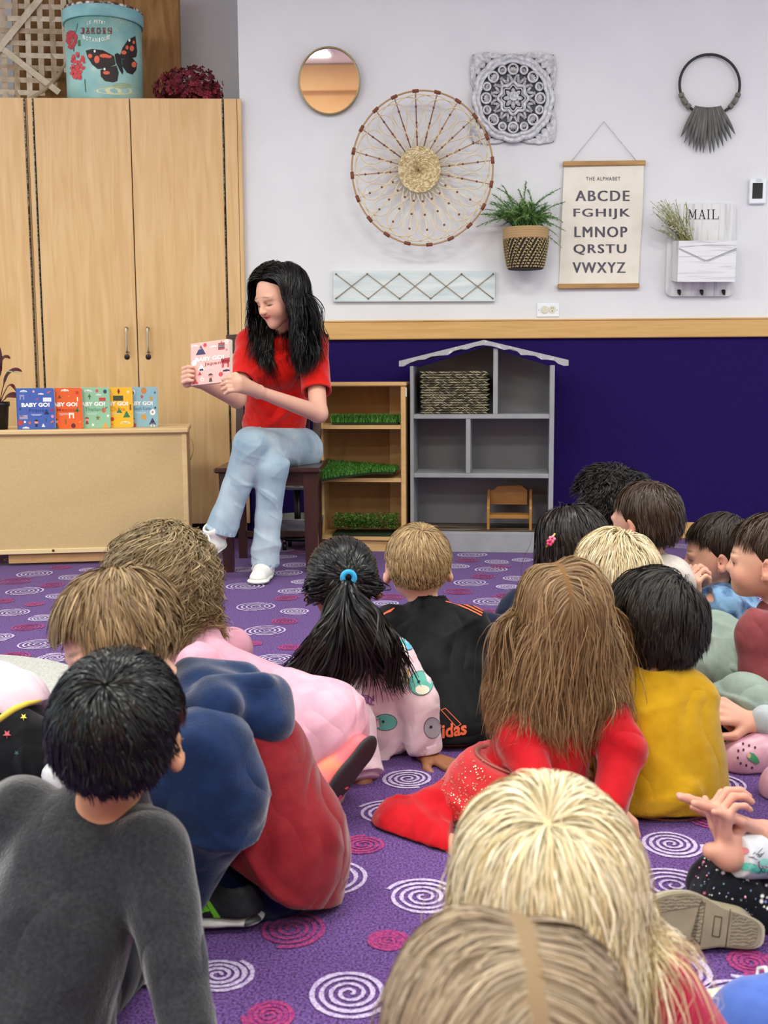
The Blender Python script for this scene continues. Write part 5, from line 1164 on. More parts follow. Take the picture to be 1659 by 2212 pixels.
# ---------------------------------------------------------------- people
boyreg = lambda x: (x[:, 2] > -.62) & ~((x[:, 1] > .62) & (x[:, 2] < .55)) & ~((x[:, 2] < -.1) & (x[:, 1] > .05)) & ~((x[:, 2] < .15) & (x[:, 1] > .45))
def frame(fwd, up=(0, 0, 1)):
    f = nrm(fwd); r = nrm(np.cross(f, A3(up))); u = np.cross(r, f); return np.stack([r, f, u], 1)   # columns: right, forward, up
def head(c, R, s=1.0, neck=None, nr=.030, ears=True, adult=False, turn_ears=1.0):
    """c centre of the skull; local x right, y forward, z up; child proportions"""
    g = lambda x, y, z: c + R @ (np.array([x, y, z]) * s)
    e = lambda p, r, k=.012, op=1, RR=None: E(g(*p), A3(r) * s, R if RR is None else R @ RR, k * s, op)
    L = [e((0, -.010, .012), (.071, .086, .078)), e((0, .018, -.022), (.062, .064, .066), .03), e((0, .034, -.052), (.047, .047, .042), .03), e((0, .060, -.082), (.018, .016, .014), .03)]
    if adult: L[2] = e((0, .034, -.060), (.045, .048, .044), .03); L[3] = e((0, .062, -.098), (.017, .017, .015), .03)
    for q in (-1, 1):
        L.append(e((q * .033, .052, -.045), (.022, .022, .022), .02))                       # cheek
        L.append(e((q * .029, .079, -.016), (.0165, .008 if adult else .010, .0100), .010, -1))                   # eye socket
        L.append(e((q * .028, .066, -.0155), (.0125, .0125, .0125), .004))                    # closed or lowered lid
        L.append(e((q * .028, .070 if adult else .072, .004 if adult else -.001), (.018, .010, .006), .016))                        # brow
    if adult: L += [C(g(0, .076, -.008), g(0, .096, -.038), .006 * s, .0085 * s, .010 * s), e((0, .094, -.042), (.010, .010, .008), .006)]
    else: L += [C(g(0, .076, -.012), g(0, .088, -.033), .006 * s, .0085 * s, .012 * s), e((0, .088, -.036), (.010, .009, .007), .008)]
    for q in (-1, 1): L.append(e((q * .008, .086, -.042 if adult else -.037), (.006, .007, .005), .005))
    zl = -.063 if adult else -.058
    L += [C(g(-.016, .070, zl), g(.016, .070, zl), .0045 * s, .0045 * s, .006 * s), e((0, .078, zl + .002), (.012, .007, .0042), .004), e((0, .076, zl - .008), (.012, .007, .005), .004), e((0, .084, zl - .0028), (.015, .007, .0012), .002, -1)]
    if ears:
        for q in (-1, 1):
            RR = Rz(-q * .45 * turn_ears) @ Ry(-q * .12)
            L += [e((q * .078, -.006, -.020), (.0055, .017, .027), .006, 1, RR), e((q * .0825, -.001, -.016), (.004, .009, .015), .004, -1, RR), e((q * .075, .002, -.042), (.006, .008, .009), .006, 1, RR)]
    if neck is not None: L.append(C(g(0, -.018, -.060), neck, nr * 1.05, nr * 1.1, .02))
    return L
def hand(w_, fwd, pn, s=1.0, curl=(.25, .3, .3), side=1, spread=.12, thumb=.6, r=.0085, curls=None):
    """w_ wrist, fwd direction to the fingers, pn palm normal (the side the fingers bend to), side +1/-1 where the thumb is"""
    f = nrm(fwd); n_ = nrm(A3(pn) - f * (A3(pn) @ f)); x = np.cross(f, n_) * side; L = []; pl = .085 * s; wd = .034 * s
    kn = [w_ + f * (pl * a) + x * (b * s) for a, b in ((.98, .029), (1.04, .010), (1.0, -.010), (.92, -.028))]
    for kk in kn: L.append(C(w_ + (kk - w_) * .12, kk, .0125 * s, .0095 * s, .010 * s, (n_, .8)))
    L.append(C(w_ + x * .01 * s, w_ - x * .01 * s, .0165 * s, .0165 * s, .012 * s, (n_, .75)))
    ln = (.044, .050, .046, .036)
    for i, kk in enumerate(kn):
        d = nrm(f + x * spread * (1.1, .35, -.35, -1.1)[i]); p = kk; cl = curls[i] if curls else curl; rr = r * s * (.98, 1, .96, .84)[i]; a = 0
        for j, fr in enumerate((.46, .31, .25)):
            a += cl[j]; dd = nrm(d * math.cos(a) + n_ * math.sin(a)); q = p + dd * (ln[i] * 1.62 * fr * s); L.append(C(p, q, rr * (1, .92, .84)[j], rr * (.93, .85, .74)[j], .0035 * s)); p = q
    t0 = w_ + f * (.022 * s) + x * (.020 * s) + n_ * (.004 * s); d1 = nrm(f * .65 + x * .8 + n_ * .35 * thumb); t1 = t0 + d1 * .036 * s; d2 = nrm(f * .95 + x * (.55 - thumb * .5) + n_ * .5 * thumb); t2 = t1 + d2 * .028 * s; t3 = t2 + nrm(d2 + n_ * .2 * thumb) * .022 * s
    L += [C(t0, t1, .0135 * s, .0105 * s, .010 * s), C(t1, t2, .0100 * s, .0090 * s, .004 * s), C(t2, t3, .0090 * s, .0070 * s, .003 * s)]
    return L

def hair(name, parent, c, R, s, cols, n=2600, length=.10, steps=12, up_gravity=.6, whorl=(0, -.35, .95), region=None, lenfn=None, wave=.0, wavek=60, off=(.001, .010), width=.0012,
         collide=None, puff=0.0, flow=1.0, shell=True, part=None, seed=0, dirfn=None, label=None, shellgrow=.003, rough=.5, extra=None, grav=(0, 0, -1), rad=(.071, .086, .078), cen=(0, -.010, .012), curl=None, jit=.25, clump=.5, frizz=.02, shellcut=None, hug=-.15, lift=0.0, cull=None, sway=None):
    """combed strands over a thin scalp shell. local frame as in head()"""
    rg = np.random.default_rng(seed + 11); rad = A3(rad) * s; cc = c + R @ (A3(cen) * s)
    N0 = int(n * 2.6); d = rg.normal(size=(N0, 3)); q0 = int(n * .12); d[:q0] = nrm(whorl) * 3 + rg.normal(size=(q0, 3)) * .7; d /= np.linalg.norm(d, axis=1, keepdims=True)
    reg = region or (lambda x: (x[:, 2] > -.35) & ~((x[:, 1] > .55) & (x[:, 2] < .45)))
    d = d[reg(d)][:n]; N_ = len(d); wl = nrm(whorl)
    P = d * rad; nn = d / rad; nn /= np.linalg.norm(nn, axis=1, keepdims=True)
    tang = d - wl + np.cross(wl, d) * .5
    if part is not None: tang = d * 1.0; tang[:, 1] *= .25; tang[:, 2] = -.2; tang[:, 0] += np.sign(d[:, 0] - part) * .6 * np.clip((d[:, 2] - .35) * 2.5, 0, 1)     # combed away from a parting
    if dirfn is not None: tang = dirfn(d)
    gl = R.T @ A3(grav)
    ln = np.full(N_, length) * rg.uniform(1 - jit, 1, N_)
    if lenfn is not None: ln = ln * lenfn(d)
    ds = ln / steps; layer = rg.uniform(off[0], off[1], N_) * s; sg_ = (shellgrow if shell else 0) * s * .75; pts = [P + nn * sg_]
    D = nn * .12 + (tang - nn * (tang * nn).sum(1, keepdims=True)) * flow; D /= np.linalg.norm(D, axis=1, keepdims=True); p = pts[0].copy()
    cdir = rg.normal(size=(N_, 3)) * .1; ph = nz3(P, 40, seed)[:, None] * 3
    loose = rg.uniform(0, 1, N_) < frizz * .7
    for k in range(steps):
        q = p / rad; kk = np.linalg.norm(q, axis=1, keepdims=True); nv = (p / rad ** 2); nv /= np.linalg.norm(nv, axis=1, keepdims=True)
        fl = tang - nv * (tang * nv).sum(1, keepdims=True); fl /= np.linalg.norm(fl, axis=1, keepdims=True) + 1e-6
        near = np.clip(1.6 - (kk - 1) * 9, 0, 1); g = up_gravity * (.25 + k / steps * 1.3)
        w1 = np.stack([nz3(p, wavek, seed + 1), nz3(p, wavek, seed + 2), nz3(p, wavek, seed + 3)], 1)
        D = D * .9 + fl * .55 * flow * near + gl * g * .55 + w1 * wave + cdir * .5
        if curl is not None:
            a = k * curl[1] + ph[:, 0] * 2 + rg.uniform(-.1, .1, N_); D = D + curl[0] * (np.cos(a)[:, None] * np.array([1., 0, 0]) + np.sin(a)[:, None] * np.array([0, 1., 0.2])) * min(1, k / steps * 2)
        D = D + loose[:, None] * (nv * .12 + rg.normal(size=(N_, 3)) * .22)
        D /= np.linalg.norm(D, axis=1, keepdims=True); p = p + D * ds[:, None]
        q = p / rad; kk = np.linalg.norm(q, axis=1); up_l = -(q @ gl) / kk
        tgt = 1 + (sg_ + layer * min(1, .25 + k / 3) + (puff + lift * layer / (off[1] * s) * k / steps) * s * min(1, k / 4)) / rad.mean(); hg = np.clip((up_l - hug) * 5, 0, 1) * np.where(loose, .35, 1)
        new = np.where(kk < tgt, tgt, kk + (tgt - kk) * hg * .85); p = p * (new / kk)[:, None]
        nvv = p / rad ** 2; nvv /= np.linalg.norm(nvv, axis=1, keepdims=True); D = D - nvv * ((D * nvv).sum(1, keepdims=True) * hg[:, None] * .9)
        pts.append(p.copy())
    W_ = np.stack(pts, 1) @ R.T + cc          # N, K, 3 world
    if collide is not None:
        K = W_.shape[1]; X = W_.reshape(-1, 3)
        for _ in range(2):
            f0 = field(collide, X); lay = np.repeat(layer, K); m_ = f0 < lay
            if m_.any():
                Xm = X[m_]; h = .003; gsum = np.stack([field(collide, Xm + np.eye(3)[i] * h) - field(collide, Xm - np.eye(3)[i] * h) for i in range(3)], 1); gsum /= np.linalg.norm(gsum, axis=1, keepdims=True) + 1e-9
                X[m_] = Xm + gsum * (lay[m_] - f0[m_])[:, None]
        W_ = X.reshape(-1, K, 3)
    if extra is not None: W_ = extra(W_)
    X = (W_ - c) @ R / s; bad = (X[..., 1] > .056) & (X[..., 2] < .018) & (np.abs(X[..., 0]) < .064) & (X[..., 2] > -.12)
    if region is boyreg: bad |= (X[..., 1] > .022) & (X[..., 2] < -.008) & (X[..., 2] > -.12); bad |= (np.abs(X[..., 0]) > .055) & (X[..., 1] > -.032) & (X[..., 2] < .008)
    if cull is not None: bad |= cull(W_, X)
    kp = ~bad.any(1); W_ = W_[kp]; N_ = len(W_)
    def isbad(W_):
        X = (W_ - c) @ R / s; bad = (X[..., 1] > .058) & (X[..., 2] < .014) & (np.abs(X[..., 0]) < .062) & (X[..., 2] > -.12)
        if cull is not None: bad |= cull(W_, X)
        return bad.any(1)
    if clump:   # pull strands toward neighbours' guides near the tips
        ng = max(40, N_ // 26); gi = rg.choice(N_, ng, replace=False); gr = W_[gi, 0]; own = np.empty(N_, int)
        for a in range(0, N_, 500): own[a:a + 500] = ((W_[a:a + 500, 0][:, None] - gr[None]) ** 2).sum(2).argmin(1)
        q = (np.arange(W_.shape[1]) / steps)[None, :, None] ** 1.3 * clump * rg.uniform(.5, 1, N_)[:, None, None]; W_ = W_ * (1 - q) + W_[gi][own] * q
        if sway:
            u = np.arange(W_.shape[1]) / steps; ph = rg.uniform(0, 2 * PI, ng)[own][:, None]; aa = sway[0] * s * rg.uniform(.6, 1.2, ng)[own][:, None] * np.clip((u - .15) * 2, 0, 1)[None]; an = 2 * PI * sway[1] * u[None] + ph
            W_ = W_ + (aa * np.sin(an))[..., None] * R[:, 0] + (aa * np.cos(an) * .8)[..., None] * R[:, 1]
    W_ = W_[~isbad(W_)]; N_ = len(W_); K = W_.shape[1]; T = np.gradient(W_, axis=1); T /= np.linalg.norm(T, axis=2, keepdims=True) + 1e-9
    O_ = W_ - cc; O_ /= np.linalg.norm(O_, axis=2, keepdims=True) + 1e-9; O_ = O_ + rg.normal(size=(N_, 1, 3)) * .35
    Sd = np.cross(T, O_); Sd /= np.linalg.norm(Sd, axis=2, keepdims=True) + 1e-9
    wv = width * rg.uniform(.6, 1.3, N_)[:, None, None] * np.clip(1.25 - (np.arange(K) / (K - 1))[None, :, None] ** 3 * 1.15, .1, 1)
    V = np.stack([W_ - Sd * wv, W_ + Sd * wv], 2).reshape(-1, 3)
    base = (np.arange(N_)[:, None] * K + np.arange(K - 1)[None]).ravel() * 2; F = np.stack([base, base + 1, base + 3, base + 2], 1)
    cl = np.array([lin(x)[:3] for x in cols]); wgt = rg.dirichlet([.7] * len(cl), N_)
    cvar = (wgt @ cl) * rg.uniform(.8, 1.15, N_)[:, None]; tipc = np.linspace(.85, 1.12, K)
    CC = (cvar[:, None, :] * tipc[None, :, None]); CC = np.repeat(CC[:, :, None, :], 2, 2).reshape(-1, 3)
    m = mat('hair_' + cols[0], cols[0], rough=rough, spec=.35, attr='Col')
    b = MB(); b.v.append(V); b.nv = len(V); b.f = F.tolist(); b.sm = [True] * len(F); b.slot(m); b.mi = [0] * len(F); colr = [CC]
    if shell:
        L = [E(cc, rad + shellgrow * s, R, .01)]; L += [PL(c + R @ (A3(p_) * s), R @ A3(n_), .006) for p_, n_ in (shellcut or [((0, .045, .03), (0, 1, -.45)), ((0, 0, -.050), (0, .15, -1))])]
        V2, F2 = mesh_field(L, .005); b.add(V2, F2.tolist(), mat('scalp_' + cols[0], cols[0], rough=.9, spec=.05, attr='Col'), True); colr.append(np.tile(cl[0] * .95, (len(V2), 1)))
    b.col = np.concatenate(colr)
    return b.build(name, parent, label=label)
# ================================================================ PEOPLE
def torso(sl, sr, pel, e=0.0, w=.098, flat=.74, hang=0.0, k=.035):
    sl, sr, pel = A3(sl), A3(sr), A3(pel); mid = (sl + sr) / 2; ax = nrm(np.cross(sr - sl, pel - mid)); dn = nrm(pel - mid)
    return [C(mid + dn * .055, mid + (pel - mid) * .62, w - .008 + e, w + e, k, (ax, flat)), C(mid + (pel - mid) * .5, pel, w + e, w + .012 + e + hang, k, (ax, flat + .08)), C(sl + dn * .012, sr + dn * .012, .040 + e, .040 + e, k, (ax, .9)), C(mid + dn * .02, mid - dn * .035, .05 + e * .6, .034 + e * .5, .03)]
def limb(P, r, e=0.0, k=.02): P = [A3(p) for p in P]; return chain(P, [x + e for x in r], k)
m_skin = mat('skin', 'ffffff', rough=.5, spec=.35, sss=.1, attr='Col')
TONE = {'fair': 'e2ab93', 'tan': 'c98f6c', 'brown': '9a6444', 'deep': '7d4c36', 'pink': 'dca08a'}
def person(label, skin, L, base, vox=.005, cat='person', group='children sitting on the carpet', name='person', fc=None, brow='4a3526', **k):
    t = thing(name, (base[0], base[1], 0), label, cat, group)
    soft('body', L, m_skin, t, vox=vox, colfn=facecol(fc, skin, brow), **k); return t
def facecol(fc, tone, brow):
    def f(V):
        base = np.tile(np.array(lin(TONE[tone])[:3]), (len(V), 1)) * (1 + .05 * nz3(V, 60, 4))[:, None]
        if fc is None: return base
        h, R, s = fc; X = (V - h) @ R / s; nr_ = (np.linalg.norm(X, axis=1) < .14) * 1.0
        def ad(m, c, a): base[:] = base * (1 - a * m[:, None]) + np.array(lin(c)[:3]) * (a * m[:, None])
        gs = lambda p, r: np.exp(-(((X - A3(p)) / A3(r)) ** 2).sum(1)) * nr_
        ad(np.clip(gs((0, .078, -.0595), (.016, .02, .0055)) * 2, 0, 1), 'b55a58', .8)
        for q in (-1, 1):
            ad(gs((q * .040, .055, -.042), (.022, .04, .018)), 'd9756a', .45); ad(gs((q * .080, -.004, -.02), (.012, .02, .03)), 'd0705e', .4)
            ad(np.clip(gs((q * .030, .08, .008), (.016, .03, .0028)) * 1.6, 0, 1), brow, .7); ad(np.clip(gs((q * .030, .08, -.018), (.0115, .03, .0030)) * 2, 0, 1), '1c1412', .95)
        return base
    return f
def shoe(parent, name, H, f, u, L, m_up, m_sole, m_lace=None, w=.036, high=0.0, label=None, sole_t=.020, sole_col=None, vox=.0035, deco=None, deco_s=None):
    """H heel at sole level, f towards the toe, u up"""
    f = nrm(f); u = nrm(A3(u) - f * (A3(u) @ f)); x = np.cross(f, u); g = lambda a, b, c: H + f * a * L + x * b + u * c
    sl = [C(g(.15, 0, sole_t * .5), g(.42, .002, sole_t * .5), w * .86, w * .88, .02, (u, .3)), C(g(.42, .002, sole_t * .5), g(.80, -.002, sole_t * .5), w * .9, w * 1.05, .02, (u, .3)), PL(g(0, 0, 0), -u), PL(g(0, 0, sole_t), u)]
    up_ = [C(g(.17, 0, .03), g(.40, 0, .032), w * .84, w * .8, .02), C(g(.40, 0, .035), g(.80, -.002, .022), w * .80, w * .82, .025), C(g(.18, 0, .03), g(.20, 0, .055 + high), w * .80, w * .86, .02), PL(g(0, 0, sole_t * .8), -u), PL(g(.2, 0, .075 + high), nrm(u + f * .15)), C(g(.20, 0, .06 + high), g(.20, 0, .12 + high), w * .62, w * .62, .004, None, -1)]
    s = soft(name, up_, m_up, parent, vox=vox, label=label, deco=deco); soft('sole', sl, m_sole, s, vox=vox, deco=deco_s)
    if m_lace is not None:
        b = MB()
        for i in range(5):
            a = .38 + i * .07; h = .062 + high * .25 - i * .0065 + (high * .4 if i == 0 else 0)
            b.tube([g(a, -w * .55, h - .014), g(a + .01, -w * .2, h), g(a + .03, w * .2, h), g(a + .05, w * .55, h - .014)], .0026, m_lace, n=5)
        for q in (-1, 1):
            b.tube([g(.36, 0, .066 + high * .6), g(.36, q * w * .5, .078 + high * .6), g(.40, q * w * .95, .068 + high * .5), g(.42, q * w * .7, .058 + high * .3), g(.37, 0, .066 + high * .6)], .0024, m_lace, n=5)
            b.tube([g(.36, 0, .066 + high * .6), g(.42, q * w * .6, .06 + high * .5), g(.45, q * w * 1.0, .035 + high * .2)], .0022, m_lace, n=5)
        b.build('laces', s)
    return s
boycut = [((0, .055, .055), (0, 1, -.75)), ((0, .0, -.030), (0, .75, -.65)), ((0, 0, -.058), (0, .1, -1))]
girlreg = lambda x: (x[:, 2] > -.5) & ~((x[:, 1] > .60) & (x[:, 2] < .60)) & ~((x[:, 2] < .2) & (x[:, 1] > .35))

# ---------------------------------------------------------------- the woman reading
yS = 4.80
t = thing('person', AT(590, 1180, 4.9) * (1, 1, 0), 'woman with long black hair in red sweater and light jeans reading to the children', 'person')
WSK = mat('skin_woman', 'ffffff', rough=.48, spec=.35, sss=.1, attr='Col')
hc = AT(600, 634, 4.66); HR = frame((-.66, -.66, -.36), (-.10, -.05, 1)); HS = 1.12
Rsh, Lsh = AT(541, 742, 4.86), AT(677, 742, 4.80); Wpel = AT(592, 955, 4.95)
Rel, Rwr = AT(512, 862, 4.62), AT(428, 824, 4.40); Lel, Lwr = AT(688, 893, 4.62), AT(558, 846, 4.36)
nb = (Rsh + Lsh) / 2 + np.array([-.005, -.03, .045])
bTL, bTR, bBR, bBL = AT(389, 751, 4.40), AT(474, 743, 4.30), AT(496, 824, 4.25), AT(412, 833, 4.35)
bu = nrm(bBR - bBL); bv = nrm((bTL - bBL) - bu * ((bTL - bBL) @ bu)); bn = np.cross(bu, bv)   # bn points back, away from the reader of the picture
if bn[1] < 0: bn = -bn
WL = head(hc, HR, HS, neck=nb, nr=.040, ears=False, adult=True)
WL += [C(nb, (Rsh + Lsh) / 2 - np.array([0, 0, .02]), .05, .07, .03), C(Rsh, Lsh, .042, .042, .04), C((Rsh + Lsh) / 2 + [0, 0, -.08], Wpel, .095, .12, .04, ((0, 1, 0), .8))]
WL += limb([Rsh, Rel], [.042, .034]) + limb([Rel, Rwr], [.036, .022]) + limb([Lsh, Lel], [.042, .036]) + limb([Lel, Lwr], [.037, .023])
# right hand: four fingers curl round the spine edge onto the cover, thumb behind
hb = bBL + bv * .035 - bu * .028 + bn * .008
WL += [C(Rwr, hb - bv * .004, .021, .026, .02, (bn, .7)), C(hb - bv * .02, hb + bv * .03, .020, .018, .015, (bn, .75))]
for i in range(4):
    a = bBL + bv * (.012 + i * .0175) - bu * .024 + bn * .006; b_ = a - bu * .004 - bn * .016 + bv * .002; c_ = a + bu * (.030 - abs(i - 1.5) * .003) - bn * .022 + bv * .006; d_ = c_ + bu * .020 + bn * .003 - bv * .002
    WL += [C(a, b_, .0095, .0092, .004), C(b_, c_, .0092, .0082, .003), C(c_, d_, .0082, .0068, .003)]
WL += [C(hb, hb + bu * .03 + bv * .04 + bn * .024, .013, .010, .012), C(hb + bu * .03 + bv * .04 + bn * .024, hb + bu * .055 + bv * .06 + bn * .022, .010, .008, .004)]
# left hand: thumb in front lower corner, fingers reach behind and along the edge
kn = bBR + bu * .045 - bv * .012 - bn * .006; hdir = nrm(kn - Lwr)
WL += [C(Lwr, kn + np.array([0, 0, .008]), .023, .023, .015, (bn, .8)), C(Lwr, kn - np.array([0, 0, .016]), .022, .019, .015, (bn, .8))]
for i, (dv, l, ex) in enumerate(((.020, .066, .0), (.005, .074, -.002), (-.011, .070, -.002), (-.025, .056, 0))):
    a = kn + bv * dv * .95; b_ = a - bu * l * .52 - bn * .012 + bv * (.004 - .002 * i); c_ = b_ - bu * l * .48 + bn * (.004) - bv * (.004 + .002 * i)
    WL += [C(a, b_, .0098, .0088, .004), C(b_, c_, .0088, .0068, .003)]
WL += [C(Lwr + hdir * .03 + up * .012, kn + up * .034 - bu * .01, .014, .010, .012), C(kn + up * .034 - bu * .01, kn + up * .034 - bu * .045, .0095, .0075, .004)]
# legs under the jeans
Lhip, Lkn, Lan = AT(650, 972, 4.93), AT(543, 960, 4.50), AT(477, 1150, 4.50)
Rhip, Rkn, Ran = AT(556, 975, 4.93), AT(588, 1012, 4.52), AT(572, 1222, 4.55)
WL += limb([Wpel, Lhip], [.1, .08]) + limb([Lhip, Lkn, Lan], [.07, .05, .034]) + limb([Wpel, Rhip], [.1, .08]) + limb([Rhip, Rkn, Ran], [.07, .05, .034])
def wcol(V):
    X = (V - hc) @ HR / HS; base = np.tile(np.array(lin('dba68f')[:3]), (len(V), 1)); 
    def ad(mask, c, a): base[:] = base * (1 - a * mask[:, None]) + np.array(lin(c)[:3]) * (a * mask[:, None])
    gs = lambda p, r: np.exp(-(((X - A3(p)) / A3(r)) ** 2).sum(1))
    nr_ = np.linalg.norm(X, axis=1) < .14; X0 = X; X = X.copy(); X[:, 2] = np.where(X0[:, 2] < -.05, X0[:, 2] - 11 * np.minimum(np.abs(X0[:, 0]), .02) ** 2, np.where(X0[:, 2] > -.005, X0[:, 2] + (np.abs(X0[:, 0]) - .031) * .16, X0[:, 2]))
    ad(nr_ * np.clip(gs((0, .078, -.0640), (.021, .02, .0066)) * 2.2, 0, 1), 'b8504e', .95)
    ad(nr_ * np.clip(gs((0, .082, -.0628), (.013, .02, .0013)) * 1.3, 0, 1), '5a2224', .8)
    for q in (-1, 1):
        ad(nr_ * gs((q * .040, .055, -.042), (.022, .04, .018)), 'd98070', .5)
        ad(nr_ * np.clip(gs((q * .031, .08, .009), (.016, .03, .0022)) * 1.6, 0, 1), '3a2620', .7)       # brows
        ad(nr_ * np.clip(gs((q * .029, .08, -.0215), (.0125, .03, .0022)) * 2.2, 0, 1), '1c1010', .95)      # lashes of the lowered lids
        ad(nr_ * np.clip(gs((q * .028, .08, -.012), (.014, .03, .006)), 0, 1), 'b0766a', .5)
    return base
soft('body', WL, WSK, t, vox=.0034, colfn=wcol)
m_rs = cloth('red_knit', 'c8130c', 'd81e14', bscale=500, bump=.6, sheen=.5)
GL = [C((Rsh + Lsh) / 2 + [0, 0, -.04], (Rsh + Lsh) / 2 * .35 + Wpel * .65, .118, .128, .04, ((0, 1, 0), .82)), C((Rsh + Lsh) / 2 * .4 + Wpel * .6, Wpel + [0, 0, .045], .130, .142, .04, ((0, 1, 0), .86)), C(Rsh - [0, 0, .008], Lsh - [0, 0, .008], .060, .060, .05), C(nb + [0, 0, -.03], nb + [0, 0, -.005], .075, .056, .04),
      C(Rsh, Rsh + (Rel - Rsh) * .72, .062, .060, .03), C(Lsh, Lsh + (Lel - Lsh) * .74, .064, .064, .03), E((Rsh + Lsh) / 2 + [-.03, -.075, -.12], (.10, .05, .07), None, .05)]
GL += [PL(Rsh + (Rel - Rsh) * .62 + [0, 0, 0], nrm(Rel - Rsh)) if False else C(Rsh + (Rel - Rsh) * .66, Rsh + (Rel - Rsh) * 1.2, .052, .052, .003, None, -1), C(Lsh + (Lel - Lsh) * .68, Lsh + (Lel - Lsh) * 1.2, .054, .054, .003, None, -1)]
for S_, E_ in ((Rsh, Rel), (Lsh, Lel)):
    d = nrm(E_ - S_); c0 = S_ + (E_ - S_) * .70; GL.append(BX(c0 + d * .10, (.085, .085, .10), np.stack(basis(d), 1), .004))
GL.append(E(nb + (-.012, -.03, .03), (.052, .050, .034), None, .008, -1))
soft('sweater', GL, m_rs, t, vox=.0045, disp=folds(.0055, 22, [(.9, 0, .5), (-.5, .1, 1)], 3, .12))
m_jn = mat('light_denim', '8aa2b4', rough=.85, spec=.15, c2='bccad3', nscale=(9, 9, 5), ramp=(.3, .72), bump=.5, bscale=900, bdist=.001, detail=6, sheen=.1)
m_cuff = mat('denim_hem', 'b9cad6', rough=.85, c2='8fa6b8', nscale=(60, 60, 10), ramp=(.4, .6))
Lkf, Rkf = Lkn + A3((0, -.01, .0)), Rkn + A3((0, -.01, 0))
JL = limb([Wpel + [-.005, .02, .03], Wpel + [0, .03, -.01]], [.125, .13], 0, .05) + limb([Lhip, Lkf], [.100, .072], 0, .03) + limb([Rhip, Rkf], [.095, .068], 0, .03)
d1 = nrm(Lan - Lkf); d2 = nrm(Ran - Rkf)
JL += limb([Lkf, Lkf + (Lan - Lkf) * .5, Lan - d1 * .015], [.072, .058, .066], 0, .02) + limb([Rkf, Rkf + (Ran - Rkf) * .5, Ran - d2 * .02], [.068, .055, .062], 0, .02)
JL += [PL(Lan + d1 * .0, d1, .003), BX(Ran + d2 * .10, (.09, .09, .10), np.stack(basis(d2), 1), .003)]
JL[-2] = BX(Lan + d1 * .10, (.09, .09, .10), np.stack(basis(d1), 1), .003)
JL += [C(Lan - d1 * .02, Lan + d1 * .05, .054, .054, .002, None, -1), C(Ran - d2 * .02, Ran + d2 * .05, .050, .050, .002, None, -1)]
def jcol(Cn):
    a = np.linalg.norm(np.cross(Cn - Lan, d1), axis=1); u1 = (Cn - Lan) @ d1; u2 = (Cn - Ran) @ d2
    return (((np.abs(u1) < .02) & (np.linalg.norm(Cn - Lan, axis=1) < .09)) | ((np.abs(u2) < .02) & (np.linalg.norm(Cn - Ran, axis=1) < .09))).astype(int)
soft('jeans', JL, [m_jn, m_cuff], t, vox=.0045, disp=folds(.0042, 26, [(.5, .1, 1), (1, 0, -.4)], 9, .2), colfn=jcol)
m_cv_ = mat('white_canvas', 'e6e2da', rough=.7, c2='f0ede6', nscale=(40, 40, 40), bump=.3, bscale=600); m_rb = mat('white_rubber', 'dad6cc', rough=.5, c2='efece4', nscale=(60, 60, 60)); m_lw = mat('lace_white', 'f4f2ee', rough=.8)
fa = AT(570, 1262, FL(567, 1262)[1]); fd_ = nrm(A3((-.06, -1, 0))); shoe(t, 'sneaker', A3((Ran[0], Ran[1] + .06, .0)), fd_, up, .235, m_cv_, m_rb, m_lw, w=.043, high=.045, sole_t=.026, label='white high top canvas sneaker flat on the floor')
f2 = nrm(A3((-.62, -.60, -.38))); u2_ = nrm(-d1 * 1.0 + A3((-.25, -.2, 0))); shoe(t, 'sneaker', Lan + d1 * .085 - f2 * .06, f2, u2_, .225, m_cv_, m_rb, m_lw, w=.043, high=.045, sole_t=.026, label='white high top canvas sneaker of the crossed leg')
b = MB(); kp = kn - bu * .036 - bn * .009 + bv * .008; b.tube([kp + (bv * math.cos(a) + bn * math.sin(a)) * .0096 for a in np.linspace(0, 2 * PI, 17)[:-1]], .0012, mat('ring_metal', 'e8e0d0', rough=.15, metal=1), n=5, closed=True); b.ell(kp - bn * .0105, (.0028, .0028, .0028), mat('ring_stone', 'f4f6f8', rough=.05), 8, 6); b.build('ring', t)
# her hair: parted at her right, long soft waves over both shoulders
WB = [q for q in GL if q['op'] == 1] + [q for q in WL[:6]]
def wdir(d):
    o = np.zeros_like(d); s_ = np.sign(d[:, 0] + .12); s_[s_ == 0] = 1; o[:, 0] = s_ * .9; o[:, 1] = -.35 - d[:, 1] * .2; o[:, 2] = -.35; return o
wreg = lambda x: (x[:, 2] > -.45) & ~((x[:, 1] > .42) & (x[:, 2] < .66)) & ~((x[:, 2] < .25) & (x[:, 1] > .10))
WB += [E(hc + HR @ (A3((0, .0, -.03)) * HS), A3((.07, .08, .09)) * HS, HR)]
wnk = AT(605, 732, 4.60)
def wcull(W_, X): return ((X[..., 1] > .040) & (np.abs(X[..., 0]) < .074) & (X[..., 2] < .052) & (X[..., 2] > -.13)) | ((np.abs(W_[..., 0] - wnk[0]) < .040) & (np.abs(W_[..., 2] - wnk[2]) < .085) & (W_[..., 1] < wnk[1] + .12))
hair('hair', t, hc, HR, HS, ['0b0808', '17110f', '050404'], n=19000, cull=wcull, sway=(.010, 2.2), length=.40, steps=30, up_gravity=1.3, region=wreg, dirfn=wdir, wave=.17, wavek=24, off=(.003, .020), width=.0011, collide=WB, puff=.010, seed=5, frizz=.004, clump=.6, curl=(.12, .55), rough=.38,
     shellgrow=.012, shellcut=[((0, .052, .058), (0, 1, -.9)), ((0, .045, .0), (0, 1, -.15)), ((0, 0, -.07), (0, .1, -1))], jit=.2)
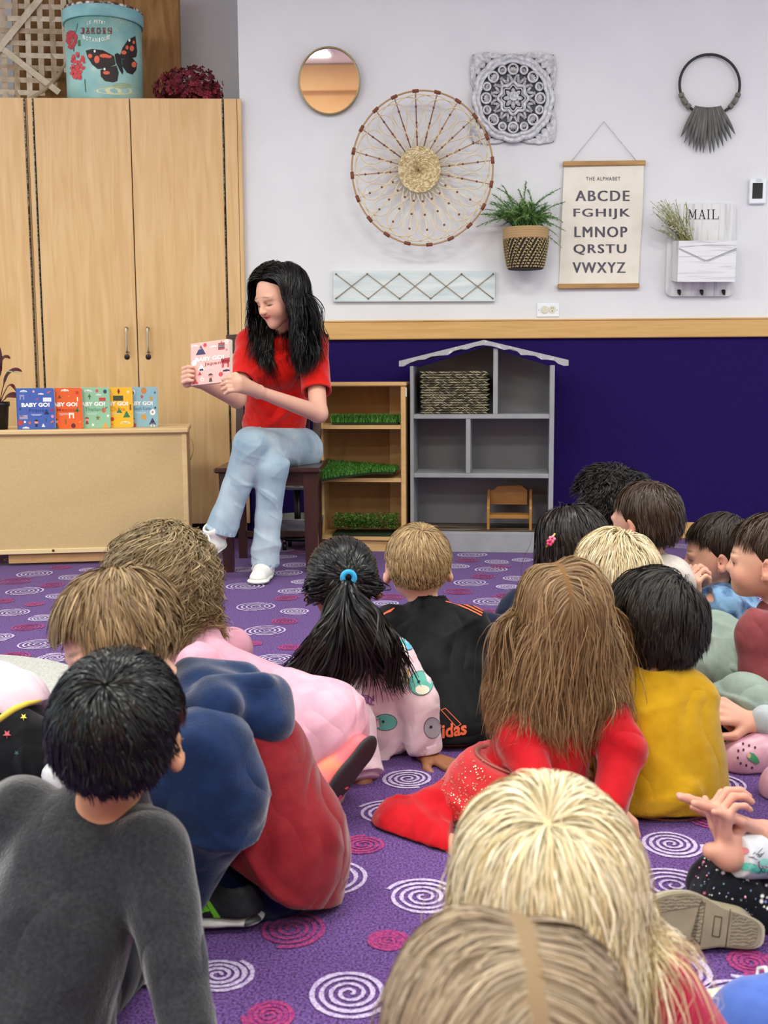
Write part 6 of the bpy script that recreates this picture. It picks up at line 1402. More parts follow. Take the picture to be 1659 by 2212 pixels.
book('board_book', bBL - bn * 0, bu, bv, bn, np.linalg.norm(bBR - bBL), np.linalg.norm(bTL - bBL), .018, 'f0b4ac', 1, 'Japan', 'a8525c', IC['Japan'], 'pink BABY GO! Japan board book held by the woman in red', parent=1)

# ---------------------------------------------------------------- boy in the black track jacket
K5 = dict(h=AT(903, 1217, 2.70), R=frame((-.10, 1, .02), (0, -.12, 1)))
sl, sr, pel = AT(848, 1352, 2.68), AT(1008, 1352, 2.66), AT(965, 1590, 2.56)
er, wr_ = AT(1075, 1425, 2.72), AT(1045, 1500, 2.9); el, wl = AT(815, 1460, 2.75), AT(850, 1540, 2.9); kl, kr = AT(860, 1560, 2.98), AT(1060, 1560, 2.98)
L = head(K5['h'], K5['R'], 1, neck=(sl + sr) / 2 + (0, 0, .02)) + torso(sl, sr, pel) + limb([sl, el, wl], [.034, .028, .02]) + limb([sr, er, wr_], [.034, .028, .02]) + hand(wl, (.3, 1, 0), (0, 0, -1), .9) + hand(wr_, (-.3, 1, 0), (0, 0, -1), .9)
L += limb([pel, kl, AT(930, 1600, 2.95)], [.07, .045, .03]) + limb([pel, kr, AT(990, 1600, 2.95)], [.07, .045, .03])
t = person('boy with short blond hair in black track jacket with orange stripes', 'fair', L, pel)
m_bj = cloth('black_jersey', '0a0a0c', '101013', rough=.6, bump=.2, bscale=900, sheen=.15); m_or = mat('orange_print', 'f06a3e', rough=.6)
def deco5(b, bvh, V):
    dtext(b, bvh, 'adidas', 921, 1601, 1008, 1571, m_or, .03, slope=-14)
    def ln(pts, w_, m):
        for (x0, y0), (x1, y1) in zip(pts[:-1], pts[1:]):
            l = math.hypot(x1 - x0, y1 - y0); nx, ny = -(y1 - y0) / l * w_ / 2, (x1 - x0) / l * w_ / 2; dpoly(b, bvh, [(x0 + nx, y0 + ny), (x1 + nx, y1 + ny), (x1 - nx, y1 - ny), (x0 - nx, y0 - ny)], m, 2)
    ln([(953, 1534), (962, 1530), (996, 1565), (986, 1571), (953, 1534)], 1.4, m_or); ln([(940, 1549), (950, 1545)], 1.4, m_or)
    for k in range(3): ln([(962 + k * 4, 1296 - k * 4 + 3), (985 + k * 4, 1303 - k * 5 + 2), (1010 + k * 3, 1312 - k * 5 + 3), (1040 + k * 2, 1330 - k * 5)], 2.6, m_or)
    for k in range(3): ln([(814 + k * 5, 1338 - k * 2), (826 + k * 5, 1328 - k * 3), (846 + k * 3, 1320 - k * 3)], 2.4, m_or)
JL = torso(sl, sr, pel, .018, hang=.03) + limb([sl, el, wl], [.036, .036, .03], .016) + limb([sr, er, wr_], [.036, .034, .03], .016) + [C((sl + sr) / 2 + (0, .01, .015), (sl + sr) / 2 + (0, .012, .05), .058, .047, .02), C((sl + sr) / 2 + (0, .015, .045), (sl + sr) / 2 + (0, .02, .12), .036, .04, .003, None, -1), C(pel + (-.02, 0, -.03), pel + (.03, 0, -.03), .125, .12, .04, ((0, 1, 0), .8)), PL((0, 0, .012), (0, 0, -1))]
soft('track_jacket', JL, m_bj, t, disp=folds(.0055, 26, [(.6, 0, .8), (-.6, .1, .7)], 2, .15), deco=deco5)
soft('trousers', limb([pel - (0, 0, .02), kl, AT(930, 1600, 2.95)], [.09, .06, .05]) + limb([pel - (0, 0, .02), kr, AT(990, 1600, 2.95)], [.09, .06, .05]) + [C(AT(870, 1610, 2.6), AT(860, 1625, 2.75), .055, .05), PL((0, 0, .004), (0, 0, -1))], cloth('black_trousers', '0c0c0f'), t, vox=.007)
hair('hair', t, K5['h'], K5['R'], 1, ['8a6d48', 'b08f62', 'c9ad80', '6f5436'], n=9000, clump=.35, length=.050, steps=8, region=boyreg, whorl=(.10, -.30, .95), up_gravity=.35, lenfn=lambda d: .55 + .9 * np.clip(d[:, 2], -.3, 1), off=(.002, .012), width=.0008, shellcut=boycut, seed=5, frizz=.05, jit=.3)

# ---------------------------------------------------------------- girl with the black ponytail
hc4 = AT(740, 1253, 2.45); R4 = frame((-.12, 1, -.12), (-.04, 0, 1))
sl, sr, pel = AT(706, 1440, 2.44), AT(842, 1420, 2.42), AT(795, 1608, 2.46)
el, wl = AT(752, 1570, 2.32), AT(783, 1690, 2.25); er, wr_ = AT(905, 1515, 2.38), AT(918, 1622, 2.38)
L = head(hc4, R4, 1, neck=(sl + sr) / 2 + (0, 0, .02)) + torso(sl, sr, pel, w=.078) + limb([sl, el, wl], [.034, .028, .022]) + limb([sr, er, wr_], [.034, .028, .021])
L += hand(wr_ + (0, 0, -.008), nrm(AT(982, 1650, 2.33) - wr_) + A3((0, 0, .03)), (0, -.1, -1), .92, curl=(.02, .06, .06), side=-1, spread=.16)
L += hand(wl + (0, 0, -.01), (-.25, .1, -1), (-1, .2, 0), .92, curl=(.9, 1.1, .8), side=1)
L += limb([pel, AT(760, 1560, 2.75), AT(800, 1600, 2.6)], [.07, .045, .03]) + limb([pel, AT(900, 1560, 2.75), AT(850, 1600, 2.65)], [.07, .045, .03])
t = person('girl with black ponytail and blue hair tie in pale pink printed sweatshirt', 'brown', L, pel, vox=.0042)
m_ps = cloth('pale_pink_sweat', 'e3c3cf', 'edd3da', bscale=900); m_pr = {k: mat('sweat_print_' + k, c, rough=.8) for k, c in dict(teal='62b3a6', blue='58b4d8', purple='8a4f8c', cream='f1e6cf', yellow='e3b04a', grey='a8a3ac', black='2a2630', line='4a3550').items()}
def deco4(b, bvh, V):
    P = m_pr
    def blob(x, y, rx, ry, c, a=0, belly=True, ear=True):
        dpoly(b, bvh, [(x + (rx + 1.2) * math.cos(q), y + (ry + 1.2) * math.sin(q)) for q in np.linspace(0, 2 * PI, 25)[:-1]], P['line'], 2, .0010)
        dpoly(b, bvh, circ(x, y, rx, 22, ry), P[c], 2, .0016)
        if belly: dpoly(b, bvh, circ(x + rx * .1, y + ry * .55, rx * .6, 16, ry * .38), P['cream'], 2, .0022)
        dpoly(b, bvh, circ(x - rx * .2, y - ry * .1, 3.2, 10), P['black'], 1, .0024)
    blob(864, 1388, 20, 24, 'teal'); blob(882, 1386, 13, 18, 'blue', belly=False); blob(909, 1476, 25, 26, 'teal'); blob(832, 1560, 25, 17, 'teal', belly=False); blob(933, 1572, 17, 22, 'grey', belly=False)
    dpoly(b, bvh, [(868, 1462), (884, 1443), (882, 1480)], P['yellow'], 1)
    dtext(b, bvh, 'MALLOW', 778, 1416, 850, 1386, P['purple'], .03, slope=-12); dtext(b, bvh, 'EN', 782, 1512, 808, 1500, P['purple'], .04, slope=3); dtext(b, bvh, 'AL', 786, 1522, 808, 1511, P['purple'], .04, slope=2)
    pts = circ(777, 1432, 26, 30, 30)
    for i in range(2, 16):
        (x0, y0), (x1, y1) = pts[i], pts[i + 1]; dpoly(b, bvh, [(x0, y0), (x1, y1), (x1 * .97 + 777 * .03, y1 * .97 + 1432 * .03), (x0 * .97 + 777 * .03, y0 * .97 + 1432 * .03)], P['line'], 0)
    for x in (767, 788): dpoly(b, bvh, circ(x, 1420, 2.6, 10), P['purple'], 0)
GL4 = torso(sl, sr, pel, .020, hang=-.006, w=.086) + limb([sl, el, wl + (0, 0, .02)], [.040, .042, .034], .014) + limb([sr, er, wr_ + (0, 0, .012)], [.038, .032, .030], .012)
du, dw = nrm(wl - el), nrm(wr_ - er)
GL4 += [BX(wl + du * .085, (.08, .08, .09), np.stack(basis(du), 1), .003), BX(wr_ + dw * .093, (.08, .08, .09), np.stack(basis(dw), 1), .003), PL(pel + (0, 0, -.035), (.1, 0, -1))]
soft('sweatshirt', GL4, m_ps, t, vox=.0048, disp=folds(.006, 26, [(.7, 0, .7), (-.8, .1, .5)], 4, .15), deco=deco4)
for w_, d in ((wl, du), (wr_, dw)): b = MB(); b.tube([w_ - d * .022, w_ - d * .004, w_ - d * .001], [.040, .038, .034], mat('sweat_cuff', 'ddb9cb', rough=.95, bump=.6, bscale=500), n=18); b.build('cuff', t)
m_gp = cloth('pale_grey_cotton', 'b9b9c3', 'c9c9d0')
soft('leggings', [C(pel - (0, 0, .005), pel + (-.005, 0, -.055), .105, .10, .03, ((0, 1, 0), .9)), C(pel - (0, 0, .05), AT(760, 1580, 2.75), .07, .055), C(pel - (0, 0, .05), AT(900, 1580, 2.75), .07, .055), PL((0, 0, .004), (0, 0, -1))], m_gp, t, vox=.006, disp=folds(.004, 40))
band = hc4 + R4 @ A3((.008, -.092, .004))
hair('hair', t, hc4, R4, 1, ['0d0b0c', '1a1617', '060505'], n=4200, length=.16, steps=10, region=lambda x: (x[:, 2] > -.55) & ~((x[:, 1] > .60) & (x[:, 2] < .60)), dirfn=lambda d: A3((.08, -1.05, .02)) * 1.4 - d, up_gravity=0, flow=1.6, wave=.02, off=(.002, .008), width=.0014, clump=.3, seed=2, rough=.35, frizz=.01,
     extra=lambda W_: W_ + (band - W_) * (np.clip((np.arange(W_.shape[1]) / (W_.shape[1] - 1)), 0, 1)[None, :, None] ** 4) * .9, shellgrow=.006)
TL = [q for q in GL4 if q['op'] == 1]
def ponytail(name, band, dirv, n, length, cols, spread, seed, collide, wave=.16, width=.0015, parent=None, down=1.0, nx=0, dr=None):
    rg = np.random.default_rng(seed); a = rg.uniform(0, 2 * PI, n); r = np.sqrt(rg.uniform(0, 1, n)) * .012; u_, v_, w_ = basis(dirv)
    p = band + (np.cos(a) * r)[:, None] * u_ + (np.sin(a) * r)[:, None] * v_; D = w_ + ((np.cos(a)[:, None] * u_ + np.sin(a)[:, None] * v_) * spread * rg.uniform(.1, 1, n)[:, None]); K = 18; ds = length * rg.uniform(.6, 1, n) / K; pts = [p]; lay = rg.uniform(.003, .03, n)
    for k in range(K):
        w1 = np.stack([nz3(p, 45, seed + i) for i in range(3)], 1); D = D * .9 + A3((0, 0, -1)) * .16 * down + w1 * wave + rg.normal(size=(n, 3)) * .05 + (A3(dr) if dr is not None else 0) * .03; D /= np.linalg.norm(D, axis=1, keepdims=True); p = p + D * ds[:, None]
        f0 = field(collide, p); m_ = f0 < lay
        if m_.any():
            X = p[m_]; h = .003; g = np.stack([field(collide, X + np.eye(3)[i] * h) - field(collide, X - np.eye(3)[i] * h) for i in range(3)], 1); g /= np.linalg.norm(g, axis=1, keepdims=True) + 1e-9; p = p.copy(); p[m_] = X + g * (lay[m_] - f0[m_])[:, None]
        pts.append(p)
    W_ = np.stack(pts, 1); K = W_.shape[1]; T = np.gradient(W_, axis=1); T /= np.linalg.norm(T, axis=2, keepdims=True) + 1e-9
    Sd = np.cross(T, np.tile(rg.normal(size=(n, 1, 3)) * .5 + A3((0, -1, .3)), (1, K, 1))); Sd /= np.linalg.norm(Sd, axis=2, keepdims=True) + 1e-9; wv = width * np.clip(1.25 - (np.arange(K) / (K - 1))[None, :, None] ** 3, .1, 1)
    V = np.stack([W_ - Sd * wv, W_ + Sd * wv], 2).reshape(-1, 3); base = (np.arange(n)[:, None] * K + np.arange(K - 1)[None]).ravel() * 2; F = np.stack([base, base + 1, base + 3, base + 2], 1)
    cl = np.array([lin(x)[:3] for x in cols]); cv = (rg.dirichlet([.7] * len(cl), n) @ cl); b = MB(); b.v.append(V); b.nv = len(V); b.f = F.tolist(); b.sm = [True] * len(F); b.slot(mat('hair_' + cols[0], cols[0], attr='Col')); b.mi = [0] * len(F); b.col = np.repeat(cv, 2 * K, 0); return b.build(name, parent)
ponytail('ponytail', band + (0, -.006, .0), (-.10, -.6, -.55), 5200, .27, ['0d0b0c', '1c1819', '060505'], .55, 3, TL + [E(hc4 + R4 @ A3((0, -.01, .0)), (.074, .088, .08), R4)], parent=t, wave=.30, dr=(-1.5, 0, 0))
b = MB(); u_, v_, w_ = basis(R4 @ A3((0, -1, -.1))); b.tube([band + R4 @ A3((0, -.020, .008)) + (u_ * math.cos(a) + v_ * math.sin(a)) * .0125 for a in np.linspace(0, 2 * PI, 25)[:-1]], .0058, cloth('blue_elastic', '2f9ad8', '4ab0e6'), n=8, closed=True); b.build('hair_tie', t, label='bright blue elastic hair tie')

# ---------------------------------------------------------------- girl in the red dress
hc6 = AT(1213, 1313, 2.15); R6 = frame((-.22, 1, .10), (.04, -.25, 1))
sl, sr, pel = AT(1112, 1500, 2.12), AT(1290, 1505, 2.10), AT(1150, 1690, 2.10)
el, wl = AT(1125, 1600, 2.06), AT(1160, 1690, 1.98); er, wr_ = AT(1345, 1620, 2.06), AT(1318, 1730, 1.98)
kl, al = AT(868, 1795, 2.03), AT(985, 1846, 1.93)
L = head(hc6, R6, 1, neck=(sl + sr) / 2 + (0, 0, .02)) + torso(sl, sr, pel, w=.082) + limb([sl, el, wl], [.032, .027, .02]) + limb([sr, er, wr_], [.032, .027, .02]) + hand(wl, (.2, -.2, -1), (0, 1, -.3), .9) + hand(wr_, (0, -.3, -1), (0, 1, -.3), .9)
L += limb([pel, kl, al], [.045, .040, .03]) + limb([al, AT(1010, 1868, 1.86)], [.026, .02]) + limb([pel, AT(1300, 1720, 2.35), AT(1200, 1740, 2.2)], [.07, .045, .03])
t = person('girl with long light brown hair in red dress with glitter skirt', 'fair', L, pel)
m_rd = cloth('red_cotton', 'b81420', 'c41c26', sheen=.3); m_rt = mat('red_tulle', 'b8141c', rough=.75, sheen=.5, c2='cf2028', nscale=(25, 25, 25), bump=.5, bscale=180); m_rl = cloth('red_leggings', 'b8101c', 'c81a24')
GLr = torso(sl, sr, pel, .006, w=.082) + limb([sl, el, wl], [.036, .032, .026], .012) + limb([sr, er, wr_], [.036, .032, .026], .012)
soft('dress_top', GLr, m_rd, t, disp=folds(.0035, 34, None, 6, .15))
wst = AT(1135, 1655, 2.10)
m_gl = mat('glitter_dots', 'f2d9b0', rough=.25, metal=.6); m_bt = mat('glitter_belt', 'a8635a', rough=.5, metal=.3, bump=.8, bscale=300)
def deco6(b, bvh, V):
    rg = random.Random(8)
    for _ in range(260): x, y = rg.gauss(1010, 36), rg.gauss(1720, 46); dpoly(b, bvh, circ(x, y, rg.uniform(.7, 1.5), 6), m_gl, 0, .002)
def skd(V, Nn):
    a = np.arctan2(V[:, 1] - wst[1], V[:, 0] - wst[0]); r = np.clip((wst[2] - V[:, 2]) / .14, 0, 1); return r * .008 * np.sin(a * 19 + 3 * nz3(V, 20, 3)) + folds(.003, 40)(V, Nn)
soft('skirt', [C(wst, AT(1120, 1700, 2.10), .080, .13, .03), C(AT(1120, 1690, 2.1), AT(1015, 1765, 2.06), .11, .075, .05), C(AT(1130, 1720, 2.08), AT(1240, 1745, 2.10), .11, .08, .05), C(AT(1060, 1700, 2.1), AT(985, 1775, 2.1), .07, .05, .05), PL((0, 0, .012), (0, 0, -1)), PL(wst + (0, 0, .004), (0.25, 0, 1))], m_rt, t, disp=skd, deco=deco6)
b = MB(); P_ = []; 
for a in np.linspace(0, 2 * PI, 41)[:-1]: P_.append(wst + A3((.094 * math.cos(a), .080 * math.sin(a), .006 - .25 * .094 * math.cos(a) * .9)))
b.tube(P_, .007, m_bt, n=6, closed=True, flat=.5); b.build('belt', t, label='narrow glitter belt')
for s_, e_, q in ((sl, el, -1), (sr, er, 1)):
    b = MB(); pts = []; 
    for k in range(30): a = PI * 1.25 * k / 29 - .5; rr = .052 + .007 * math.sin(k * 2.1); pts.append(s_ + A3((q * rr * .55 + .008 * math.sin(k * 2.6) , -rr * .62 * math.cos(a) , -.012 + rr * math.sin(a)))) 
    b.tube(pts, .010, m_rd, n=6, flat=.45); b.build('shoulder_ruffle', t)
soft('leggings', limb([AT(1060, 1740, 2.1), kl, al], [.074, .050, .042], .008, .03) + [C(kl, AT(905, 1818, 1.98), .050, .045), C(AT(1010, 1790, 2.1), AT(900, 1790, 2.08), .055, .052), PL((0, 0, .003), (0, 0, -1)), PL(AT(978, 1850, 1.93), (1, -.1, .1), .003)], m_rl, t, vox=.0045, disp=folds(.004, 55, [(1, 0, .4), (.8, .4, -.5)], 5))
C6L = [q for q in GLr if q['op'] == 1]
hair('hair', t, hc6, R6, 1, ['7d5c3c', '9c7a52', '5f4229', 'b5946a'], n=18000, sway=(.005, 1.6), length=.28, steps=22, region=girlreg, up_gravity=1.2, part=-.18, wave=.08, lift=.006, wavek=30, off=(.002, .012), puff=.006, width=.0008, collide=C6L, seed=6, frizz=.03, clump=.35, jit=.28, curl=(.05, .4))

# ---------------------------------------------------------------- boy in the yellow sweatshirt
hc7 = AT(1407, 1343, 2.25); R7 = frame((-.55, .85, .05), (.12, .08, 1))
sl, sr, pel = AT(1345, 1494, 2.20), AT(1472, 1500, 2.20), AT(1432, 1700, 2.14)
el, wl = AT(1278, 1625, 2.30), AT(1300, 1690, 2.42); er, wr_ = AT(1482, 1650, 2.25), AT(1450, 1700, 2.45)
L = head(hc7, R7, 1.03, neck=(sl + sr) / 2 + (0, 0, .02)) + torso(sl, sr, pel) + limb([sl, el, wl], [.034, .028, .02]) + limb([sr, er, wr_], [.034, .028, .02]) + hand(wl, (.3, 1, 0), (0, 0, -1), .9) + hand(wr_, (-.3, 1, 0), (0, 0, -1), .9) + limb([pel, AT(1330, 1660, 2.5), AT(1400, 1690, 2.5)], [.07, .045, .03]) + limb([pel, AT(1530, 1660, 2.5), AT(1450, 1690, 2.5)], [.07, .045, .03])
t = person('boy with tousled dark hair in mustard yellow sweatshirt', 'tan', L, pel)
m_y = cloth('mustard_fleece', 'b98b10', 'c89a1a', sheen=.4); m_yr = mat('mustard_rib', 'b88a18', rough=.95, bump=.8, bscale=60, bstretch=(8, 8, .4))
GL7 = torso(sl, sr, pel, .024, hang=-.004) + limb([sl, el, wl], [.040, .040, .034], .014) + limb([sr, er, wr_], [.040, .046, .034], .014) + [C(pel + (-.005, 0, -.02), pel + (-.005, 0, -.06), .118, .105, .03, ((0, 1, 0), .85)), PL((0, 0, .01), (0, 0, -1)), C((sl + sr) / 2 + (0, 0, .05), (sl + sr) / 2 + (0, 0, .11), .036, .04, .004, None, -1)]
soft('sweatshirt', GL7, [m_y, m_yr], t, disp=folds(.0055, 24, [(.5, 0, .9), (-.4, .1, 1)], 12, .12), colfn=lambda c: (c[:, 2] < .045).astype(int))
soft('trousers', limb([pel - (0, 0, .02), AT(1320, 1700, 2.4)], [.10, .06]) + limb([pel - (0, 0, .02), AT(1500, 1690, 2.5)], [.09, .06]) + [C(pel + (-.06, .01, -.05), pel + (.02, 0, -.055), .085, .085), C(AT(1300, 1735, 2.2), AT(1345, 1745, 2.16), .03, .04), PL((0, 0, .004), (0, 0, -1))], cloth('black_leggings', '0e0e12', '15151a'), t, vox=.007)
hair('hair', t, hc7, R7, 1.03, ['1a130f', '2b2019', '0f0b08'], n=10000, length=.085, steps=10, region=boyreg, whorl=(.35, -.45, .85), up_gravity=.7, lenfn=lambda d: .75 + .45 * np.clip(d[:, 2], -.3, 1), off=(.003, .016), puff=.006, width=.0010, shellcut=boycut, seed=7, frizz=.06, wave=.08, shellgrow=.007, clump=.6)
# ---------------------------------------------------------------- nearest boy in the grey fleece
hc1 = AT(256, 1570, 1.34); R1 = frame((.05, 1, .10), (.13, -.05, 1))
sl, sr, pel = AT(50, 1770, 1.40), AT(318, 1835, 1.33), AT(35, 2225, 1.27)
er, wr_ = AT(378, 2075, 1.26), AT(418, 2290, 1.20); el, wl = AT(-110, 2030, 1.5), AT(-60, 2200, 1.7)
L = head(hc1, R1, 1.0, neck=(sl + sr) / 2 + (.03, 0, .03), nr=.034) + torso(sl, sr, pel, w=.08) + limb([sl, el, wl], [.034, .028, .02]) + limb([sr, er, wr_], [.034, .028, .021]) + hand(wr_, (.1, .1, -1), (0, 1, 0), .95) + hand(wl, (.3, 1, 0), (0, 0, -1), .95)
kr1, ar1 = AT(190, 2190, 1.95), AT(250, 2140, 1.75)
L += limb([pel, pel + (-.16, .28, .02), pel + (.0, .3, -.03)], [.08, .05, .03]) + limb([pel, pel + (.10, .33, .0), pel + (.03, .36, -.03)], [.08, .05, .03])
t = person('nearest boy with short black hair and grey fleece, leaning on his arm', 'tan', L, pel, vox=.0045)
m_gf = cloth('grey_fleece', '28292d', '35373b', bscale=260, bump=.9, sheen=.6, nscale=(170, 170, 170))
GL1 = torso(sl, sr, pel, .014, hang=-.005, w=.09) + limb([sl, el, wl], [.040, .040, .034], .018) + limb([sr, er, wr_], [.044, .032, .028], .008, .012) + [C((sl + sr) / 2 + (.03, .01, .01), (sl + sr) / 2 + (.035, .01, .045), .062, .048, .02), C((sl + sr) / 2 + (.035, .015, .04), (sl + sr) / 2 + (.04, .02, .12), .037, .042, .003, None, -1), C(pel + (0, 0, -.03), pel + (0, 0, -.08), .116, .116, .03), C(pel + (-.03, .0, -.02), pel + (-.05, .05, -.05), .135, .12, .03)]
soft('fleece', GL1 + [PL((0, 0, .012), (0, 0, -1))], m_gf, t, vox=.005, disp=folds(.006, 20, [(.7, 0, .7), (-.6, .1, .8)], 21, .12))
soft('trousers', limb([pel, pel + (-.16, .28, .02), pel + (.0, .3, -.03)], [.11, .07, .05]) + limb([pel, pel + (.10, .33, .0), pel + (.03, .36, -.03)], [.085, .06, .045]) + [PL((0, 0, .004), (0, 0, -1))], cloth('dark_trousers', '16171b'), t, vox=.008)
hair('hair', t, hc1, R1, 1.0, ['080708', '101012', '040404'], n=15000, clump=.3, length=.062, steps=9, region=boyreg, whorl=(-.02, -.55, .80), up_gravity=.35, lenfn=lambda d: .65 + .7 * np.clip(d[:, 2], -.3, 1), off=(.002, .011), width=.0008, shellcut=boycut, seed=21, frizz=.012, wave=.03, shellgrow=.006, rough=.33)
shoe(thing('shoe', FL(285, 2165), 'black shoe with white sole beside the grey fleece', 'shoe'), 'upper', FL(330, 2168) + (0, .05, 0), (-1, .25, 0), up, .17, m_blk, m_rb, None, w=.03)

# ---------------------------------------------------------------- crouching boy with navy hood
hc2 = AT(250, 1372, 1.72); R2 = frame((-.78, -.52, -.38), (-.20, .12, 1))
sl, sr, pel = AT(440, 1622, 1.62), AT(470, 1560, 1.84), AT(600, 1850, 1.72)
el, wl = AT(462, 1775, 1.60), AT(392, 1925, 1.60)
L = head(hc2, R2, .98, neck=(sl + sr) / 2 + (-.02, 0, .03)) + torso(sl, sr, pel, w=.07) + limb([sl, el, wl], [.034, .03, .022]) + hand(wl, (-.8, 0, -.6), (0, 0, -1), .9) + limb([sr, AT(400, 1740, 1.84), AT(340, 1860, 1.8)], [.034, .03, .022]) + hand(AT(340, 1860, 1.8), (-1, 0, -.6), (0, 0, -1), .9)
kn2, an2 = AT(405, 1800, 1.68), AT(497, 1935, 1.70)
L += limb([pel, kn2, an2], [.055, .042, .030]) + limb([an2, FL(420, 2000)], [.028, .02]) + limb([pel, AT(390, 1770, 1.80), AT(480, 1900, 1.82)], [.07, .048, .032])
t = person('crouching boy in navy and red hooded sweatshirt looking down to the left', 'fair', L, pel, vox=.0045, fc=(hc2, R2, .98))
m_nv = cloth('navy_fleece', '102244', '182e55', sheen=.5, bscale=350, bump=.6); m_rf = cloth('brick_red_fleece', '7e1b23', '8c242b', sheen=.4, bscale=400, bump=.5)
soft('sweatshirt', torso(sl, sr, pel, .018) + [C(AT(540, 1640, 1.74), AT(625, 1830, 1.72), .088, .098, .04), C(AT(620, 1800, 1.72), AT(672, 1895, 1.74), .085, .028, .05), C(AT(480, 1600, 1.72), AT(560, 1640, 1.72), .075, .08, .04), C(AT(440, 1600, 1.74), AT(520, 1780, 1.72), .07, .08, .04), PL(AT(560, 1848, 1.7), nrm(A3((-.5, 0, -.86))))], m_rf, t, vox=.005, disp=folds(.008, 24, [(.9, 0, .5), (.2, .1, 1)], 5, .1))
soft('sleeve', limb([sl + (.01, -.005, -.0), el + (.0, 0, .02), wl + (.01, 0, .0)], [.070, .068, .038], 0, .03) + [C(AT(405, 1640, 1.60), AT(500, 1700, 1.62), .05, .05, .05), C(AT(360, 1700, 1.60), AT(340, 1790, 1.62), .05, .04, .05)], m_nv, t, vox=.005, disp=folds(.007, 26, [(.3, 0, 1), (-.7, .1, .8)], 9, .1), label='navy sleeve')
HL = [C(AT(430, 1505, 1.72), AT(560, 1535, 1.72), .050, .050, .04), C(AT(410, 1460, 1.76), AT(520, 1480, 1.80), .030, .040, .03), C(AT(395, 1560, 1.68), AT(580, 1562, 1.68), .030, .028, .04), C(AT(585, 1500, 1.74), AT(590, 1570, 1.70), .030, .024, .03), C(AT(400, 1545, 1.66), AT(470, 1530, 1.64), .03, .04, .03), C(AT(455, 1488, 1.66), AT(565, 1482, 1.70), .020, .022, .02)]
soft('hood', HL, m_nv, t, vox=.0045, disp=folds(.003, 30, [(.3, 0, 1)], 3, .2), label='navy hood lying on the back')
soft('trousers', limb([AT(612, 1868, 1.73), AT(570, 1905, 1.71), kn2], [.092, .072, .058], 0, .03) + limb([AT(620, 1880, 1.74), AT(575, 1915, 1.72)], [.055, .055], 0, .03) + limb([kn2, AT(478, 1885, 1.70)], [.055, .05], 0, .03) + limb([pel, AT(390, 1770, 1.80), AT(470, 1880, 1.82)], [.09, .06, .045], 0, .03), cloth('navy_trousers', '0b1738', '101f45'), t, vox=.005, disp=folds(.003, 40))
m_dk = mat('black_knit_shoe', '15181a', rough=.8, c2='22262a', nscale=(90, 90, 90), bump=.5, bscale=500); m_gn = mat('green_stripe', '6fc02c', rough=.5); m_ms = mat('midsole_white', 'd5d4ce', rough=.5)
soft('sock', [C(an2 + (0, 0, .02), an2 + (.003, 0, -.04), .031, .030)], cloth('white_sock', 'd9cdca'), t, vox=.004)
def decoS(b, bvh, V):
    for k in range(3): x = 421 + k * 12; dpoly(b, bvh, [(x, 1958 - k * 4), (x + 8, 1954 - k * 4), (x + 36 - k * 2, 1985 - k * 2), (x + 22 - k * 2, 1986 - k * 2)], m_gn, 1)
def decoM(b, bvh, V): dpoly(b, bvh, [(527, 1998), (530, 1988), (556, 1976), (564, 1984), (560, 2002), (534, 2010)], mat('heel_pad_dark', '3a3b3e', rough=.5), 2)
hs = FL(560, 2022); hs = A3((hs[0], hs[1] + .03, 0)); shoe(t, 'sneaker', hs + (.002, 0, 0), (-1, .06, 0), up, .20, m_dk, m_ms, None, w=.038, sole_t=.034, deco=decoS, deco_s=decoM, label='black sneaker with green stripes and thick white sole')
hair('hair', t, hc2, R2, .98, ['6f563a', '927550', 'ad9068', '523e28'], n=11000, length=.072, steps=10, region=lambda x: (x[:, 2] > -.62) & ~((x[:, 1] > .80) & (x[:, 2] < .35)) & ~((x[:, 2] < -.05) & (x[:, 1] > .15)), whorl=(.0, -.45, .88), up_gravity=.55, lenfn=lambda d: .65 + .55 * np.clip(d[:, 2] + d[:, 1] * .4, -.3, 1), off=(.003, .016), lift=.008, width=.0013, shellcut=[((0, .075, .030), (0, 1, -.6)), ((0, .015, -.030), (0, .75, -.65)), ((0, 0, -.058), (0, .1, -1))], seed=22, frizz=.05, wave=.09, shellgrow=.006, clump=.6)

# ---------------------------------------------------------------- girl in pink dress, bent forward
hc3 = AT(345, 1264, 2.28); R3 = frame((-.55, .75, -.55), (.05, .35, 1))
sl, sr, pel = AT(430, 1440, 2.12), AT(500, 1400, 2.36), AT(700, 1590, 2.15)
L = head(hc3, R3, .98, neck=AT(435, 1400, 2.25)) + torso(sl + (0, 0, -.03), sr + (0, 0, -.03), pel, w=.06) + limb([sl, AT(400, 1600, 2.2), AT(380, 1700, 2.3)], [.034, .028, .02]) + limb([sr, AT(470, 1560, 2.5), AT(450, 1640, 2.5)], [.034, .028, .02]) + hand(AT(380, 1700, 2.3), (-.3, 0, -1), (0, 1, 0), .9) + hand(AT(450, 1640, 2.5), (-.3, 0, -1), (0, 1, 0), .9)
L += limb([pel, AT(620, 1650, 2.25), AT(715, 1715, 2.13)], [.05, .04, .028]) + limb([pel, AT(620, 1640, 2.35), AT(700, 1660, 2.3)], [.05, .04, .03])
t = person('girl with wavy light brown hair in pink dress, bent forward on the carpet', 'fair', L, pel, vox=.0055)
m_pk = cloth('pink_cotton', 'd596ab', 'dea5b7', bscale=900, sheen=.2); m_pk2 = cloth('pink_skirt_cotton', 'd99db0', 'e2adbd', bscale=900, sheen=.2)
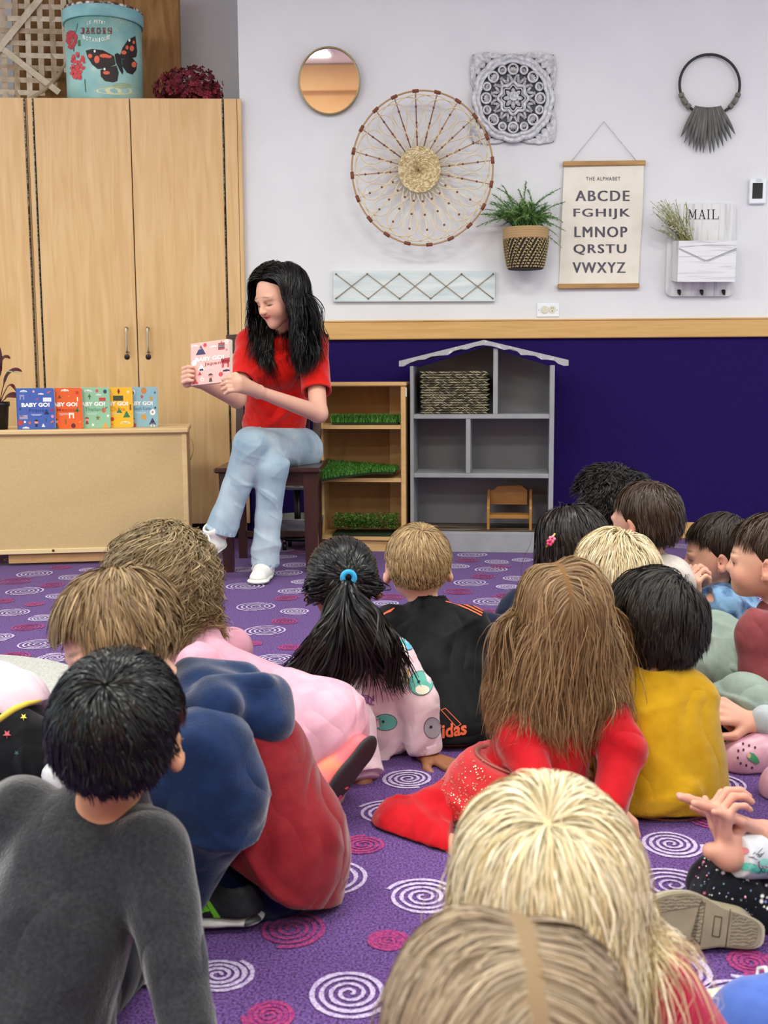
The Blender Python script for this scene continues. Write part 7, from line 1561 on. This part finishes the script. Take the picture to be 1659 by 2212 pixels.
soft('dress_top', [C(AT(400, 1435, 2.22), AT(640, 1530, 2.16), .082, .076, .05, ((0, .2, 1), .9)), C(AT(430, 1375, 2.27), AT(430, 1420, 2.25), .045, .06, .04), C(sl, AT(400, 1600, 2.2), .05, .045, .03), C(sr, AT(470, 1560, 2.5), .05, .045, .03)], m_pk, t, vox=.005, disp=folds(.005, 28, [(.8, 0, .5), (.5, 0, 1)], 31, .1))
soft('dress_skirt', [C(AT(615, 1520, 2.16), AT(670, 1570, 2.15), .074, .098, .03), E(AT(690, 1590, 2.14), (.094, .10, .115), Ry(.5), .05), C(AT(640, 1620, 2.15), AT(700, 1690, 2.10), .08, .045, .05), C(AT(560, 1640, 2.2), AT(640, 1650, 2.2), .07, .08, .05), PL((0, 0, .03), (0, 0, -1))], m_pk2, t, vox=.005, disp=folds(.0055, 24, [(.8, 0, -.5), (.9, .1, .1)], 33, .08))
m_cor = mat('coral_sneaker', 'ee6a72', rough=.55, c2='f08a5a', nscale=(12, 12, 12), ramp=(.5, .7)); m_dsl = mat('dark_outsole', '332c30', rough=.7)
sh = AT(693, 1768, 1.99); fs = nrm(AT(752, 1688, 2.03) - sh); 
def deco3(b, bvh, V):
    dpoly(b, bvh, [(697, 1762), (712, 1740), (735, 1716), (744, 1722), (730, 1750), (712, 1775)], mat('hot_pink_rubber', 'e2407e', rough=.5), 2); dpoly(b, bvh, [(742, 1703), (750, 1698), (757, 1706), (755, 1713), (749, 1705)], mat('coral_rubber', 'ee6a52', rough=.5), 1)
shoe(t, 'sneaker', sh + (.005, 0, .01), fs, nrm(A3((-.8, .6, .45))), .17, m_cor, m_dsl, None, w=.036, sole_t=.014, deco_s=deco3, label='coral pink sneaker with dark sole turned up')
B3 = [q for q in L if q['op'] == 1][:0] + [C(AT(400, 1435, 2.22), AT(640, 1530, 2.16), .082, .076)]
hair('hair', t, hc3, R3, .98, ['6e5a3e', '8f7750', 'b09870', '54432c'], n=13000, sway=(.013, 2.6), length=.20, steps=22, region=girlreg, up_gravity=1.0, whorl=(.1, .1, .98), wave=.22, wavek=38, off=(.004, .030), puff=.012, lift=.02, width=.0011, collide=B3, seed=31, frizz=.06, clump=.7, curl=(.5, .8), jit=.3)

# ---------------------------------------------------------------- children further back
def backkid(label, skin, h, R, cols, top, topc, shp, pelp, hkw, s=1.0, sleeves=True, extra=None, ears=True, legs='1c2338', vox=.0055, arms=None, disp=None, kneeoff=.22):
    sl, sr = shp; L = head(h, R, s, neck=(A3(sl) + A3(sr)) / 2 + (0, 0, .02), ears=ears); pel = A3(pelp); f = R[:, 1] * (1, 1, 0); f = nrm(f); x = nrm(np.cross(f, up))
    L += torso(sl, sr, pel); A_ = arms or [[sl, (A3(sl) + pel) / 2 - x * .06 + f * .03, pel + f * .14 + (0, 0, .04)], [sr, (A3(sr) + pel) / 2 + x * .06 + f * .03, pel + f * .14 + (0, 0, .04)]]
    for a in A_: L += limb(a[:3], [.034, .028, .02]) + hand(A3(a[2]), nrm(A3(a[2]) - A3(a[1])), (0, 0, -1) if len(a) < 4 else a[3], .9, curl=(1.15, 1.25, .8) if len(a) > 4 else (.3, .3, .3))
    K = [[pel, pel + f * kneeoff + x * q * .15 + (0, 0, .05), pel + f * (kneeoff - .1) + x * q * .0 + (0, 0, -.03)] for q in (-1, 1)]
    for k in K: L += limb(k, [.075, .048, .032])
    if extra: L += extra
    t = person(label, skin, L, pel, vox=vox, fc=(h, R, s), brow=cols[-1])
    soft(top, torso(sl, sr, pel, .018, hang=.015) + sum([limb(a[:3], [.038, .034, .028], .014) + [BX(A3(a[2]) + nrm(A3(a[2]) - A3(a[1])) * .045, (.038, .038, .044), np.stack(basis(nrm(A3(a[2]) - A3(a[1]))), 1), .003)] for a in A_], []) + [PL((0, 0, .012), (0, 0, -1))], topc, t, vox=.006, disp=disp or folds(.005, 30))
    soft('trousers', sum([limb([A3(k[0]) - (0, 0, .01), k[1], k[2]], [.095, .062, .045], 0, .03) for k in K], []) + [PL((0, 0, .004), (0, 0, -1))], legs if not isinstance(legs, str) else cloth('trousers_' + legs, legs), t, vox=.007, disp=folds(.003, 40))
    hair('hair', t, h, R, s, cols, **hkw); return t
zf = .09
def ground(px, y, h=.10): return A3((AT(px, 1000, y)[0], y, h))
# blond toddler between the girl in red and the dark haired boy
backkid('child with pale blond hair behind the girl in red dress', 'fair', AT(1326, 1245, 2.55), frame((-.35, 1, .0), (0, 0, 1)), ['cbb286', 'e6d3ab', 'f2e6c8', 'a98d62'], 'shirt', cloth('pale_grey_shirt', 'a9b0b5', 'b5bcc0'), (AT(1265, 1390, 2.52), AT(1410, 1390, 2.52)), ground(1340, 2.52), dict(n=5500, length=.085, steps=10, region=boyreg, whorl=(.2, -.1, .95), up_gravity=.6, off=(.003, .018), lift=.01, width=.0012, seed=41, frizz=.05, wave=.12, shellgrow=.007, clump=.6, shellcut=boycut), s=1.04)
# girl with hair clip
h9 = AT(1228, 1172, 2.88); R9 = frame((-.72, .68, -.08))
t9 = backkid('girl with dark hair and pink flower clip looking to the left', 'fair', h9, R9, ['1d1512', '2c211b', '120d0b'], 'shirt', cloth('dusky_shirt', '6a5560'), (AT(1175, 1330, 2.95), AT(1290, 1330, 2.85)), ground(1240, 2.9), dict(n=6000, length=.22, steps=16, region=girlreg, whorl=(0, .1, 1), up_gravity=1.0, off=(.003, .014), width=.0013, seed=42, frizz=.02, wave=.05, clump=.4, rough=.38, shellgrow=.007))
b = MB(); c0, c1 = AT(1180, 1183, 2.755), AT(1199, 1152, 2.765); b.tube([c0 * (1 - q) + c1 * q for q in (0, .5, 1)], .0028, mat('gold_clip', 'd0a850', rough=.3, metal=.8), n=6); b.build('hair_clip', t9, label='gold hair clip')
for q, c in ((.38, 'e8507a'), (.62, 'f08aa8')):
    b = MB(); cc = c0 * (1 - q) + c1 * q - (0, .004, 0)
    for k in range(5): b.ell(cc + A3((.0055 * math.cos(k * 1.2566), -.001, .0055 * math.sin(k * 1.2566))), (.0042, .003, .0042), mat('clip_' + c, c, rough=.5), 8, 6)
    b.build('clip_flower', t9)
# child with dark curls, nearest the wall
h10 = AT(1316, 1090, 3.20); R10 = frame((-.80, .60, .05))
backkid('child with dark curly hair in white shirt nearest the purple wall', 'brown', h10, R10, ['14100f', '231c1a', '0b0808'], 'shirt', cloth('white_shirt', 'cfcbc8', 'dad7d4'), (AT(1275, 1210, 3.26), AT(1370, 1200, 3.14)), ground(1330, 3.2), dict(n=6000, sway=(.008, 1.6), length=.075, steps=12, region=lambda x: (x[:, 2] > -.35) & ~((x[:, 1] > .62) & (x[:, 2] < .5)) & ~((x[:, 2] < .0) & (x[:, 1] > .2)), whorl=(0, -.2, .95), up_gravity=.35, off=(.004, .020), lift=.02, width=.0012, seed=43, frizz=.10, wave=.25, curl=(.5, 1.3), shellgrow=.010, clump=.5, shellcut=boycut))
# boy in off white shirt
h11 = AT(1393, 1118, 2.98); R11 = frame((-.70, .72, -.02), (-.05, 0, 1))
backkid('boy with smooth brown hair in off white shirt', 'fair', h11, R11, ['38281d', '4c382a', '271b14'], 'shirt', cloth('off_white_shirt', 'cbbfb8', 'd6cbc5'), (AT(1365, 1248, 3.02), AT(1452, 1246, 2.92)), ground(1415, 2.98), dict(n=6500, length=.085, steps=10, region=boyreg, whorl=(.0, -.25, .95), up_gravity=.5, off=(.002, .010), width=.0012, seed=44, frizz=.01, wave=.02, shellgrow=.006, clump=.3, rough=.4, shellcut=boycut, lenfn=lambda d: .8 + .3 * d[:, 2]), s=1.0)
# boy in blue tie-dye, hand at his mouth
h12 = AT(1553, 1188, 3.05); R12 = frame((-.97, .22, -.08), (-.06, -.05, 1))
m_td = mat('blue_tie_dye', '2c4f7e', rough=.95, spec=.1, c2='7fa3c6', nscale=(16, 16, 16), ramp=(.40, .55), detail=5, bump=.3, bscale=700, sheen=.3)
sl, sr, pel = AT(1552, 1305, 2.94), AT(1575, 1300, 3.16), ground(1600, 3.05, .11)
el12, wl12 = AT(1530, 1400, 2.92), AT(1512, 1288, 2.94)
t12 = backkid('boy in blue tie dye sweatshirt resting his chin on his hand', 'fair', h12, R12, ['2b2019', '3c2e24', '1c1410'], 'sweatshirt', m_td, (sl, sr), pel, dict(n=6500, length=.085, steps=10, region=boyreg, whorl=(.1, -.55, .80), up_gravity=.45, off=(.002, .012), width=.0012, seed=45, frizz=.02, wave=.05, shellgrow=.006, clump=.5, shellcut=boycut), arms=[[sl, AT(1528, 1405, 2.96), AT(1508, 1302, 2.93), (.9, .3, 0), 1], [sr, AT(1580, 1400, 3.2), AT(1560, 1440, 3.3), (0, 0, -1)]], legs=cloth('royal_blue_trousers', '14245a', '1b2f6c'), vox=.0045, s=1.0,
    )
soft('knee', [C(AT(1500, 1400, 2.98), AT(1515, 1470, 2.92), .05, .06, .03), C(AT(1520, 1470, 2.9), AT(1600, 1450, 2.95), .062, .075, .03), PL((0, 0, .004), (0, 0, -1))], MATS['royal_blue_trousers'], t12, vox=.006, disp=folds(.003, 40))
# boy in dusty red top at the right edge
h13 = AT(1662, 1200, 2.62); R13 = frame((-.90, .38, .0), (-.04, 0, 1))
sl, sr, pel = AT(1640, 1365, 2.52), AT(1735, 1350, 2.74), ground(1745, 2.62, .12)
t13 = backkid('boy with brown hair in dusty red top and pale green trousers', 'fair', h13, R13, ['3d2c20', '52402f', '2a1d15'], 'top', cloth('dusty_red_jersey', '7c3a3e', '8a4549'), (sl, sr), pel, dict(n=6500, length=.08, steps=10, region=boyreg, whorl=(.1, -.5, .85), up_gravity=.45, off=(.002, .012), width=.0012, seed=46, frizz=.04, wave=.05, shellgrow=.006, clump=.5, shellcut=boycut), vox=.005, legs=cloth('sage_trousers', '8e9c94', '9cab9f', bump=.6),
    arms=[[sl, AT(1645, 1460, 2.5), AT(1675, 1500, 2.48), (0, 0, -1)], [sr, AT(1740, 1450, 2.8), AT(1690, 1490, 2.75), (0, 0, -1)]])
soft('trouser_leg', [C(AT(1680, 1500, 2.62), AT(1602, 1430, 2.56), .075, .052, .03), C(AT(1602, 1430, 2.56), AT(1565, 1530, 2.58), .050, .042, .03), PL(AT(1563, 1542, 2.58), (-.3, 0, -1), .003)], MATS['sage_trousers'], t13, vox=.005, disp=folds(.005, 40, None, 3))
soft('trouser_leg', [C(AT(1690, 1530, 2.55), AT(1605, 1510, 2.44), .075, .058, .03), C(AT(1605, 1510, 2.44), AT(1640, 1560, 2.5), .055, .05, .03)], MATS['sage_trousers'], t13, vox=.005, disp=folds(.004, 40, None, 7))
hs = A3((AT(1640, 1590, 2.56)[0], 2.56, .0)); shoe(t13, 'shoe', hs, (-1, -.1, 0), up, .17, cloth('blue_mesh_shoe', '1c3350', '27456a'), mat('grey_green_sole', '56625e', rough=.6), None, w=.036, sole_t=.022)

# ---------------------------------------------------------------- child with pink clogs (hands in lap) at the right edge
wA, eA = AT(1632, 1560, 2.36), AT(1730, 1590, 2.36)
pel = A3((AT(2060, 1600, 2.5)[0], 2.52, .1)); shA = pel + A3((-.05, 0, .27)); hA = shA + A3((-.02, 0, .17))
RA = frame((-.9, .2, -.1))
L = head(hA, RA, 1, neck=shA) + torso(shA + (0, -.09, 0), shA + (0, .09, 0), pel) + limb([shA + (0, -.09, 0), eA, wA], [.034, .028, .021]) + hand(wA, (-.95, -.05, .35), (-.3, .6, -.6), .95, curl=(.5, .55, .45), side=1, spread=.14) + limb([shA + (0, .09, 0), eA + (0, .1, 0), AT(1640, 1575, 2.44)], [.034, .028, .021]) + hand(AT(1640, 1575, 2.44), (-.9, -.2, .3), (0, -.5, .8), .9, curl=(.5, .5, .4), side=-1)
cl1, cl2 = FL(1652, 1668), FL(1715, 1722)
L += limb([pel, pel + (-.14, -.04, .05), cl1 + (.06, .05, .05)], [.07, .045, .026]) + limb([pel, pel + (-.10, -.12, .04), cl2 + (.13, .03, .05)], [.07, .045, .026])
t = person('child in light grey top and pink clogs, mostly beyond the right edge', 'pink', L, pel, vox=.004)
soft('top', torso(shA + (0, -.09, 0), shA + (0, .09, 0), pel, .018) + limb([shA + (0, -.09, 0), eA, wA + (.02, 0, 0)], [.05, .045, .036]) + limb([shA + (0, .09, 0), eA + (0, .1, 0), AT(1660, 1578, 2.44)], [.05, .045, .036]), cloth('pale_grey_sweat', 'aab0b6', 'b8bec3'), t, vox=.006, disp=folds(.004, 40))
soft('trousers', limb([pel, pel + (-.14, -.04, .05), cl1 + (.06, .04, .07)], [.09, .055, .034]) + limb([pel, pel + (-.10, -.12, .04), cl2 + (.13, .03, .06)], [.09, .055, .034]), cloth('black_legwear', '101014'), t, vox=.008)
hair('hair', t, hA, RA, 1, ['3a2a20', '4a382b'], n=2500, length=.1, region=girlreg, whorl=(0, 0, 1))
m_cl = mat('pink_clog', 'c995a8', rough=.35, c2='d3a2b4', nscale=(60, 60, 60))
def clog(H, f, L_, label):
    f = nrm(f); x = np.cross(f, up); g = lambda a, b, c: H + f * a * L_ + x * b + A3((0, 0, c)); sq = [C(g(.2, 0, .03), g(.45, 0, .035), .036, .038, .03), C(g(.45, 0, .035), g(.76, 0, .026), .040, .042, .03), C(g(.2, 0, .01), g(.78, 0, .01), .036, .042, .02), PL((0, 0, .0), (0, 0, -1)), E(g(.16, 0, .062), (.034, .034, .034), None, .006, -1)]
    def dc(b, bvh, V):
        for (x_, y_) in (((1595, 1622), (1605, 1607), (1618, 1611), (1631, 1615), (1594, 1637), (1606, 1620), (1600, 1649), (1612, 1653), (1624, 1658)) if H is cl1h else ()): dpoly(b, bvh, circ(x_, y_, 2.4, 10, 3.0), mat('clog_hole', '4a2c38', rough=.9), 0)
        if H is cl1h: dpoly(b, bvh, [(1613, 1632), (1619, 1626), (1628, 1628), (1636, 1637), (1640, 1646), (1632, 1650), (1624, 1645), (1616, 1641)], mat('clog_charm_green', '3e8a5c', rough=.4), 1, .003); dpoly(b, bvh, circ(1617, 1633, 4, 12, 5), mat('clog_charm_tan', 'c9a080', rough=.4), 1, .0034)
    return soft('clog', sq, m_cl, t, vox=.004, label=label, deco=dc)
cl1h = cl1 + (.085, .04, 0); clog(cl1h, (-1, -.12, 0), .17, 'pink clog with round holes and green charm'); clog(cl2 + (.11, .02, 0), (-1, -.1, 0), .17, 'pink clog cut by the right edge of photo')

# ---------------------------------------------------------------- clapping child in star leggings
wU, eU = AT(1650, 1800, 1.70), AT(1740, 1850, 1.74); wD, eD = AT(1574, 1850, 1.655), AT(1715, 1848, 1.72)
pel = A3((AT(1900, 1900, 1.8)[0], 1.82, .11)); shA = pel + A3((-.04, 0, .27)); hA = shA + A3((-.02, 0, .17)); RA = frame((-.9, .3, -.1))
L = head(hA, RA, 1, neck=shA) + torso(shA + (0, -.09, 0), shA + (0, .09, 0), pel) + limb([shA + (0, .09, 0), eU, wU], [.034, .028, .0215])
fu = AT(1527, 1738, 1.66) - wU; L += hand(wU, fu, (-.2, -.15, -1), .98, curl=(.05, .06, .05), side=-1, spread=.05, thumb=.2)
L += limb([shA + (0, -.09, 0), eD, wD], [.034, .028, .0215]); fd2 = AT(1590, 1800, 1.66) - wD
L += hand(wD, (-.2, .1, .9), (.9, .2, .2), .85, curl=(.9, .9, .6), side=1, thumb=.1)
L += [C(wD + (.0, 0, .01), AT(1582, 1815, 1.66), .016, .012, .012), C(AT(1582, 1815, 1.66), AT(1600, 1785, 1.67), .012, .0085, .008), C(AT(1575, 1850, 1.655), AT(1535, 1838, 1.65), .018, .013, .012)]
kn15 = AT(1552, 1912, 1.71)
L += limb([pel, kn15 + (.01, .02, -.01), AT(1760, 2040, 1.68)], [.055, .030, .026], 0, .01) + limb([pel, pel + (.05, .2, .0), pel + (0, .2, -.02)], [.07, .045, .03])
t = person('clapping child in white patterned top and black leggings with stars', 'pink', L, pel, vox=.004)
m_sl = cloth('black_star_leggings', '101119', '16171f', bscale=900, bump=.2)
def deco15(b, bvh, V):
    rg = random.Random(15); cs = [mat('star_' + c, c, rough=.6) for c in ('e6e2dc', 'd87a90', '6f7ab8', 'c9b7c4', '5d7a80')]
    for _ in range(150):
        x, y = rg.uniform(1488, 1658), rg.uniform(1840, 2050); k = rg.random(); m_ = rg.choice(cs)
        if k < .3: dpoly(b, bvh, star(x, y, rg.uniform(3, 6.5), rg.choice((5, 6, 8)), .45, rg.uniform(0, 6)), m_, 0, .002)
        else: dpoly(b, bvh, circ(x, y, rg.uniform(.9, 2.2), 7), m_, 0, .002)
soft('star_leggings', [C(kn15, AT(1690, 1950, 1.72), .052, .068, .03), C(AT(1570, 1935, 1.66), AT(1680, 2000, 1.66), .040, .046, .03), C(AT(1680, 2000, 1.66), AT(1790, 2060, 1.66), .046, .040, .03), C(pel, AT(1700, 1950, 1.76), .10, .072, .03)] + limb([pel, pel + (.05, .2, .0), pel + (0, .2, -.0)], [.09, .06, .05]) + [PL((0, 0, .004), (0, 0, -1))], m_sl, t, vox=.005, deco=deco15, disp=folds(.002, 40))
m_wt = mat('white_print_cotton', 'd9dbe0', rough=.9, spec=.1, c2='e9eaee', nscale=(20, 20, 20), bump=.3, bscale=700)
def decoW(b, bvh, V):
    for x, y, rx, ry, c in ((1612, 1872, 24, 8, '67c7b4'), (1640, 1880, 20, 6, '67c7b4'), (1605, 1838, 14, 8, 'dc8f98'), (1650, 1862, 10, 8, '9adccd')): dpoly(b, bvh, circ(x, y, rx, 16, ry), mat('print_w' + c, c, rough=.8), 2)
    rg = random.Random(3); mk_ = mat('print_black', '22242c', rough=.8)
    for cx_, cy_ in ((1558, 1842), (1632, 1850), (1568, 1856), (1648, 1880)):
        for _ in range(9):
            a, l = rg.uniform(0, 6.28), rg.uniform(7, 17); x0, y0 = cx_ + rg.uniform(-9, 9), cy_ + rg.uniform(-9, 9); x1, y1 = x0 + l * math.cos(a), y0 + l * math.sin(a) * .8; nx, ny = -math.sin(a) * .6, math.cos(a) * .6; dpoly(b, bvh, [(x0 + nx, y0 + ny), (x1 + nx, y1 + ny), (x1 - nx, y1 - ny), (x0 - nx, y0 - ny)], mk_, 1, .0018)
soft('top', torso(shA + (0, -.09, 0), shA + (0, .09, 0), pel, .018) + limb([shA + (0, -.09, 0), eD, wD + (.012, 0, 0)], [.05, .040, .034]) + [BX(wD + nrm(wD - eD) * .062, (.06, .06, .07), np.stack(basis(nrm(wD - eD)), 1), .003), C(shA + (0, .09, 0), eU, .05, .04)], m_wt, t, vox=.005, disp=folds(.004, 40), deco=decoW)
hair('hair', t, hA, RA, 1, ['4a3626', '5c4634'], n=2500, length=.15, region=girlreg, whorl=(0, 0, 1))
# slipper sole turned to the camera
so, st_ = AT(1652, 2022, 1.57), AT(1390, 1968, 1.57); f_ = nrm(st_ - so); nrm_ = nrm(A3((.05, -1, .35))); nrm_ = nrm(nrm_ - f_ * (nrm_ @ f_)); x_ = np.cross(f_, nrm_); L15 = np.linalg.norm(st_ - so)
m_so = mat('worn_tan_sole', '7e735e', rough=.8, c2='988b74', nscale=(30, 30, 30), ramp=(.3, .7)); m_so2 = mat('sole_tread', '6b614e', rough=.85, c2='938872', nscale=(1, 1, 1), wave=('Z', 70, 6, 2.0, (1, 1, 1)), ramp=(.4, .6)); m_sor = mat('sole_rim', 'a89f88', rough=.7, c2='bdb59f', nscale=(20, 20, 20))
def outline(k=1.0, n=48):
    o = []
    for i in range(n):
        a = 2 * PI * i / n; u = .5 + .5 * math.cos(a); hw = (.032 + .010 * math.sin(PI * min(max((u - .35) / .65, 0), 1)) - .004 * math.sin(PI * min(u / .6, 1))) * (abs(math.sin(a)) ** .62); o.append((.5 + (u - .5) * k, hw * k * (1 if math.sin(a) > 0 else -1)))
    return o
sf = lambda d: (lambda u, v: so + f_ * (u * L15) + x_ * v + nrm_ * d)
s_ = bpy.data.objects.new('slip_on_shoe', None); COL.objects.link(s_); s_.parent = t; 
b = MB(); b.poly(outline(1.0), sf(.0), m_sor, fn2=sf(-.016)); b.poly(outline(.93), sf(.003), m_so, fn2=sf(-.002)); 
b.poly([(u, v) for u, v in outline(.86) if u > .52] + [(.52, -.026), (.52, .026)][::1], sf(.0042), m_so2); b.poly([(u, v) for u, v in outline(.86) if u < .30], sf(.0042), m_so2)
for (u0, v0, u1, v1) in ((.37, -.014, .37, .014), (.43, -.014, .43, .014), (.37, -.014, .43, -.014), (.37, .014, .43, .014), (.52, -.03, .52, .03), (.31, -.028, .31, .028)): b.tube([sf(.0038)(u0, v0), sf(.0038)(u1, v1)], .0007, mat('sole_line', '4f4737', rough=.9), n=4)
b.build('sole', s_, label='worn tan zigzag tread sole')
ctr = sf(-.035)(.5, 0)
soft('upper', [C(sf(-.035)(.2, 0), sf(-.03)(.75, 0), .032, .034, .03), PL(sf(-.006)(0, 0), nrm_)], mat('slip_on_canvas', 'a79a80', rough=.8, c2='8d8168', nscale=(30, 30, 30)), s_, vox=.005)

# ---------------------------------------------------------------- pale blond child in front
hc16 = AT(1180, 1908, 1.0); R16 = frame((-.10, 1, .0), (-.04, -.10, 1))
sl, sr, pel = AT(1035, 2185, 1.02), AT(1400, 2175, .98), A3((AT(1200, 2200, 1.0)[0], 1.02, .08))
er, wr_ = AT(1520, 2360, .98), AT(1450, 2480, 1.1); el, wl = AT(930, 2370, 1.0), AT(1000, 2480, 1.12)
L = head(hc16, R16, .92, neck=(sl + sr) / 2 + (0, 0, .02)) + torso(sl, sr, pel) + limb([sl, el, wl], [.034, .028, .02]) + limb([sr, er, wr_], [.036, .030, .02]) + hand(wl, (.3, 1, 0), (0, 0, -1), .9) + hand(wr_, (-.3, 1, 0), (0, 0, -1), .9) + limb([pel, pel + (-.05, .22, .0), pel + (0, .2, -.03)], [.06, .04, .03]) + limb([pel, pel + (.05, .22, .0), pel + (0, .2, -.03)], [.06, .04, .03])
t = person('child with long white blond hair in raspberry pink top', 'fair', L, pel, vox=.0055)
GL16 = torso(sl, sr, pel, .010) + limb([sl, el, wl], [.042, .040, .034], .014) + limb([sr, er, wr_], [.044, .042, .034], .014)
soft('top', GL16, cloth('raspberry_fleece', '9c1436', 'ac1c42', sheen=.5), t, vox=.005, disp=folds(.006, 26, [(1, 0, .3), (-.5, 0, 1)], 41, .1))
soft('trousers', limb([pel, pel + (-.05, .22, .0), pel + (0, .2, .0)], [.08, .06, .05]) + limb([pel, pel + (.05, .22, .0), pel + (0, .2, .0)], [.08, .06, .05]) + [PL((0, 0, .004), (0, 0, -1))], cloth('dark_legwear', '22202a'), t, vox=.009)
hair('hair', t, hc16, R16, .90, ['dcc795', 'efdfb8', 'f8efd6', 'c2a576'], n=19000, sway=(.004, 1.3), length=.21, steps=20, region=girlreg, whorl=(-.08, -.42, .88), up_gravity=1.1, wave=.09, wavek=26, off=(.003, .018), puff=.006, lift=.008, width=.00085, collide=[q for q in GL16 if q['op'] == 1], seed=61, frizz=.035, clump=.5, curl=(.05, .4), jit=.35, shellgrow=.006)

# ---------------------------------------------------------------- nearest child, out of focus
hc17 = AT(1090, 2262, .75); R17 = frame((-.05, 1, -.10), (0, .0, 1))
sl, sr, pel = hc17 + (-.10, .0, -.18), hc17 + (.10, 0, -.18), A3((hc17[0], .75, .08))
L = head(hc17, R17, .98, neck=(sl + sr) / 2 + (0, 0, .02)) + torso(sl, sr, pel)
t = person('nearest child with straight light brown hair, out of focus at the bottom', 'fair', L, pel, vox=.007)
soft('top', torso(sl, sr, pel, .02), cloth('grey_top', '55565c'), t, vox=.008)
hair('hair', t, hc17, R17, 1.0, ['8a745a', 'a9927a', '6b563f', 'c2ad92'], n=15000, length=.26, steps=18, region=girlreg, part=.16, up_gravity=1.0, wave=.05, wavek=22, off=(.002, .014), puff=.004, width=.0009, collide=torso(sl, sr, pel, .02), seed=71, frizz=.02, clump=.35, jit=.2, shellgrow=.005)

# ---------------------------------------------------------------- blue knee at the lower right corner, pink shirt at the left edge
kn = AT(1647, 2226, 1.30); pel = A3((kn[0] + .36, 1.36, .1)); shA = pel + A3((0, 0, .27)); hA = shA + A3((0, 0, .17)); RA = frame((-.7, .7, 0))
L = head(hA, RA, 1, neck=shA) + torso(shA + (-.05, -.07, 0), shA + (.05, .07, 0), pel) + limb([pel, kn, A3((kn[0] + .1, 1.28, .04))], [.08, .052, .036]) + limb([shA + (-.05, -.07, 0), shA + (-.1, -.1, -.12), kn + (.30, -.02, .10)], [.034, .028, .02]) + hand(kn + (.30, -.02, .10), (-1, 0, 0), (0, 0, -1), .9)
t = person('child with bright blue trouser knee at the lower right corner', 'fair', L, pel, vox=.006)
soft('trousers', [C(kn, pel, .058, .10, .03), C(kn, A3((kn[0] + .1, 1.30, .06)), .058, .05, .03), C(pel, pel + (-.1, .2, 0), .1, .07, .03), PL((0, 0, .004), (0, 0, -1))], cloth('periwinkle_fleece', '4a66b4', '5774c2', sheen=.4), t, vox=.005, disp=folds(.002, 30))
soft('top', torso(shA + (-.05, -.07, 0), shA + (.05, .07, 0), pel, .018) + limb([shA + (-.05, -.07, 0), shA + (-.1, -.1, -.12), kn + (.31, -.02, .10)], [.05, .045, .036]), cloth('blue_top', '37508f'), t, vox=.008)
hair('hair', t, hA, RA, 1, ['3a2a20', '4a382b'], n=2000, length=.09, region=boyreg, whorl=(0, 0, 1), shellcut=boycut)
hs = FL(1600, 2262); shoe(t, 'shoe', A3((hs[0] + .10, hs[1] + .03, 0)), (-1, .1, 0), up, .16, mat('cream_shoe', 'd9d4be', rough=.6), m_rb, m_lw, w=.034)
pel = A3((AT(-60, 1600, 2.2)[0], 2.2, .13)); shA = AT(-190, 1500, 2.35); hA = shA + A3((-.10, .1, .12)); RA = frame((-.6, .8, -.1)); kn = AT(60, 1640, 2.12)
L = head(hA, RA, 1, neck=shA) + torso(shA + (.05, -.08, 0), shA + (-.05, .08, 0), pel) + limb([pel, kn, AT(-40, 1650, 2.3)], [.09, .07, .04]) + limb([shA + (.05, -.08, 0), shA + (-.05, -.1, -.12), shA + (-.15, 0, -.2)], [.034, .028, .02]) + hand(shA + (-.15, 0, -.2), (-1, 0, -.2), (0, 0, -1), .9)
t = person('child in pale pink shirt and black star leggings at the left edge', 'fair', L, pel, vox=.006)
def deco19(b, bvh, V):
    dpoly(b, bvh, star(51, 1551, 8, 5, .4), mat('star_yellow', 'd8c84e', rough=.6), 0, .003); dpoly(b, bvh, star(16, 1587, 10, 5, .4), mat('star_red', 'b84a52', rough=.6), 0, .003); dpoly(b, bvh, star(38, 1627, 6, 5, .4), mat('star_teal', '2e5a58', rough=.6), 0, .003)
soft('star_leggings', [C(pel + (.0, 0, .0), kn, .125, .085, .04), C(AT(20, 1620, 2.15), AT(110, 1655, 2.12), .10, .055, .04), C(kn, AT(-40, 1650, 2.3), .08, .06), PL((0, 0, .006), (0, 0, -1))], cloth('black_velvet_leggings', '0d0d10', '131318', sheen=.3), t, vox=.005, disp=folds(.004, 34, [(.9, 0, .3)], 6), deco=deco19)
soft('shirt', torso(shA + (.05, -.08, 0), shA + (-.05, .08, 0), pel, .03) + [C(AT(-60, 1540, 2.25), AT(30, 1520, 2.18), .12, .075, .05), C(AT(20, 1535, 2.17), AT(60, 1530, 2.16), .06, .035, .04), PL(AT(0, 1555, 2.1), (.50, -.3, -1), .003)], cloth('pale_pink_shirt', 'e4c4d0', 'ecd2da'), t, vox=.005, disp=folds(.004, 34, [(.7, 0, .8)], 8))
b = MB(); b.tube([AT(-30, 1572, 2.04), AT(0, 1553, 2.03), AT(30, 1532, 2.04), AT(60, 1519, 2.06), AT(88, 1514, 2.10)], [.006, .006, .006, .005, .003], mat('yellow_hem', 'd9c34a', rough=.8), n=8); b.build('hem', t, label='yellow shirt hem')
hair('hair', t, hA, RA, 1, ['5a4230', '6b513c'], n=2500, length=.15, region=girlreg, whorl=(0, 0, 1))
b = MB(); b.tube([AT(112, 1668, 2.0), AT(130, 1680, 1.98), AT(152, 1700, 1.96)], [.022, .028, .022], cloth('white_sock_cotton', 'd4d4d4'), n=14); b.build('sock', t)
